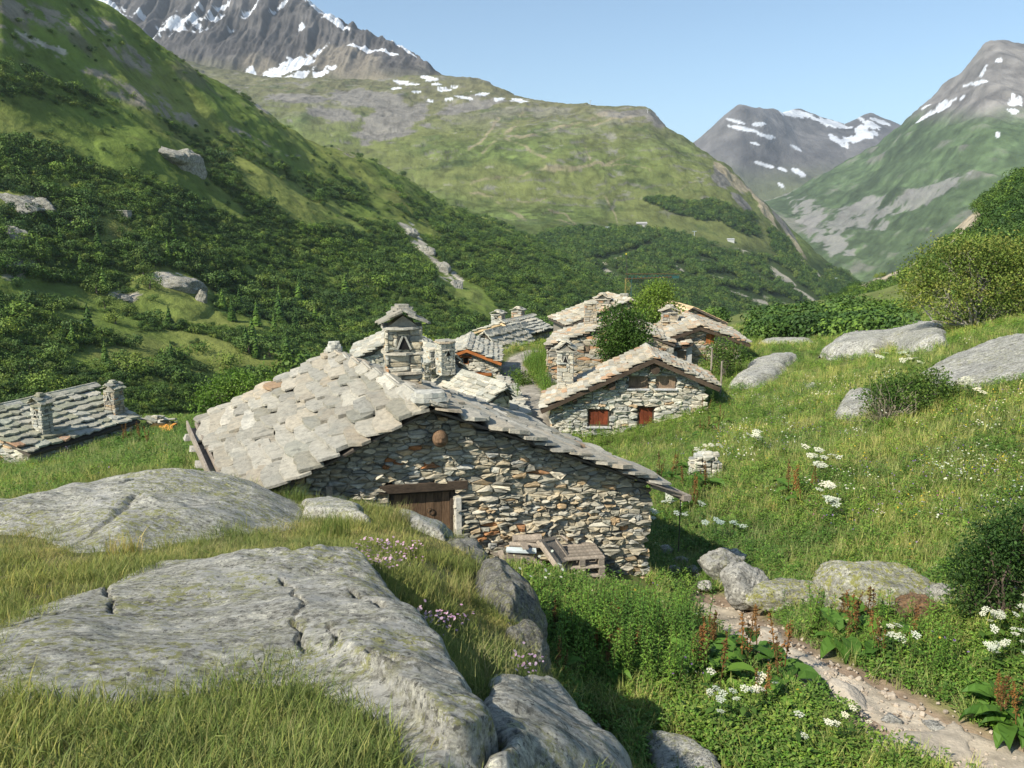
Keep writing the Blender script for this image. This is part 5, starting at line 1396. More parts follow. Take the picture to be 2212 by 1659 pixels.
# ------------------------------------------------------------------ boulders and small stones
def boulder_mesh(name, r, seed, mat, flat=0.0, n=3, facet=0.5):
    bm_v = []
    nu, nv = 72, 44
    th = np.linspace(0, 2 * math.pi, nu, endpoint=False); ph = np.linspace(-math.pi / 2, math.pi / 2, nv)
    T, Q = np.meshgrid(th, ph)
    d = np.stack([np.cos(Q) * np.cos(T), np.cos(Q) * np.sin(T), np.sin(Q)], -1)
    k = np.ones(T.shape)
    rs = np.random.default_rng(seed)
    for _ in range(11):                          # planar cuts give flat faces and edges
        a = rs.normal(0, 1, 3); a /= np.linalg.norm(a); h = rs.uniform(0.55, 0.85)
        dot = np.maximum(d @ a, 1e-3); k = np.minimum(k, np.where(dot > h, h / dot, 1.0) * facet + k * (1 - facet))
    k = k * (1 + 0.10 * fbm(d[..., 0] * 2 + seed, d[..., 1] * 2, d[..., 2] * 2, oct=5, seed=seed) + 0.09 * ridged(d[..., 0] * 3.3, d[..., 1] * 3.3, d[..., 2] * 1.3, oct=4, seed=seed) + 0.05 * fbm(d[..., 0] * 7, d[..., 1] * 7, d[..., 2] * 7, oct=4, seed=seed + 9))
    V = d * k[..., None] * np.asarray(r)
    F = []
    i = np.arange(nv - 1)[:, None] * nu + np.arange(nu)[None]; j = np.arange(nv - 1)[:, None] * nu + (np.arange(nu) + 1)[None] % nu
    F = np.stack([i, j, j + nu, i + nu], -1).reshape(-1, 4)
    c = np.ones((nu * nv, 3)) * np.array((0.39, 0.345, 0.28))
    return mesh(name, V.reshape(-1, 3), F, mat, True, col=c)
def boulder(label, u, v, r, seed, mat, y=None, sink=0.3, rot=0.0, facet=0.9, tilt=(0, 0)):
    p = hit(u, v) if y is None else P(u, v, y)
    o = obj('boulder', boulder_mesh('boulder', r, seed, mat, facet=facet), None, label, 'boulder')
    o.location = (p.x, p.y, p.z + r[2] * (1 - 2 * sink)); o.rotation_euler = (tilt[0], tilt[1], rot)
    return o
boulder('big boulder splashed with yellow-green lichen above the footpath', 1900, 1325, (1.02, 0.62, 0.56), 3, M_ROCKY, sink=0.2, rot=-0.12)
boulder('long low grey and yellow boulder just left of the big lichen boulder', 1700, 1315, (0.86, 0.45, 0.32), 5, M_ROCKY, sink=0.25, rot=0.1)
boulder('rusty brown rounded stone leaning against the big lichen boulder', 1975, 1350, (0.30, 0.27, 0.26), 8, M_ROCKB, sink=0.1)
boulder('grey block with a shaded left side, farthest of the stones beside the nearest house', 1562, 1238, (0.52, 0.45, 0.36), 12, M_ROCKG, y=14.6, sink=0.3, rot=0.3, facet=0.9)
boulder('pale pointed block standing where the footpath enters the shade', 1612, 1285, (0.48, 0.42, 0.45), 14, M_ROCKG, y=13.2, sink=0.35, rot=-0.3, facet=0.95, tilt=(0.2, 0.3))
boulder('pale rock behind the big lichen boulder, half under the rowan', 2035, 1305, (0.35, 0.3, 0.28), 16, M_ROCKG, sink=0.3, facet=0.9)
boulder('tall dark knobbly rock face dropping from the grass bank to the dock plants', 1072, 1372, (0.50, 1.15, 0.72), 21, M_ROCKD, y=7.6, sink=0.52, rot=0.25, facet=0.8)
boulder('steep grey rock at the lower end of the knobbly rock face, above the shaded docks', 1112, 1450, (0.40, 0.7, 0.55), 23, M_ROCKD, y=6.4, sink=0.6, rot=0.3, facet=0.8)
boulder('mossy rock under the woodpile end of the grassy bank', 1005, 1238, (0.42, 0.9, 0.42), 25, M_ROCKD, y=9.2, sink=0.5, rot=0.2)
for k, (u, v, r) in enumerate([(1735, 1452, .13), (1690, 1442, .16), (1830, 1512, .24), (1850, 1490, .09), (1925, 1560, .12), (2015, 1572, .11), (1790, 1480, .07), (1960, 1545, .07), (1880, 1610, .14), (1700, 1455, .06), (1765, 1500, .08)]):
    lab = ['pale half-buried stone in the left edge of the footpath', 'broad flat stone at the left edge of the footpath in the grass', 'largest bare stone bulging out of the middle of the footpath'][k] if k < 3 else 'small stone lying on the earth of the footpath'
    o = boulder(lab, u, v, (r * 1.25, r, r * 0.6), 40 + k, M_PATH if k not in (0, 4, 5) else M_ROCKG, sink=0.35, rot=k)
    if k >= 3: o['group'] = 'small stones on the footpath'
for k, (u, v, yy, r) in enumerate([(1470, 1215, 15.5, .16), (1440, 1190, 16, .14), (1500, 1240, 15, .2), (1455, 1235, 14.6, .12), (1525, 1270, 14, .15)]):
    o = boulder('loose rubble stone in the shade beside the right corner of the nearest house', u, v, (r * 1.2, r, r * 0.7), 60 + k, M_ROCKG, y=yy, sink=0.3, rot=k); o['group'] = 'rubble beside the nearest house'
for k, (u, v, r, l) in enumerate([(1755, 838, .3, 'small white stone in the meadow right of the shuttered house'), (1520, 880, .25, 'lone pale stone at the foot of the shuttered house wall')]):
    boulder(l, u, v, (r, r * .8, r * .6), 70 + k, M_ROCKG, sink=0.3)

# ------------------------------------------------------------------ leaning ruin of a pillar
rp = np.random.default_rng(5)
pb = hit(1522, 1030); pl = thing('wall_stub', tuple(pb), 'short pale stub of dry-stone wall standing alone on the meadow', 'wall stub')
bm_ = MB(); bm_.add(*box(V3(*pb) + UP * 0.3, V3(0.30, 0, 0), V3(0, 0.2, 0), UP * 0.36), (0.22, 0.2, 0.17)); cr = obj('core', bm_.build('core', M_MORTAR, pb), pl)
pc = Pieces('stone'); 
wall_pieces(pc, V3(*pb) + V3(-0.36, -0.2, 0), V3(1, 0, 0), V3(0, -1, 0), pack([(0, -0.3), (0.74, -0.3), (0.74, 0.5), (0.5, 0.72), (0.06, 0.66), (0, 0.5)], [], 0.07, 0.05, rp), 0.13, PAL_LIGHT, rp)
wall_pieces(pc, V3(*pb) + V3(-0.30, 0.2, 0), V3(0, -1, 0), V3(-1, 0, 0), pack([(0, -0.3), (0.45, -0.3), (0.45, 0.55), (0, 0.55)], [], 0.07, 0.05, rp), 0.13, PAL_LIGHT, rp)
for q in range(5):
    M = np.eye(4); M[:3, 0] *= .34; M[:3, 1] *= .26; M[:3, 2] *= .1; M[:3, 3] = np.array(pb) + V3(-.2 + .1 * q, -.12 + .05 * (q % 2), .62 + .03 * (q % 3)); pc.add(q, M, .3, pick(PAL_LIGHT, rp))
pc.emit(cr, pb, 'stone', 'small_stones', 60, 6)

# ------------------------------------------------------------------ low walls along the lane
def dry_wall(label, pts, h, thick, seed, pal, cap=True):
    rngw = np.random.default_rng(seed); b0 = V3(*pts[0]); t = thing('stone_wall', tuple(b0), label, 'wall')
    core = MB(); pc = Pieces('stone'); sl = Pieces('slab')
    for a, b in zip(pts[:-1], pts[1:]):
        a = V3(*a); b = V3(*b); d = b - a; d[2] = 0; L = np.linalg.norm(d); d /= L; n = V3(d[1], -d[0], 0)
        zz = min(a[2], b[2]) - 1.0
        core.add(*box((a + b) / 2 * V3(1, 1, 0) + UP * (zz + (h + 1.0) / 2) , d * L / 2, n * (thick / 2 - .06), UP * ((h + 1.0) / 2)), (0.22, 0.2, 0.17))
        for sg in (1, -1):
            wall_pieces(pc, (a if sg > 0 else b) * V3(1, 1, 0) + UP * zz + n * sg * (thick / 2 - .06), d * sg, n * sg, pack([(0, 0), (L, 0), (L, h + 1), (0, h + 1)], [], 0.15, 0.08, rngw), 0.08, pal, rngw)
        if cap: slab_rows(sl, a * V3(1, 1, 0) + UP * (zz + h + 1.0) + n * thick / 2, d, -n * thick + UP * 0.02, L, rngw, PAL_ROOFL, .4, .8, thick * .8, .06)
    c = obj('core', core.build('core', M_MORTAR, b0), t)
    pc.emit(c, b0, 'stone', 'small_stones', 0); sl.emit(c, b0, 'slab', 'cap_slabs', 0)
a = P(1128, 852, 34); b = P(1096, 822, 41); c_ = P(1088, 806, 46)
dry_wall('flat-topped stone wall stepping down along the left edge of the lane', [(a.x, a.y, -8.9), (b.x, b.y, -9.2)], 1.2, 0.9, 3, PAL_WALL)
dry_wall('upper length of pale wall between the lane and the orange-edged house', [(b.x - .1, b.y + .3, -9.2), (c_.x, c_.y, -9.4)], 0.9, 0.8, 4, PAL_LIGHT)

# ------------------------------------------------------------------ plants
def leafq(p, d, up, L, W, bend=0.25):
    """pointed leaf of two folded quads -> 4 triangles"""
    d = np.asarray(d, float); up = np.asarray(up, float)
    s = np.cross(d, up); s /= np.linalg.norm(s) + 1e-9; n = np.cross(s, d)
    m = p + d * L * 0.5 + n * L * bend * 0.4; e = p + d * L - UP * L * bend
    V = [p, m + s * W / 2 - n * W * 0.12, e, m - s * W / 2 - n * W * 0.12, m]
    return np.array(V), np.array([[0, 1, 4], [1, 2, 4], [0, 4, 3], [4, 2, 3]])
def rdir(rng, up=0.0):
    v = rng.normal(0, 1, 3); v[2] += up; return v / np.linalg.norm(v)
def g_tuft(rng, n, h, spread, w, cols, lean=0.5):
    m = MB()
    for _ in range(n):
        a = rng.uniform(0, 2 * math.pi); r = spread * math.sqrt(rng.random()); p = V3(r * math.cos(a), r * math.sin(a), -0.02)
        hh = h * rng.uniform(0.5, 1.15); la = rng.uniform(0, 2 * math.pi); ln = lean * rng.uniform(0.1, 1.0) * hh
        d = V3(math.cos(la), math.sin(la), 0); s = V3(-d[1], d[0], 0) * w * rng.uniform(.7, 1.3)
        p1 = p + UP * hh * 0.55 + d * ln * 0.3; p2 = p + UP * hh * (1 - 0.25 * lean * rng.random()) + d * ln
        V = [p - s, p + s, p1 + s * 0.8, p1 - s * 0.8, p2]
        c = np.array(cols[rng.integers(len(cols))]) * rng.uniform(0.8, 1.2)
        m.add(V, [[0, 1, 2], [0, 2, 3], [3, 2, 4]], c)
    return m
def g_herb(rng, h, nl, L, W, cols, top=None):
    m = MB(); lean = rng.normal(0, 0.08, 2); tip = V3(lean[0], lean[1], 1) * h
    m.add(*tube([V3(0, 0, -.03), tip * 0.5, tip], [0.006, 0.005, 0.003], 3, False), (0.10, 0.11, 0.04))
    for k in range(nl):
        t = 0.12 + 0.86 * k / nl; a = k * 2.4 + rng.normal(0, .3)
        d = V3(math.cos(a), math.sin(a), 0.35 + 0.5 * t); d /= np.linalg.norm(d)
        m.add(*leafq(tip * t, d, UP, L * (1.05 - 0.45 * t) * rng.uniform(.8, 1.2), W, 0.3), np.array(cols[rng.integers(len(cols))]) * rng.uniform(.8, 1.2))
    return m
def g_leafy(rng, n, R, h, L, W, cols):
    m = MB()
    for _ in range(n):
        a = rng.uniform(0, 2 * math.pi); r = R * math.sqrt(rng.random()); d = V3(math.cos(a), math.sin(a), rng.uniform(0.0, 1.0)); d /= np.linalg.norm(d)
        m.add(*leafq(V3(r * math.cos(a) * .6, r * math.sin(a) * .6, h * rng.uniform(0.15, 1)), d, UP, L * rng.uniform(.6, 1.2), W * rng.uniform(.7, 1.2), 0.25), np.array(cols[rng.integers(len(cols))]) * rng.uniform(.75, 1.25))
    return m
GREEN = [(0.13, 0.21, 0.042), (0.165, 0.25, 0.052), (0.10, 0.175, 0.034), (0.20, 0.265, 0.075)]
FRESH = [(0.14, 0.27, 0.045), (0.18, 0.32, 0.06), (0.11, 0.22, 0.037)]
DRY = [(0.40, 0.355, 0.16), (0.31, 0.32, 0.11), (0.23, 0.275, 0.08), (0.46, 0.39, 0.20), (0.35, 0.325, 0.13)]
MEAD = [(0.30, 0.39, 0.10), (0.36, 0.42, 0.13), (0.44, 0.45, 0.19), (0.23, 0.33, 0.075)]
def t_mesh(mb, name, mat): return mb.build(name, mat)
rgv = np.random.default_rng(77)
TURFG = [(0.21, 0.265, 0.075), (0.27, 0.30, 0.10), (0.16, 0.22, 0.055), (0.33, 0.32, 0.13)]
STRAW = [(0.46, 0.45, 0.21), (0.40, 0.42, 0.16), (0.52, 0.49, 0.26), (0.32, 0.38, 0.12)]
T_FINE = [t_mesh(g_tuft(rgv, 30, .06, .085, .0014, DRY if i % 4 else TURFG, 1.1), 'turf', M_GRASS) for i in range(5)]
T_LUSH = [t_mesh(g_tuft(rgv, 30, .105, .085, .0018, TURFG + DRY[1:3], .9), 'turf', M_GRASS) for i in range(4)]
T_MEAD = [t_mesh(g_tuft(rgv, 24, .40, .15, .0055, STRAW if i > 2 else MEAD, .55), 'meadow', M_GRASS) for i in range(5)]
T_HERB = [t_mesh(g_herb(rgv, rgv.uniform(.6, .95), 30, .125, .022, FRESH), 'herb', M_LEAF) for i in range(6)]
T_LEAFY = [t_mesh(g_leafy(rgv, 30, .2, .28, .085, .04, GREEN + FRESH), 'leafy', M_LEAF) for i in range(4)]
def flower_mb(rng, n, R, h0, h1, size, col, stalk=True):
    m = MB()
    for _ in range(n):
        a = rng.uniform(0, 6.283); r = R * math.sqrt(rng.random()); h = rng.uniform(h0, h1); p = V3(r * math.cos(a), r * math.sin(a), h)
        t1 = rng.normal(0, .35, 2); ex = V3(1, 0, t1[0]) * size; ey = V3(0, 1, t1[1]) * size
        V = [p] + [p + ex * math.cos(k * 1.0472) * rng.uniform(.75, 1.1) + ey * math.sin(k * 1.0472) for k in range(6)]
        m.add(V, [[0, k + 1, (k + 1) % 6 + 1] for k in range(6)], np.array(col) * rng.uniform(.85, 1.1))
        if stalk: m.add([p, V3(r * .8 * math.cos(a) + .004, r * .8 * math.sin(a), 0), V3(r * .8 * math.cos(a) - .004, r * .8 * math.sin(a), 0)], [[0, 1, 2]], (0.09, 0.13, 0.04))
    return m
WHITE = (0.74, 0.74, 0.66)
T_DAISY = [t_mesh(flower_mb(rgv, 11, .36, .28, .42, .021, WHITE), 'flowers', M_PETAL) for _ in range(3)] + [t_mesh(flower_mb(rgv, 4, .25, .26, .40, .016, c), 'flowers', M_PETAL) for c in [(.42, .12, .30), (.55, .42, .05), (.25, .16, .40), (.62, .58, .36)]]
T_PINK = [t_mesh(flower_mb(rgv, 6, .10, .10, .17, .011, c), 'flowers', M_PETAL) for c in [(.62, .36, .60), (.68, .46, .66)]]

def gn_scatter(name, pts, templates, idx, scl, rz, kind='stuff', label=None, tilt=0.12, rng=rgv):
    n = len(pts)
    me = bpy.data.meshes.new(name); me.vertices.add(n); me.vertices.foreach_set('co', np.asarray(pts, np.float32).ravel())
    at = me.attributes.new('rot', 'FLOAT_VECTOR', 'POINT'); r = np.zeros((n, 3), np.float32); r[:, 2] = rz; r[:, :2] = rng.normal(0, tilt, (n, 2)); at.data.foreach_set('vector', r.ravel())
    at = me.attributes.new('scl', 'FLOAT_VECTOR', 'POINT'); s = np.asarray(scl, np.float32); s = np.repeat(s[:, None], 3, 1) if s.ndim == 1 else s; at.data.foreach_set('vector', np.ascontiguousarray(s).ravel())
    at = me.attributes.new('idx', 'INT', 'POINT'); at.data.foreach_set('value', np.asarray(idx, np.int32))
    o = obj(name, me, kind=kind, label=label)
    ng = bpy.data.node_groups.new(name + '_spread', 'GeometryNodeTree')
    ng.interface.new_socket('Geometry', in_out='INPUT', socket_type='NodeSocketGeometry'); ng.interface.new_socket('Geometry', in_out='OUTPUT', socket_type='NodeSocketGeometry')
    gi = ng.nodes.new('NodeGroupInput'); go = ng.nodes.new('NodeGroupOutput'); iop = ng.nodes.new('GeometryNodeInstanceOnPoints'); jn = ng.nodes.new('GeometryNodeJoinGeometry')
    for tm in templates:
        to = bpy.data.objects.new(name + '_piece', tm)
        oi = ng.nodes.new('GeometryNodeObjectInfo'); oi.inputs['Object'].default_value = to; oi.inputs['As Instance'].default_value = False
        gt = ng.nodes.new('GeometryNodeGeometryToInstance'); ng.links.new(oi.outputs['Geometry'], gt.inputs[0]); ng.links.new(gt.outputs[0], jn.inputs[0])
    def na(nm, ty):
        x = ng.nodes.new('GeometryNodeInputNamedAttribute'); x.data_type = ty; x.inputs['Name'].default_value = nm; return x.outputs[0]
    e2r = ng.nodes.new('FunctionNodeEulerToRotation')
    ng.links.new(na('rot', 'FLOAT_VECTOR'), e2r.inputs[0])
    ng.links.new(gi.outputs[0], iop.inputs['Points']); ng.links.new(jn.outputs[0], iop.inputs['Instance'])
    iop.inputs['Pick Instance'].default_value = True
    ng.links.new(na('idx', 'INT'), iop.inputs['Instance Index']); ng.links.new(e2r.outputs[0], iop.inputs['Rotation']); ng.links.new(na('scl', 'FLOAT_VECTOR'), iop.inputs['Scale'])
    ng.links.new(iop.outputs[0], go.inputs[0])
    md = o.modifiers.new('spread', 'NODES'); md.node_group = ng
    return o
def polar(n, r0, r1, rng, half=37, p=1.0):
    q = rng.random(n)
    r = np.exp(np.log(r0) + q ** p * (np.log(r1) - np.log(r0))); a = np.radians(rng.uniform(-half, half, n))
    return r * np.sin(a), r * np.cos(a)
def footprints(x, y):
    """inside a building"""
    m = np.zeros(np.shape(x), bool)
    for Hs in (MAIN, H2, H3, H4, H5, H6, H7, H8, H9, H10, H11, H12, HL):
        dx, dy = x - Hs['O'][0], y - Hs['O'][1]; w, r = Hs['w'], Hs['r']
        det = w[0] * r[1] - w[1] * r[0]
        s = (dx * r[1] - dy * r[0]) / det; t = (w[0] * dy - w[1] * dx) / det
        s0, s1 = Hs['poly'][0][0], Hs['poly'][1][0]
        m |= (s > s0 - .05) & (s < s1 + .05) & (t > -0.05) & (t < Hs['depth'])
    return m

def yard(x, y):
    """trodden strip along the front wall where the timber lies"""
    d = dist_line(x, y, np.array([tuple(P(1040, 1240, 12.9))[:2], tuple(P(1250, 1250, 13.0))[:2], tuple(P(1330, 1255, 13.2))[:2]]))
    return d < 0.75
# turf among the foreground rocks
x, y = polar(60000, 1.2, 14, rgv, 40, 1.0)
sd = sdist(x, y, EDGE)
k = (sd > -0.75) & ~on_rock(x, y, 0.22) & ~footprints(x, y)
x, y, sd = x[k], y[k], sd[k]
lush = fbm(x * 0.8, y * 0.8, oct=4, seed=201); bare = fbm(x * 1.1 + 40, y * 1.1, oct=4, seed=202)
k = (bare < 0.06 + 0.5 * lush) | (rgv.random(len(x)) < .22)
x, y, lush = x[k], y[k], lush[k]
z = H(x, y)
li = (lush > 0.22) | (rgv.random(len(x)) < 0.05)
idx = np.where(li, 5 + rgv.integers(0, 4, len(x)), rgv.integers(0, 5, len(x)))
r = np.hypot(x, y)
gn_scatter('turf_grass', np.stack([x, y, z], 1), T_FINE + T_LUSH, idx, rgv.uniform(.6, 1.25, len(x)) * (1 + 0.06 * np.clip(r - 4, 0, 8)), rgv.uniform(0, 6.28, len(x)), tilt=0.2)
# meadow grass
x, y = polar(95000, 5.0, 95, rgv, 40, 0.85)
sd = sdist(x, y, EDGE)
u, v = proj(np.stack([x, y, H(x, y)], -1))
wd = dist_line(x, y, WAY) + 0.25 * fbm(x * 2, y * 2, oct=3, seed=22)
k = (sd < -0.5) & ~on_rock(x, y, -0.05) & ~footprints(x, y) & ~yard(x, y) & (wd > 0.55) & (dist_line(x, y, ROAD) > 1.15)
k &= ~((wd < 0.9) & (rgv.random(len(x)) < 0.5))
x, y = x[k], y[k]; r = np.hypot(x, y)
m1 = fbm(x * 0.22, y * 0.22, oct=4, seed=205)
leafy = (m1 + 0.6 * fbm(x * 0.9, y * 0.9, oct=3, seed=206) > 0.24) & (r < 30)
idx = np.where(leafy & (rgv.random(len(x)) < 0.4), 5 + rgv.integers(0, 4, len(x)), np.where(fbm(x * .3 + 70, y * .3, oct=4, seed=208) + .35 * rgv.normal(0, 1, len(x)) > 0.05, 3 + rgv.integers(0, 2, len(x)), rgv.integers(0, 3, len(x))))
gn_scatter('meadow_grass', np.stack([x, y, H(x, y)], 1), T_MEAD + T_LEAFY, idx, rgv.uniform(.55, 1.05, len(x)) * (0.70 + 0.012 * r), rgv.uniform(0, 6.28, len(x)), tilt=0.18)
# small meadow flowers
x, y = polar(16000, 7.5, 60, rgv, 38, 0.8)
u, v = proj(np.stack([x, y, H(x, y)], -1))
band = np.clip(blobs(u, v, [(2000, 1080, 330, 130, 15), (1800, 1120, 200, 80), (2150, 1000, 200, 200), (1700, 900, 300, 100, -20)], 1.2 * fbm(x * .35, y * .35, oct=4, seed=207) - .15), 0, 1)
k = (sdist(x, y, EDGE) < -0.6) & ~on_rock(x, y) & ~footprints(x, y) & (dist_line(x, y, WAY) > .9) & (rgv.random(len(x)) < 0.03 + 0.9 * band)
x, y = x[k], y[k]
gn_scatter('meadow_flowers', np.stack([x, y, H(x, y)], 1), T_DAISY, rgv.choice(7, len(x), p=[.29, .29, .29, .03, .02, .02, .06]), rgv.uniform(.8, 1.2, len(x)), rgv.uniform(0, 6.28, len(x)))
# willowherb and nettle-like growth below the nearest house
def cluster(n, L, rng, y_lo=6, y_hi=40):
    U = []; W = []
    for u0, v0, ru, rv, wt in L:
        m = int(n * wt); U.append(u0 + rng.uniform(-1, 1, m) * ru); W.append(v0 + rng.uniform(-1, 1, m) * rv)
    return hits(np.concatenate(U), np.concatenate(W))
hp_ = cluster(1.0, [(1240, 1390, 160, 40, 240), (1400, 1375, 100, 40, 130), (1250, 1420, 110, 60, 160), (1420, 1440, 110, 70, 160), (1350, 955, 120, 15, 90), (1480, 905, 70, 40, 60), (1150, 830, 30, 50, 60), (1600, 1290, 40, 40, 12), (1700, 1360, 80, 25, 50), (1900, 1420, 150, 60, 90), (1560, 800, 50, 30, 40), (1450, 1040, 60, 50, 70)], rgv)
k = (dist_line(hp_[:, 0], hp_[:, 1], WAY) > 0.7) & (sdist(hp_[:, 0], hp_[:, 1], EDGE) < -0.6) & ~footprints(hp_[:, 0], hp_[:, 1])
k &= (dist_line(hp_[:, 0], hp_[:, 1], ROAD) > 1.3) & ~yard(hp_[:, 0], hp_[:, 1])
hp_ = hp_[k]
gn_scatter('willowherb', hp_, T_HERB, rgv.integers(0, 6, len(hp_)), rgv.uniform(.42, .92, len(hp_)) * (1 + 0.01 * hp_[:, 1]), rgv.uniform(0, 6.28, len(hp_)), tilt=0.08)

# rank green between the lane and the tall warm house
gw = np.stack([rgv.uniform(1112, 1186, 1500), rgv.uniform(772, 888, 1500)]); gw = hits(gw[0], gw[1]); k = (dist_line(gw[:, 0], gw[:, 1], ROAD) > .75) & ~footprints(gw[:, 0], gw[:, 1]) & (gw[:, 1] < 64)
gw = gw[k]
gn_scatter('lane_weeds', gw, T_LEAFY + T_HERB + T_MEAD[:2], rgv.integers(0, 12, len(gw)), rgv.uniform(.9, 1.8, len(gw)), rgv.uniform(0, 6.28, len(gw)))
# single tufts that stand out on the rocks
for u, v, s_, lab in ((640, 1088, 1.0, 'bright green grass tuft on the rock below the nearest roof corner'), (270, 1205, .8, 'yellow-green grass tuft between the two bedrock slabs on the left'), (720, 1165, 1.1, 'dense dark green tuft in the grass strip above the big slab'), (1060, 1490, .9, 'pale dry grass tuft on the right edge of the big slab'), (985, 1300, .8, 'straw-coloured tuft beside the dark knobbly rock face'), (860, 1130, .9, 'yellow grass tuft in front of the wooden door')):
    q = hit(u, v); mb_ = g_tuft(rgv, 170, .34 * s_, .17 * s_, .0028, GREEN[:2] + DRY[1:3] if 'green' in lab and 'yellow' not in lab else DRY, .8)
    o = obj('grass_tuft', mb_.build('grass_tuft', M_GRASS), None, lab, 'grass tuft'); o.location = q
# dock plants: broad leaves and rusty seed spikes
def dock_leaf(rng):
    n = 5; V = []; F = []; L = 0.34
    for i in range(n + 1):
        t = i / n; wv = 0.085 * math.sin(math.pi * min(1, 0.12 + t * 0.9)) ** 0.7 * (1.12 - 0.3 * t)
        zz = 0.10 + 0.24 * t - 0.30 * t * t; xx = 0.08 + L * t
        V += [(xx, -wv, zz + 0.03 + 0.012 * math.sin(i * 2.1)), (xx, 0, zz), (xx, wv, zz + 0.03 + 0.012 * math.cos(i * 1.7))]
    for i in range(n):
        a = i * 3; F += [[a, a + 3, a + 4], [a, a + 4, a + 1], [a + 1, a + 4, a + 5], [a + 1, a + 5, a + 2]]
    m = MB(); m.add(V, F, np.array((0.085, 0.175, 0.03)) * rng.uniform(.85, 1.2)); m.add([(0, -.006, 0), (0, .006, 0), (.09, 0, .10)], [[0, 1, 2]], (0.14, 0.12, 0.05))
    return m.build('leaf', M_LEAF)
def dock_spike(rng):
    m = MB(); h = 0.62
    m.add(*tube([(0, 0, 0), (0.01, 0, h * .5), (0.0, 0.01, h)], [.007, .006, .003], 4, False), (0.16, 0.09, 0.04))
    for k in range(70):
        t = rng.uniform(0.42, 1.0); a = rng.uniform(0, 6.28); R = 0.045 * (1.15 - t); p = V3(R * math.cos(a), R * math.sin(a), h * t)
        m.add(*leafq(p, rdir(rng, .6), UP, .035, .022, .1), np.array((0.225, 0.115, 0.045)) * rng.uniform(.6, 1.3))
    return m.build('seed_spike', M_LEAF)
DL = [dock_leaf(rgv) for _ in range(5)]; DS = [dock_spike(rgv) for _ in range(4)]
def dock(p, sc_, label, group, nl=8, ns=2):
    t = thing('dock_plant', tuple(p), label, 'dock plant', group)
    for k in range(nl):
        o = obj('leaf', DL[rgv.integers(5)], t); o.rotation_euler = (rgv.normal(0, .12), rgv.uniform(-.35, .45), k * 6.28 / nl + rgv.normal(0, .25)); s = sc_ * rgv.uniform(.75, 1.2); o.scale = (s, s, s); o.location = (0, 0, rgv.uniform(0, .12))
    for k in range(ns):
        o = obj('seed_spike', DS[rgv.integers(4)], t); o.rotation_euler = (rgv.normal(0, .1), rgv.normal(0, .1), rgv.uniform(0, 6)); s = sc_ * rgv.uniform(.8, 1.2); o.scale = (s, s, s); o.location = (rgv.normal(0, .05), rgv.normal(0, .05), 0)
def docks(L, n, label, group, sc_=1.0, nl=7, ns=2):
    q = cluster(1.0, L, rgv)
    for p in q[:n]:
        if dist_line(np.array([p[0]]), np.array([p[1]]), WAY)[0] < 0.5 or sdist(np.array([p[0]]), np.array([p[1]]), EDGE)[0] > -0.55: continue
        dock(p, sc_ * rgv.uniform(.85, 1.2), label, group, nl, ns if rgv.random() < .8 else 1)
docks([(2165, 1590, 55, 50, 14)], 14, 'broad-leaved dock with rusty seed spike in the bottom right corner', 'docks in the bottom right corner', .85, 8, 1)
docks([(1240, 1430, 120, 50, 16), (1200, 1380, 60, 30, 5)], 21, 'dock plant with rusty spikes in the green patch below the knobbly rock face', 'docks below the rock face', .75)
docks([(1800, 1370, 70, 35, 7)], 7, 'dock plant beside the path in front of the big lichen boulder', 'docks in front of the lichen boulder')
docks([(1590, 1490, 110, 70, 12)], 12, 'dock plant with rust-coloured spike on the left edge of the footpath', 'docks left of the footpath')
docks([(1930, 1420, 60, 30, 3)], 3, 'dock plant with rusty spikes right of the footpath under the brown stone', 'docks right of the footpath', 1.0, 6, 2)
docks([(1470, 1060, 70, 50, 10)], 10, 'rusty-spiked dock in the rank growth right of the nearest house', 'docks right of the nearest house', 1.1, 5, 2)
docks([(1500, 920, 60, 30, 6), (1700, 1080, 60, 30, 4), (300, 965, 40, 12, 5)], 15, 'distant dock with a rusty seed spike standing in the meadow grass', 'docks far out in the meadow', 1.1, 4, 2)

# white umbels
def umbel_mesh(rng, big):
    m = MB(); n = 16 if big else 11; R = 0.075
    for k in range(n):
        a = k * 2.4; r = R * math.sqrt((k + .5) / n); p = V3(r * math.cos(a), r * math.sin(a), -0.25 * r + rng.normal(0, .004))
        m.add([p] + [p + V3(math.cos(j * 1.2566) * .017, math.sin(j * 1.2566) * .017, rng.normal(0, .003)) * rng.uniform(.8, 1.2) for j in range(5)], [[0, j + 1, (j + 1) % 5 + 1] for j in range(5)], np.array((0.76, 0.76, 0.68)) * rng.uniform(.85, 1.08))
        m.add([p, V3(.003, 0, -.07), V3(-.003, 0, -.07)], [[0, 1, 2]], (0.16, 0.2, 0.08))
    return m.build('umbel', M_PETAL)
UM = [umbel_mesh(rgv, True) for _ in range(4)]
sm = MB(); sm.add(*tube([(0, 0, 0), (.01, 0, .5), (0, 0, 1)], [.006, .005, .004], 4, False), (0.12, 0.17, 0.06))
for k in range(4): sm.add(*leafq(V3(0, 0, .15 + .15 * k), rdir(rgv, .4), UP, .16, .07, .2), (0.08, 0.15, 0.03))
STEM = sm.build('stem', M_LEAF)
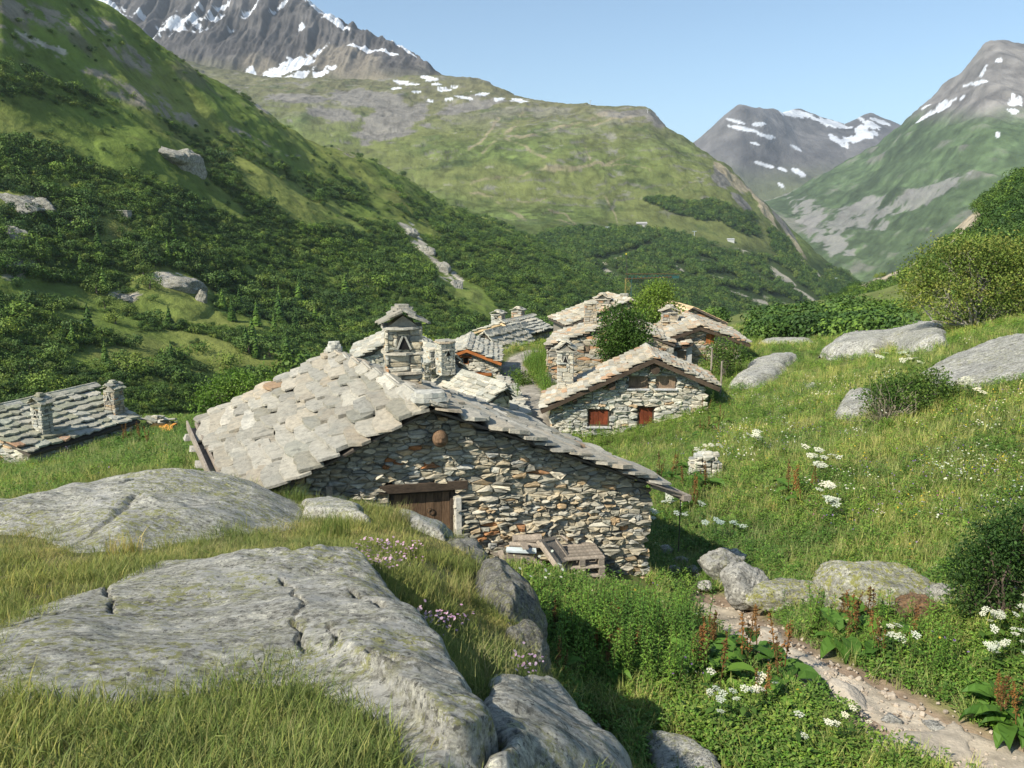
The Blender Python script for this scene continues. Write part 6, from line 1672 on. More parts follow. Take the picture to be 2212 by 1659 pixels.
def umbels(L, label, group, hh=0.6, s=1.0, parts=True):
    for p in cluster(1.0, L, rgv):
        if sdist(np.array([p[0]]), np.array([p[1]]), EDGE)[0] > -0.5 or (abs(p[0] - pb.x) < .75 and -2.6 < p[1] - pb.y < .6): continue
        h = hh * rgv.uniform(.75, 1.2)
        t = thing('umbel_flower', tuple(p), label, 'white flower', group)
        o = obj('stem', STEM, t); o.scale = (1, 1, h); o.rotation_euler = (0, 0, rgv.uniform(0, 6))
        for q in range(int(rgv.integers(1, 4)) if parts else 1):
            o = obj('umbel', UM[rgv.integers(4)], t); off = (0, 0) if q == 0 else rgv.normal(0, .10 * s, 2); o.location = (off[0], off[1], h + (0 if q == 0 else rgv.uniform(-.08, .04))); k = s * rgv.uniform(.7, 1.2); o.scale = (k, k, k); o.rotation_euler = (rgv.normal(.15, .2), rgv.normal(0, .2), 0)
umbels([(2165, 1425, 55, 75, 22)], 'white umbel flower in the thick white patch under the rowan', 'umbels under the rowan', .5, .62)
umbels([(1610, 1575, 110, 60, 10), (1780, 1620, 60, 40, 4)], 'white umbel flower between the docks and the footpath at the bottom', 'umbels at the bottom of the photo', .45, .6)
umbels([(1920, 1440, 60, 25, 5)], 'white umbel flower in the grass right of the footpath bend', 'umbels right of the footpath', .45, .8)
umbels([(1500, 1005, 50, 40, 9), (1620, 985, 30, 15, 4)], 'white hogweed umbel around the stub of dry-stone wall', 'hogweed around the wall stub', .6, 1.5)
umbels([(1775, 1035, 35, 20, 6)], 'white hogweed umbel in the middle of the flowery meadow', 'hogweed in the middle of the meadow', .6, 1.6)
umbels([(1470, 1150, 60, 30, 9), (1580, 1180, 40, 15, 3)], 'white hogweed umbel just right of the nearest house', 'hogweed right of the nearest house', .6, 1.2)
umbels([(1800, 1130, 40, 25, 5)], 'white hogweed umbel on the pale grassy bank above the boulders', 'hogweed above the boulders', .6, 1.4)
umbels([(1900, 800, 60, 20, 7), (2110, 870, 30, 10, 3)], 'distant white umbel on the meadow between the pale slab and the humped rock', 'distant umbels on the upper meadow', .6, 2.0)
# pink flowers on the bank
pk = cluster(1.0, [(815, 1225, 45, 30, 26), (880, 1215, 30, 30, 10), (945, 1365, 50, 14, 16), (1130, 1455, 25, 20, 6)], rgv)
gn_scatter('pink_flowers', pk, T_PINK, rgv.integers(0, 2, len(pk)), rgv.uniform(.8, 1.2, len(pk)), rgv.uniform(0, 6.28, len(pk)))

# ------------------------------------------------------------------ trees and bushes
def crown_mb(rng, blobs_, nl, size, cols, fill=0.45):
    m = MB(); w = np.array([b[3] ** 2 for b in blobs_]); w = w / w.sum()
    Vs = []; Cs = []
    ncl = max(1, nl // 14)
    for _ in range(ncl):
        b = blobs_[rng.choice(len(blobs_), p=w)]; d = rdir(rng, 0.15); rr_ = b[3] * (fill + (1 - fill) * rng.random() ** 0.5) * rng.uniform(.85, 1.12)
        c = V3(*b[:3]) + d * rr_ * V3(1, 1, b[4] if len(b) > 4 else .8)
        col = np.array(cols[rng.integers(len(cols))]) * rng.uniform(.75, 1.3)
        for _ in range(14):
            p = c + rng.normal(0, size * 1.5, 3); dd = rdir(rng, -0.1) + d * .5; dd /= np.linalg.norm(dd)
            s = np.cross(dd, rdir(rng)); s /= np.linalg.norm(s) + 1e-9
            L = size * rng.uniform(.7, 1.3); W = L * .55
            Vs.append(np.array([p, p + dd * L * .5 + s * W * .5, p + dd * L, p + dd * L * .5 - s * W * .5])); Cs.append(col * rng.uniform(.85, 1.15))
    n = len(Vs); V = np.concatenate(Vs); F = np.arange(n)[:, None] * 4
    F = np.concatenate([F + np.array([[0, 1, 2]]), F + np.array([[0, 2, 3]])]); m.add(V, F, np.concatenate([np.array(Cs)] * 2))
    return m
def limbs_mb(rng, base, blobs_, r0, colr, twigs=6, stems=1):
    m = MB(); base = V3(*base)
    for s in range(stems):
        for b in blobs_:
            e = V3(*b[:3]); st = base + V3(*rng.normal(0, r0 * 1.5 * (stems > 1), 2), 0)
            mid = st * 0.5 + e * 0.5 + rng.normal(0, .12 * np.linalg.norm(e - st), 3) * V3(1, 1, .3)
            m.add(*tube([st, (st + mid) / 2 + rng.normal(0, r0, 3), mid, e], [r0, r0 * .75, r0 * .5, r0 * .2], 6), colr)
            for _ in range(twigs):
                d = rdir(rng, .3) * b[3] * rng.uniform(.6, 1.05); p0 = mid + (e - mid) * rng.uniform(.2, 1)
                m.add(*tube([p0, p0 + d * .5 + rng.normal(0, .05, 3), p0 + d], [r0 * .22, r0 * .14, r0 * .05], 4, False), colr)
    return m
ALDER = [(0.080, 0.145, 0.030), (0.105, 0.18, 0.038), (0.065, 0.118, 0.026)]
OLIVE = [(0.135, 0.195, 0.042), (0.17, 0.225, 0.052), (0.10, 0.155, 0.036), (0.20, 0.22, 0.065)]
BRIGHT = [(0.15, 0.265, 0.04), (0.19, 0.30, 0.05), (0.12, 0.21, 0.036)]
def tree(name, label, cat, base, blobs_, nl, size, cols, r0=.1, bark=(0.16, 0.14, 0.11), stems=1, twigs=6, seed=1, group=None):
    rng = np.random.default_rng(seed); base = V3(*base)
    t = thing(name, tuple(base), label, cat, group)
    B = [(b[0], b[1], b[2]) + tuple(b[3:]) for b in blobs_]
    obj('trunk', limbs_mb(rng, (0, 0, -.2), B, r0, bark, twigs, stems).build('trunk', M_GEN), t)
    obj('crown', crown_mb(rng, B, nl, size, cols).build('crown', M_LEAF), t)
    return t
def at(u, v, y, ub, vb):
    """crown lobe centre relative to the foot, from photo positions at one distance"""
    b = P(ub, vb, y); q = P(u, v, y); return q.x - b.x, 0.0, q.z - b.z
def lobes(L, y, ub, vb, rng):
    out = []
    for u, v, r in L:
        x, _, z = at(u, v, y, ub, vb); R = r / FPX * y
        out.append((x, rng.uniform(-.5, .5) * R * 1.2, z, R, .85))
    return out
rt = np.random.default_rng(9)
def plant(name, label, cat, ub, vb, y, L, nl, size, cols, seed, **k):
    return tree(name, label, cat, P(ub, vb, y), lobes(L, y, ub, vb, rt), nl, size, cols, seed=seed, **k)
plant('ash_tree', 'tallest bushy tree rising behind the reddish roof, below the crane arm', 'tree', 1415, 735, 54.5, [(1420, 652, 42), (1390, 680, 38), (1448, 690, 36), (1425, 632, 26), (1375, 705, 34), (1440, 720, 36), (1405, 720, 36)], 12000, .16, BRIGHT[2:] + ALDER[:2] + OLIVE[2:3], 1, r0=.13, bark=(.3, .27, .23))
plant('ash_tree', 'dense green tree filling the gap between the ruined wall and the reddish roof', 'tree', 1335, 770, 42.5, [(1335, 695, 38), (1315, 735, 30), (1350, 735, 38), (1368, 705, 34), (1322, 762, 28), (1375, 740, 28)], 11000, .13, ALDER + BRIGHT[2:], 2, r0=.12)
plant('bush', 'rounded dark bush against the plastered annex wall', 'bush', 1560, 800, 41.5, [(1540, 765, 24), (1570, 755, 28), (1590, 765, 24), (1555, 785, 28), (1585, 785, 24)], 3600, .11, ALDER, 3, r0=.05, stems=2)
plant('bush', 'bright yellow-green bush rising behind the left eave of the nearest roof', 'bush', 500, 900, 44, [(470, 850, 34), (500, 830, 34), (540, 835, 34), (575, 855, 40), (440, 880, 34), (520, 870, 46), (600, 830, 26)], 7000, .15, BRIGHT, 4, r0=.08, stems=2)
plant('willow_tree', 'wide spreading olive-green tree on the right above the humped rock', 'tree', 2100, 700, 38, [(2000, 600, 50), (2050, 570, 60), (2110, 560, 60), (2170, 560, 60), (2030, 640, 55), (2110, 620, 70), (2190, 620, 70), (1975, 640, 36), (2230, 560, 60), (2150, 670, 50), (2080, 545, 36), (2220, 660, 50), (2080, 690, 34)], 26000, .125, OLIVE, 5, r0=.09, stems=2, twigs=9, bark=(.33, .30, .25))
plant('bush', 'half-dead bush with a tangle of bare grey twigs on the meadow', 'bush', 1940, 930, 23.5, [(1940, 850, 56), (1990, 850, 60), (2040, 876, 54), (1920, 885, 50), (1990, 900, 56), (1890, 850, 36), (2020, 835, 40), (2060, 905, 40)], 10000, .085, ALDER + OLIVE[:1], 6, r0=.035, stems=3, twigs=10, bark=(.3, .26, .2))
plant('bush', 'dark bush in the shade beside the lane between the houses', 'bush', 1130, 850, 46, [(1120, 815, 17), (1136, 826, 18), (1128, 840, 16), (1145, 845, 14)], 2600, .11, ALDER, 8, r0=.04, stems=2)
tb = MB(); rr2 = np.random.default_rng(61); pbase = P(1915, 925, 23.2)
for _ in range(190):
    d = rdir(rr2, .45) * rr2.uniform(.6, 1.6); d[0] = d[0] * .8 - .25; d[1] = -abs(d[1]) * .7; p0 = rr2.normal(0, .12, 3) + V3(0, 0, .1)
    e = p0 + d + rr2.normal(0, .1, 3); e[2] = max(e[2], -.05)
    tb.add(*tube([p0, p0 + d * .5 + rr2.normal(0, .1, 3), e], [.009, .007, .003], 3, False), np.array((.36, .30, .23)) * rr2.uniform(.7, 1.2))
o = obj('dead_branches', tb.build('dead_branches', M_GEN), None, 'heap of bare grey-brown branches on the near side of the half-dead bush', 'branches'); o.location = pbase
plant('rowan', 'dark rowan with feathery leaves at the right edge above the white flowers', 'tree', 2170, 1345, 9.8, [(2130, 1180, 60), (2180, 1150, 70), (2110, 1230, 56), (2170, 1230, 70), (2100, 1290, 50), (2160, 1300, 60), (2220, 1290, 60), (2230, 1200, 60), (2200, 1120, 40)], 12500, .045, [(0.040, 0.085, 0.022), (0.055, 0.11, 0.025), (0.03, 0.065, 0.018)], 7, r0=.028, stems=2, twigs=8, bark=(.12, .09, .07))
# scrub: many bushes that read as one mass
def bush_t(rng, nl=150, cols=ALDER, sz=.15):
    bl = [(rng.normal(0, .26), rng.normal(0, .26), rng.uniform(.25, .55), rng.uniform(.22, .40)) for _ in range(8)]
    m = MB(); base = np.array(cols[0])
    for _ in range(nl):
        b = bl[rng.integers(len(bl))]; d = rdir(rng, .35); c = V3(*b[:3]) + d * b[3] * rng.uniform(.8, 1.1)
        if c[2] < -.05: continue
        n = d + rng.normal(0, .35, 3); n /= np.linalg.norm(n); a = np.cross(n, rdir(rng)); a /= np.linalg.norm(a) + 1e-9; e = np.cross(n, a)
        L = sz * rng.uniform(.5, 1.0); col = base * rng.uniform(.82, 1.18)
        m.add([c - a * L * .5, c + e * L * .36, c + a * L * .5, c - e * L * .36], [[0, 1, 2], [0, 2, 3]], col)
    return m
def conif_t(rng, n=13):
    m = MB()
    for k in range(n):
        t = k / n; R = .20 * (1 - t) + .015; z = .08 + .90 * t
        a0 = rng.uniform(0, 6)
        for q in range(7):
            a = a0 + q * .9 + rng.normal(0, .15); e = V3(R * math.cos(a), R * math.sin(a), z - .07) * rng.uniform(.85, 1.1); s = V3(-math.sin(a), math.cos(a), 0) * R * .5
            m.add([V3(0, 0, z + .05), e + s, e - s - UP * .01], [[0, 1, 2]], np.array((.032, .062, .022)) * rng.uniform(.7, 1.35))
    return m
rb = np.random.default_rng(14)
T_BUSH = [bush_t(rb, 420, [c]).build('scrub', M_FAR) for c in ((.066, .128, .030), (.078, .140, .033), (.050, .102, .026), (.115, .17, .045), (.062, .118, .036), (.10, .175, .038))]
T_CON = [conif_t(rb).build('conifer', M_FAR) for _ in range(4)]
def sample_hill(name, n, rng, wpow=1.0):
    G, u, v = HILLS[name]
    a = G[:-1, :-1]; b = G[1:, :-1]; c = G[:-1, 1:]
    ar = np.linalg.norm(np.cross(b - a, c - a), axis=-1); d = a[..., 1]
    w = (ar / np.maximum(d, 20) ** wpow).ravel(); w /= w.sum()
    k = rng.choice(len(w), n, p=w); i, j = np.unravel_index(k, ar.shape)
    s, t = rng.random(n)[:, None], rng.random(n)[:, None]
    p = (G[i, j] * (1 - s) + G[i + 1, j] * s) * (1 - t) + (G[i, j + 1] * (1 - s) + G[i + 1, j + 1] * s) * t
    return p
def inview(p, mu=60):
    u, v = proj(p); return (u > -mu) & (u < 2212 + mu) & (v > -mu) & (v < 1700)
p = sample_hill('left_hill', 120000, rb, 1.3); p = p[inview(p, 150)]
u, v = proj(p)
f = forest_left(u, v, p[:, 0], p[:, 1], p[:, 2])
rockm = np.clip(blobs(u, v, [(50, 442, 62, 20, 6), (375, 622, 68, 30, 14), (425, 650, 16, 40, -18), (920, 550, 92, 16, 52), (985, 600, 30, 16, 60), (395, 345, 60, 20, 25)], 0.3), 0, 1)
k = (rb.random(len(p)) < f * 0.95 + 0.015) & (rockm < .15)
p = p[k][:30000]; sz = 1.95 * np.exp(rb.normal(0, .38, len(p)) + .7 * fbm(p[:, 0] / 25, p[:, 1] / 25, p[:, 2] / 25, oct=3, seed=305)) * (0.75 + 0.0011 * p[:, 1])
scale = np.stack([sz, sz, sz * rb.uniform(.7, 1.15, len(p))], 1)
gn_scatter('hillside_scrub', p - np.array([0, 0, .25]), T_BUSH, rb.choice(6, len(p), p=[.26, .24, .2, .08, .14, .08]), scale, rb.uniform(0, 6.28, len(p)), tilt=.1, rng=rb)
# forest on the dome's foot
p = sample_hill('dome', 110000, rb, 1.6); p = p[inview(p)]
u, v = proj(p)
nz = fbm(p[:, 0] / 90, p[:, 1] / 90, p[:, 2] / 90, oct=4, seed=301)
edge = np.interp(u, [1100, 1250, 1400, 1500, 1700, 1850], [505, 505, 505, 525, 560, 600])
f = sstep(-8, 22, v - edge + 26 * nz) * .95
f = np.maximum(f, .8 * sstep(0.1, .5, blobs(u, v, [(1530, 460, 110, 18, 8), (1450, 440, 60, 10, 8), (1590, 480, 80, 20, 30), (1690, 540, 60, 20, 50)], .9 * nz)))
scr = [(1340, 605, 70, 5, 38), (1310, 590, 16, 9, 45), (1470, 585, 20, 5, 40), (1640, 600, 50, 5, 35), (1690, 600, 45, 9, 35), (1740, 640, 50, 7, 35), (1600, 640, 60, 6, 15), (1560, 605, 40, 6, 10), (1530, 570, 30, 5, 20), (1760, 590, 40, 5, 42), (1700, 660, 60, 6, 20), (1480, 600, 35, 4, 10), (1640, 660, 30, 6, 30), (1610, 545, 30, 4, 20)]
open_ = np.maximum.reduce([sstep(0.0, .3, blobs(u, v + 5, [(b[0], b[1], b[2] * 1.1, b[3] * 1.9, b[4]) for b in scr], .5 * nz)), streak(u, v + 5, [(1275, 575), (1300, 570), (1360, 552), (1400, 535), (1425, 522)], 11.0)])
k = rb.random(len(p)) < f * (1 - open_)
p = p[k][:34000]; u, v = proj(p)
con = rb.random(len(p)) < np.clip(.35 + .5 * sstep(60, 0, v - np.interp(u, [1100, 1250, 1400, 1500, 1700, 1850], [505, 505, 505, 525, 560, 600])), 0, 1) * (u > 1150)
sz = np.where(con, rb.uniform(7, 13, len(p)), rb.uniform(4.5, 9, len(p)))
idx = np.where(con, 6 + rb.integers(0, 4, len(p)), rb.choice(6, len(p), p=[.3, .3, .25, .02, .12, .01]))
scale = np.stack([sz, sz, sz * rb.uniform(.8, 1.1, len(p))], 1)
gn_scatter('valley_forest', p - np.array([0, 0, .5]), T_BUSH + T_CON, idx, scale, rb.uniform(0, 6.28, len(p)), tilt=.05, rng=rb)
# right-hand slope
p = sample_hill('right_hill', 30000, rb, 1.0); p = p[inview(p, 200)]; u, v = proj(p)
nz = fbm(p[:, 0] / 12, p[:, 1] / 12, p[:, 2] / 12, oct=4, seed=302)
rk = sstep(0, .2, blobs(u, v, [(2070, 492, 60, 18, -34), (2010, 545, 60, 10, -38), (1950, 588, 60, 9, -25), (1890, 612, 50, 7, -20), (1800, 672, 60, 8, -5)], .3 * nz))
k = (rb.random(len(p)) < sstep(-.35, .1, nz + .2)) & (rk < .3)
p = p[k][:7000]; sz = rb.uniform(1.3, 3.0, len(p))
gn_scatter('slope_scrub', p - np.array([0, 0, .2]), T_BUSH, rb.choice(6, len(p), p=[.25, .2, .1, .25, .1, .1]), sz, rb.uniform(0, 6.28, len(p)), tilt=.1, rng=rb)
# scrub on the ground beyond the village terrace, and the alder thicket right of the houses
x = rb.uniform(-110, 70, 9000); y = rb.uniform(50, 260, 9000); z = H(x, y)
u, v = proj(np.stack([x, y, z], 1))
n_ = fbm(x / 9, y / 9, oct=4, seed=303)
th = ((x < -0.05 * y - 4) & (y > 62 - 0.2 * x * 0 ) | ((y > 110) & (x < 30)))
th &= ~footprints(x, y)
thick = (blobs(u, v, [(1790, 700, 150, 22, -4)], .2 * n_) > 0) & (y > 62)
k = (th & (n_ > -.15)) | (thick)
x, y, z, tk = x[k], y[k], z[k], thick[k]
gn_scatter('terrace_scrub', np.stack([x, y, z - .2], 1), T_BUSH, rb.choice(6, len(x), p=[.3, .25, .15, .05, .1, .15]), np.where(tk, rb.uniform(2.0, 3.2, len(x)), rb.uniform(2, 3.6, len(x))), rb.uniform(0, 6.28, len(x)), tilt=.1, rng=rb)
th_ = hits(rb.uniform(1640, 1930, 700), rb.uniform(690, 735, 700)); th_ = th_[th_[:, 1] > 50][:420]
gn_scatter('alder_thicket', th_ - np.array([0, 0, .3]), T_BUSH, rb.choice([0, 1, 5], len(th_), p=[.35, .35, .3]), rb.uniform(1.5, 2.6, len(th_)), rb.uniform(0, 6.28, len(th_)), rng=rb)

# gravel and pebbles trodden into the path
gq = np.random.default_rng(88); seg = gq.integers(0, len(WAY) - 1, 800); tt = gq.random(800)[:, None]
gp = WAY[seg] * (1 - tt) + WAY[seg + 1] * tt + gq.normal(0, .28, (800, 2)); gz_ = H(gp[:, 0], gp[:, 1]) + .028
def pebble(rng):
    V, F = STONES[rng.integers(len(STONES))]; return mesh('pebble', (V - (0, 0, .5)) * (1, .8, .55), F, M_PATH, False, fcol=np.tile(np.array((.40, .34, .27)) * rng.uniform(.75, 1.3), (len(F), 1)))
gn_scatter('path_gravel', np.stack([gp[:, 0], gp[:, 1], gz_], 1), [pebble(gq) for _ in range(8)], gq.integers(0, 8, 800), np.exp(gq.normal(-3.55, .5, 800)), gq.uniform(0, 6.28, 800), tilt=.3, rng=gq)
# ------------------------------------------------------------------ timber and pallets against the nearest house
def hexa(Q, mat, name, parent=None, off=(0, 0, 0)):
    m = MB(); m.add(np.array(Q), BOXF); return obj(name, m.build(name, mat, off), parent)
def plank(label, a, b, wid, th, mat=M_WOODG, group=None, roll=0.0, name='plank', rnd=False, cat='plank'):
    """a, b: (u, v, y) of the two ends"""
    p, q = np.array(P(*a)), np.array(P(*b)); c = (p + q) / 2; d = q - p; L = np.linalg.norm(d); d /= L
    s = np.cross(d, UP); s /= np.linalg.norm(s) + 1e-9; n = np.cross(s, d)
    s, n = s * math.cos(roll) + n * math.sin(roll), -s * math.sin(roll) + n * math.cos(roll)
    m = MB()
    if rnd:
        k = 7; pts = [p + d * L * i / (k - 1) + rt.normal(0, wid * .03, 3) for i in range(k)]
        m.add(*tube(pts, [wid * (1 + rt.normal(0, .04)) for _ in range(k)], 10))
    else: m.add(*box(c, d * L / 2, s * wid / 2, n * th / 2, th * .06, rt))
    me = m.build(name, mat, c); o = obj(name, me, None, label, cat, group); o.location = c
    return o
GP = 'grey planks piled by the house wall'
plank('round weathered log lying on top of the plank pile', (1108, 1166, 13.2), (1170, 1163, 13.25), .085, 0, name='log', rnd=True, cat='log')
plank('thin bent branch-like log under the big log on the plank pile', (1100, 1176, 13.0), (1172, 1180, 13.0), .045, 0, name='log', rnd=True, cat='log')
plank('board with flaking pale blue-white paint on the plank pile', (1094, 1187, 12.75), (1158, 1190, 12.75), .16, .035, tint_mat('flaking_pale_paint', .7, 9, .002, .75, 1.15), None)
for mesh_ in (bpy.data.objects['plank'].data,):
    at_ = mesh_.attributes['tint']; at_.data.foreach_set('color', np.tile(np.array((.60, .68, .70, 1), np.float32), len(at_.data)))
for a, b, w_, t_ in (((1070, 1180, 13.3), (1110, 1172, 13.5), .12, .03), ((1085, 1158, 13.6), (1150, 1153, 13.7), .16, .03), ((1060, 1168, 13.5), (1130, 1160, 13.7), .12, .025), ((1100, 1150, 13.7), (1135, 1148, 13.8), .2, .03),
                     ((1095, 1197, 12.75), (1160, 1200, 12.8), .12, .06), ((1088, 1205, 12.7), (1165, 1206, 12.8), .14, .05), ((1130, 1172, 12.9), (1136, 1186, 12.5), .10, .02), ((1080, 1192, 12.9), (1092, 1225, 12.6), .08, .05),
                     ((1150, 1150, 13.7), (1185, 1185, 13.0), .05, .04), ((1110, 1215, 12.75), (1168, 1217, 12.75), .05, .05), ((1075, 1212, 13.0), (1160, 1222, 13.0), .2, .04), ((1055, 1190, 13.4), (1080, 1200, 13.0), .1, .03)):
    plank('grey weathered plank in the untidy pile against the house wall', a, b, w_, t_, group=GP)
for i in range(6):
    u = 1102 + i * 12.5
    plank('short board end sticking out of the plank pile towards the camera', (u - 3, 1203 + i * .6, 12.95), (u + 2 + i, 1216 + (i % 3) * 3, 12.45), .05, .035, group='board ends of the plank pile')
plank('long grey plank leaning against the wall above the pallets', (1172, 1130, 13.75), (1226, 1170, 13.5), .14, .035, roll=.9)
plank('long rough plank leaning on the broken panel beside the pallets', (1172, 1172, 12.75), (1222, 1243, 12.35), .17, .045, roll=.5)
def panel():
    A_, B_, C_, D_ = (np.array(P(*t)) for t in ((1186, 1149, 13.3), (1223, 1199, 13.0), (1209, 1234, 12.5), (1172, 1181, 12.75)))
    c = (A_ + B_ + C_ + D_) / 4; e1 = (B_ + C_ - A_ - D_) / 2; e2 = (C_ + D_ - A_ - B_) / 2; l1 = np.linalg.norm(e1); l2 = np.linalg.norm(e2)
    x = e1 / l1; n = np.cross(x, e2); n /= np.linalg.norm(n); y = np.cross(n, x); n = n if n[2] > 0 else -n
    t = thing('door_panel', tuple(c), 'old panelled door leaf leaning between the plank pile and the pallets', 'door')
    m = MB(); m.add(*box(c * 0, x * l1 * .42, y * l2 * .42, n * .012)); obj('infill', m.build('infill', M_WOODG), t)
    for a, b, hx, hy in ((0, -.45, .5, .06), (0, .45, .5, .06), (-.45, 0, .06, .384), (.45, 0, .06, .384)):
        m = MB(); m.add(*box(x * l1 * a + y * l2 * b, x * l1 * hx, y * l2 * hy, n * .03)); obj('rail', m.build('rail', M_WOODG), t)
panel()
# pallets
PB = [MB().add(*box((0, 0, 0), (.40, 0, 0), (0, .048, 0), (0, 0, .011), .002, rt)).build('deck_board', M_WOODG) for _ in range(3)]
PK = MB().add(*box((0, 0, 0), (.05, 0, 0), (0, .07, 0), (0, 0, .039), .002, rt)).build('block', M_WOODG)
PR = MB().add(*box((0, 0, 0), (.05, 0, 0), (0, .46, 0), (0, 0, .010), .002, rt)).build('runner', M_WOODG)
def pallet(loc, rz, label):
    t = thing('pallet', loc, label, 'pallet', 'pallets stacked by the house'); t.rotation_euler = (rt.normal(0, .01), rt.normal(0, .01), rz)
    for k in range(7):
        o = obj('deck_board', PB[k % 3], t); o.location = (0, -.41 + .137 * k, .133)
    for x_ in (-.34, 0, .34):
        o = obj('runner', PR, t); o.location = (x_, 0, .010)
        o = obj('runner', PR, t); o.location = (x_, 0, .110)
        for y_ in (-.39, 0, .39):
            o = obj('block', PK, t); o.location = (x_, y_, .0595)
pb_ = P(1252, 1258, 12.85); wa_ = math.radians(9)
for k, lab in enumerate(('bottom pallet of the stack, half hidden by green stems', 'middle pallet of the stack against the house wall', 'top pallet of the stack, its slats in the sun')):
    pallet((pb_.x - .02 * k, pb_.y + .42 + .02 * k, pb_.z + .155 * k - .02), wa_ + .03 * (k - 1), lab)
plank('broken board leaning on the front of the pallet stack', (1215, 1252, 12.6), (1262, 1238, 12.75), .14, .03, roll=1.2)

# ------------------------------------------------------------------ posts, tarp, crane
for a, lab in (((1536, 752, 40, 800), 'grey post standing in front of the dark bush beside the annex'), ((1556, 780, 36, 852), 'grey post at the right eave of the shuttered house')):
    p, q = P(a[0], a[1], a[2]), P(a[0], a[3], a[2]); m = MB(); m.add(*tube([(0, 0, 0), (.01, 0, (p.z - q.z) * .5), (0, 0, p.z - q.z)], [.045, .042, .035], 7))
    o = obj('post', m.build('post', M_WOODG), None, lab, 'post'); o.location = q
for a, lab in (((433, 905, 21, 985), 'thin dark rod standing in the grass by the left eave of the nearest roof'), ((1466, 1075, 14.6, 1180), 'thin dark rod below the right eave end of the nearest house')):
    p, q = P(a[0], a[1], a[2]), P(a[0], a[3], a[2]); m = MB(); m.add(*tube([(0, 0, -.1), (0.0, 0, p.z - q.z)], [.012, .012], 5), (0.05, 0.045, 0.04))
    o = obj('rod', m.build('rod', M_GEN), None, lab, 'rod'); o.location = q
def tarp():
    b = P(355, 934, 32); n = 24; k = 8; V = []
    for i in range(n + 1):
        for j in range(k + 1):
            x = (i / n - .5) * .95; t = j / k
            prof = [(-.32, 0), (-.31, .16), (-.28, .28), (-.2, .33), (0, .35), (.2, .33), (.28, .28), (.31, .16), (.32, 0)][j]
            V.append((x + .02 * math.sin(j * 2 + i), prof[0] + .02 * math.sin(i * 1.3 + j), prof[1] + .02 * math.sin(i * .9) + .012 * math.cos(i * 2.1 + j)))
    o = obj('tarpaulin', mesh('tarpaulin', V, grid_faces(n + 1, k + 1), tint_mat('orange_cloth', .6, 6, .01, .8, 1.2), True, col=np.tile((.62, .27, .045), (len(V), 1))), None, 'orange tarpaulin over a low pile in the grass near the left-hand house', 'tarpaulin'); o.location = b
    m = MB(); m.add(*box((0, 0, .14), (.40, 0, 0), (0, .24, 0), (0, 0, .15)), (.2, .15, .1)); o2 = obj('log_pile', m.build('log_pile', M_WOODG), None, 'low stack of wood under the orange tarpaulin', 'wood pile'); o2.location = b
    hb_ = P(345, 915, 33.2); t = thing('slab_heap', tuple(hb_), 'heap of spare roof slabs behind the orange tarpaulin', 'stone heap'); rngq = np.random.default_rng(3)
    for q in range(26):
        M = Euler((rngq.normal(0, .3), rngq.normal(0, .3), rngq.uniform(0, 6))).to_matrix().to_4x4(); M.translation = (rngq.normal(0, .35), rngq.normal(0, .15), rngq.uniform(-.1, .28)); s = rngq.uniform(.3, .5)
        o = obj('slab', SLAB_ME[q % 16], t); o.matrix_basis = M @ Matrix.Diagonal((s, s * .7, .06, 1)); o.color = (*pick(PAL_ROOFG, rngq), 1)
tarp()
def crane():
    b = P(1355, 700, 120); top = P(1355, 601, 120); h = top.z - b.z
    t = thing('tower_crane', tuple(b), 'slim builder\'s crane rising behind the farthest roof with its jib to the right', 'crane')
    yel, tea = (.20, .18, .06), (.03, .09, .085)
    m = MB(); w = .42
    for sx in (-1, 1):
        for sy in (-1, 1): m.add(*tube([(sx * w, sy * w, 0), (sx * w, sy * w, h)], [.05, .05], 5), yel if sx < 0 else tea)
    k = int(h / .9)
    for i in range(k):
        z0, z1 = h * i / k, h * (i + 1) / k; f = 1 if i % 2 else -1
        for (a, c_) in (((-f * w, -w), (f * w, -w)), ((-w, f * w), (-w, -f * w)), ((w, -f * w), (w, f * w)), ((f * w, w), (-f * w, w))): m.add(*tube([(a[0], a[1], z0), (c_[0], c_[1], z1)], [.04, .04], 4), yel)
    obj('mast', m.build('mast', M_GEN), t)
    m = MB(); L = 7.6; sl = .35 / L
    for y_, z_ in ((-.35, -.1), (.35, -.1), (0, .62)): m.add(*tube([(-.5, y_, h + z_), (L, y_ * .6, h + z_ * (.45 if z_ > 0 else 1) + .35)], [.07, .06], 5), (.10, .06, .03))
    for i in range(14):
        x0, x1 = L * i / 14, L * (i + 1) / 14
        for y_ in (-.35, .35): m.add(*tube([(x0, y_ * .8, h - .1 + sl * x0), ((x0 + x1) / 2, 0, h + .6 - .3 * x0 / L + sl * x0), (x1, y_ * .8, h - .1 + sl * x1)], [.035, .035, .035], 4), tea)
    obj('jib', m.build('jib', M_GEN), t)
    m = MB(); m.add(*tube([(-.2, 0, h), (-.4, 0, h + 3.4)], [.06, .05], 5), (.05, .05, .04)); m.add(*tube([(-.4, 0, h + 3.3), (L * .8, 0, h + .75)], [.025, .025], 4), (.05, .05, .05)); m.add(*tube([(-.4, 0, h + 3.3), (-3.4, 0, h - 1.2)], [.025, .025], 4), (.05, .05, .05)); m.add(*box((-.45, 0, h + 3.6), (.08, 0, 0), (0, .06, 0), (0, 0, .12)), (.6, .5, .05))
    obj('stay_mast', m.build('stay_mast', M_GEN), t)
    m = MB(); m.add(*box((L * .92, 0, h + .15), (.5, 0, 0), (0, .3, 0), (0, 0, .16)), tea); obj('trolley', m.build('trolley', M_GEN), t)
crane()
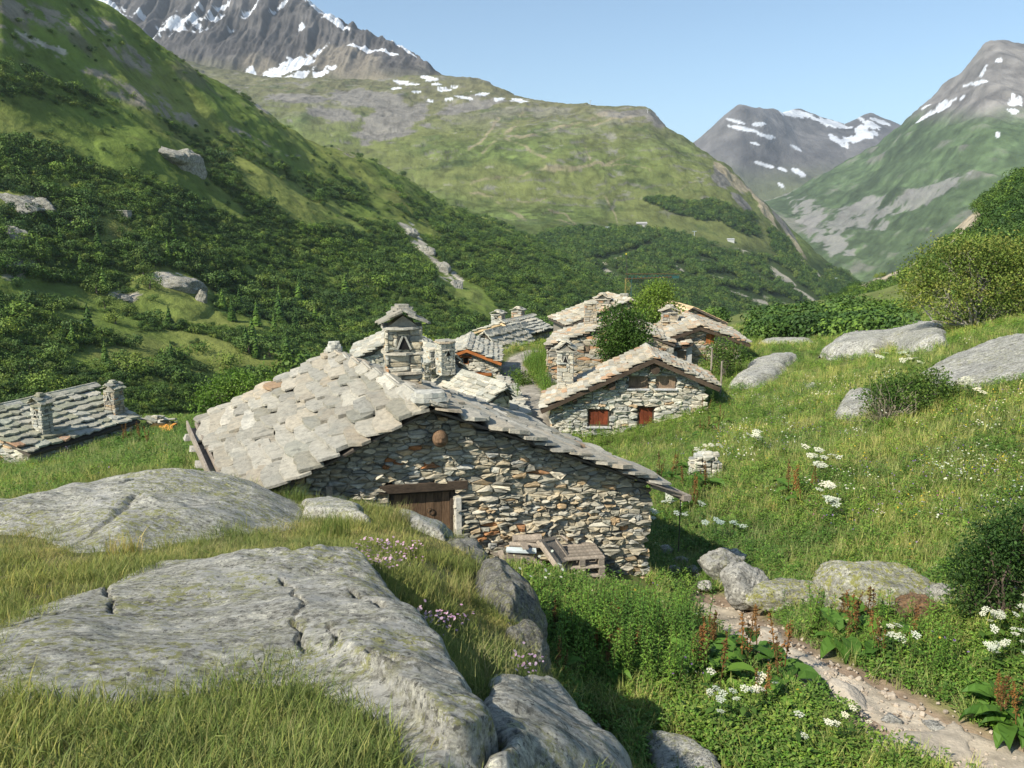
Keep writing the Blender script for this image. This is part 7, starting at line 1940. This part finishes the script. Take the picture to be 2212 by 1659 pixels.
# ------------------------------------------------------------------ things far off on the slopes
def onhill(name, u, v):
    G, U, W = HILLS[name]; d = np.hypot(U - u, W - v); k = np.argsort(d.ravel())[:6]; pts = G.reshape(-1, 3)[k]
    return pts[np.argmin(pts[:, 1])]
q = onhill('left_hill', 272, 466); m = MB(); m.add(*prism([(-2.1, -3), (2.1, -3), (1.7, 1.7), (-1.5, 1.8)], (0, 0, 0), (1, 0, 0), (0, 0, 1), (0, 1, 0), -1.5, 2), (.30, .28, .24)); m.add(*box((0, 0.2, 1.95), (1.9, 0, 0), (0, 1.9, 0), (0, 0, .12)), (.33, .31, .27))
o = obj('masonry_block', m.build('masonry_block', M_MORTAR), None, 'square grey masonry block among the bushes on the left slope', 'ruin'); o.location = q
def pylon(u, v, hh, label):
    q = onhill('dome', u, v); m = MB(); h = hh / FPX * q[1]
    m.add(*tube([(0, 0, -1), (0, 0, h)], [.7, .5], 6), (.42, .44, .44)); m.add(*box((0, 0, h), (3.4, 0, 0), (0, .4, 0), (0, 0, .4)), (.35, .42, .45))
    o = obj('lift_pylon', m.build('lift_pylon', M_GEN), None, label, 'ski lift pylon'); o.location = q
pylon(1500, 514, 16, 'ski lift pylon standing on the grass just above the forest edge')
pylon(1805, 612, 12, 'ski lift pylon low on the right flank of the green dome')
pylon(1312, 500, 9, 'small ski lift pylon left of the hut at the forest edge')
pylon(1275, 232, 10, 'ski lift pylon on the very top of the green dome')
pylon(1397, 247, 8, 'ski lift pylon on the right shoulder of the green dome')
def hut(u, v, L, D, h, label, wallc, roofc):
    q = onhill('dome', u, v); t = thing('hut', tuple(q), label, 'hut')
    m = MB(); m.add(*box((0, 0, h / 2 - 2), (L / 2, 0, 0), (0, D / 2, 0), (0, 0, h / 2 + 2)), wallc); obj('wall', m.build('wall', M_GEN), t)
    m = MB(); m.add(*prism([(-D * .62, 0), (D * .62, 0), (0, D * .3)], (0, 0, h), (0, 1, 0), (0, 0, 1), (1, 0, 0), -L * .55, L * .55), roofc); obj('roof', m.build('roof', M_GEN), t)
hut(1387, 490, 16, 9, 5, 'grey roofed mountain hut on the green dome just above the forest', (.45, .43, .40), (.36, .35, .34))
hut(1368, 500, 12, 7, 3.5, 'low brown hut tucked at the top edge of the forest', (.22, .17, .13), (.26, .24, .22))
hut(1290, 507, 8, 6, 3.5, 'tiny pale hut at the forest edge left of the other huts', (.40, .36, .28), (.30, .27, .23))
hut(1578, 519, 11, 6, 3.2, 'white lift station building on the slope right of the forest top', (.55, .55, .53), (.40, .41, .41))
# rock outcrops breaking through the scrub on the left slope
for k, (u, v, wpx, hpx, lab) in enumerate([(20, 448, 60, 26, 'pale fallen rock mass at the left edge of the photo, high in the scrub'), (78, 450, 40, 22, 'pale jagged rock block right of the rock mass at the left edge'), (140, 478, 30, 12, 'small white scree block below the pale rocks on the left'),
    (375, 628, 62, 26, 'broad pale sloping rock slab in the middle of the left slope'), (425, 655, 22, 34, 'rock face dropping from the broad pale slab on the left slope'), (272, 642, 32, 11, 'low rock left of the broad pale slab on the left slope'), (15, 530, 40, 46, 'shaded cliff block at the left edge, topped with grass'),
    (350, 335, 46, 18, 'craggy rock ledge under the bright grass terrace high on the left'), (395, 360, 44, 40, 'dark cliff at the end of the bright grass terrace'), (880, 505, 26, 18, 'top crag of the rock band above the big chimney'), (915, 545, 24, 24, 'middle crag of the rock band above the big chimney'), (950, 580, 24, 26, 'lower crag of the rock band above the big chimney'), (985, 620, 18, 26, 'lowest tail of the rock band above the big chimney'),
    (320, 545, 26, 10, 'small rock step below the masonry block'), (782, 616, 34, 9, 'thin flat rock shelf left of the big chimney top'), (165, 485, 22, 10, 'little grey rock among bushes near the masonry block')]):
    q = onhill('left_hill', u, v); sx, sz_ = wpx / FPX * q[1], hpx / FPX * q[1]
    o = obj('outcrop', boulder_mesh('outcrop', (sx, sx * .8, sz_), 300 + k, M_ROCKF, facet=.95), None, lab, 'rock'); o.location = (q[0], q[1] + sx * .35, q[2] - sz_ * .3); o.rotation_euler = (0, .18, rt.normal(0, .3))
# larches and bushes that stand out from the scrub
rL = np.random.default_rng(23)
T_LAR = []
for _ in range(4):
    m = conif_t(rL, 16); m.C = [c * np.array((2.3, 2.3, 1.3)) for c in m.C]; T_LAR.append(m.build('crown', M_FAR))
LT = MB().add(*tube([(0, 0, -.1), (0, 0, .5), (0, 0, .96)], [.022, .015, .004], 5), (.14, .11, .09)).build('trunk', M_GEN)
for k in range(34):
    u, v = rL.uniform(470, 760), rL.uniform(640, 775)
    if k >= 22: u, v = rL.uniform(-10, 440), rL.uniform(480, 800)
    q = onhill('left_hill', u, v)
    t = thing('larch_tree', tuple(q), 'pointed pale green larch rising out of the scrub on the left slope', 'tree', 'larches on the left slope'); s = rL.uniform(6, 10) * q[1] / 300 + 1.5; t.scale = (s, s, s); t.rotation_euler = (0, 0, rL.uniform(0, 6))
    obj('crown', T_LAR[k % 4], t); obj('trunk', LT, t)
BT = MB().add(*tube([(0, 0, -.2), (.05, 0, .2), (0, .03, .5)], [.05, .04, .02], 5), (.14, .11, .09)).build('trunk', M_GEN)
BC = [bush_t(rL, 700, [c], .11).build('crown', M_FAR) for c in ((.15, .215, .05), (.13, .20, .045), (.11, .185, .055))]
for k in range(46):
    u, v = rL.uniform(0, 820), rL.uniform(560, 880)
    q = onhill('left_hill', u, v)
    t = thing('round_bush', tuple(q), 'rounded lighter green bush standing out of the dark scrub on the left slope', 'bush', 'light bushes on the left slope'); s = rL.uniform(4.2, 6.5) * (0.5 + q[1] / 420); t.scale = (s, s, s * .9); t.rotation_euler = (0, 0, rL.uniform(0, 6))
    obj('crown', BC[k % 3], t); obj('trunk', BT, t)

# ------------------------------------------------------------------ air
top = max(float(G[..., 2].max()) for G, _, _ in HILLS.values()) + 20
hz = MB(); hz.add(*box((0, 5900, (top - 156) / 2), (9500, 0, 0), (0, 6300, 0), (0, 0, (top + 156) / 2)))
mh = bpy.data.materials.new('air'); mh.use_nodes = True; ntm = mh.node_tree
for n_ in list(ntm.nodes):
    if n_.type != 'OUTPUT_MATERIAL': ntm.nodes.remove(n_)
pv = ntm.nodes.new('ShaderNodeVolumePrincipled'); pv.inputs['Color'].default_value = (0.82, 0.90, 1.0, 1); pv.inputs['Density'].default_value = 0.00007; pv.inputs['Anisotropy'].default_value = 0.3
ntm.links.new(pv.outputs[0], ntm.nodes['Material Output'].inputs['Volume'])
obj('haze', hz.build('haze', mh), kind='stuff')
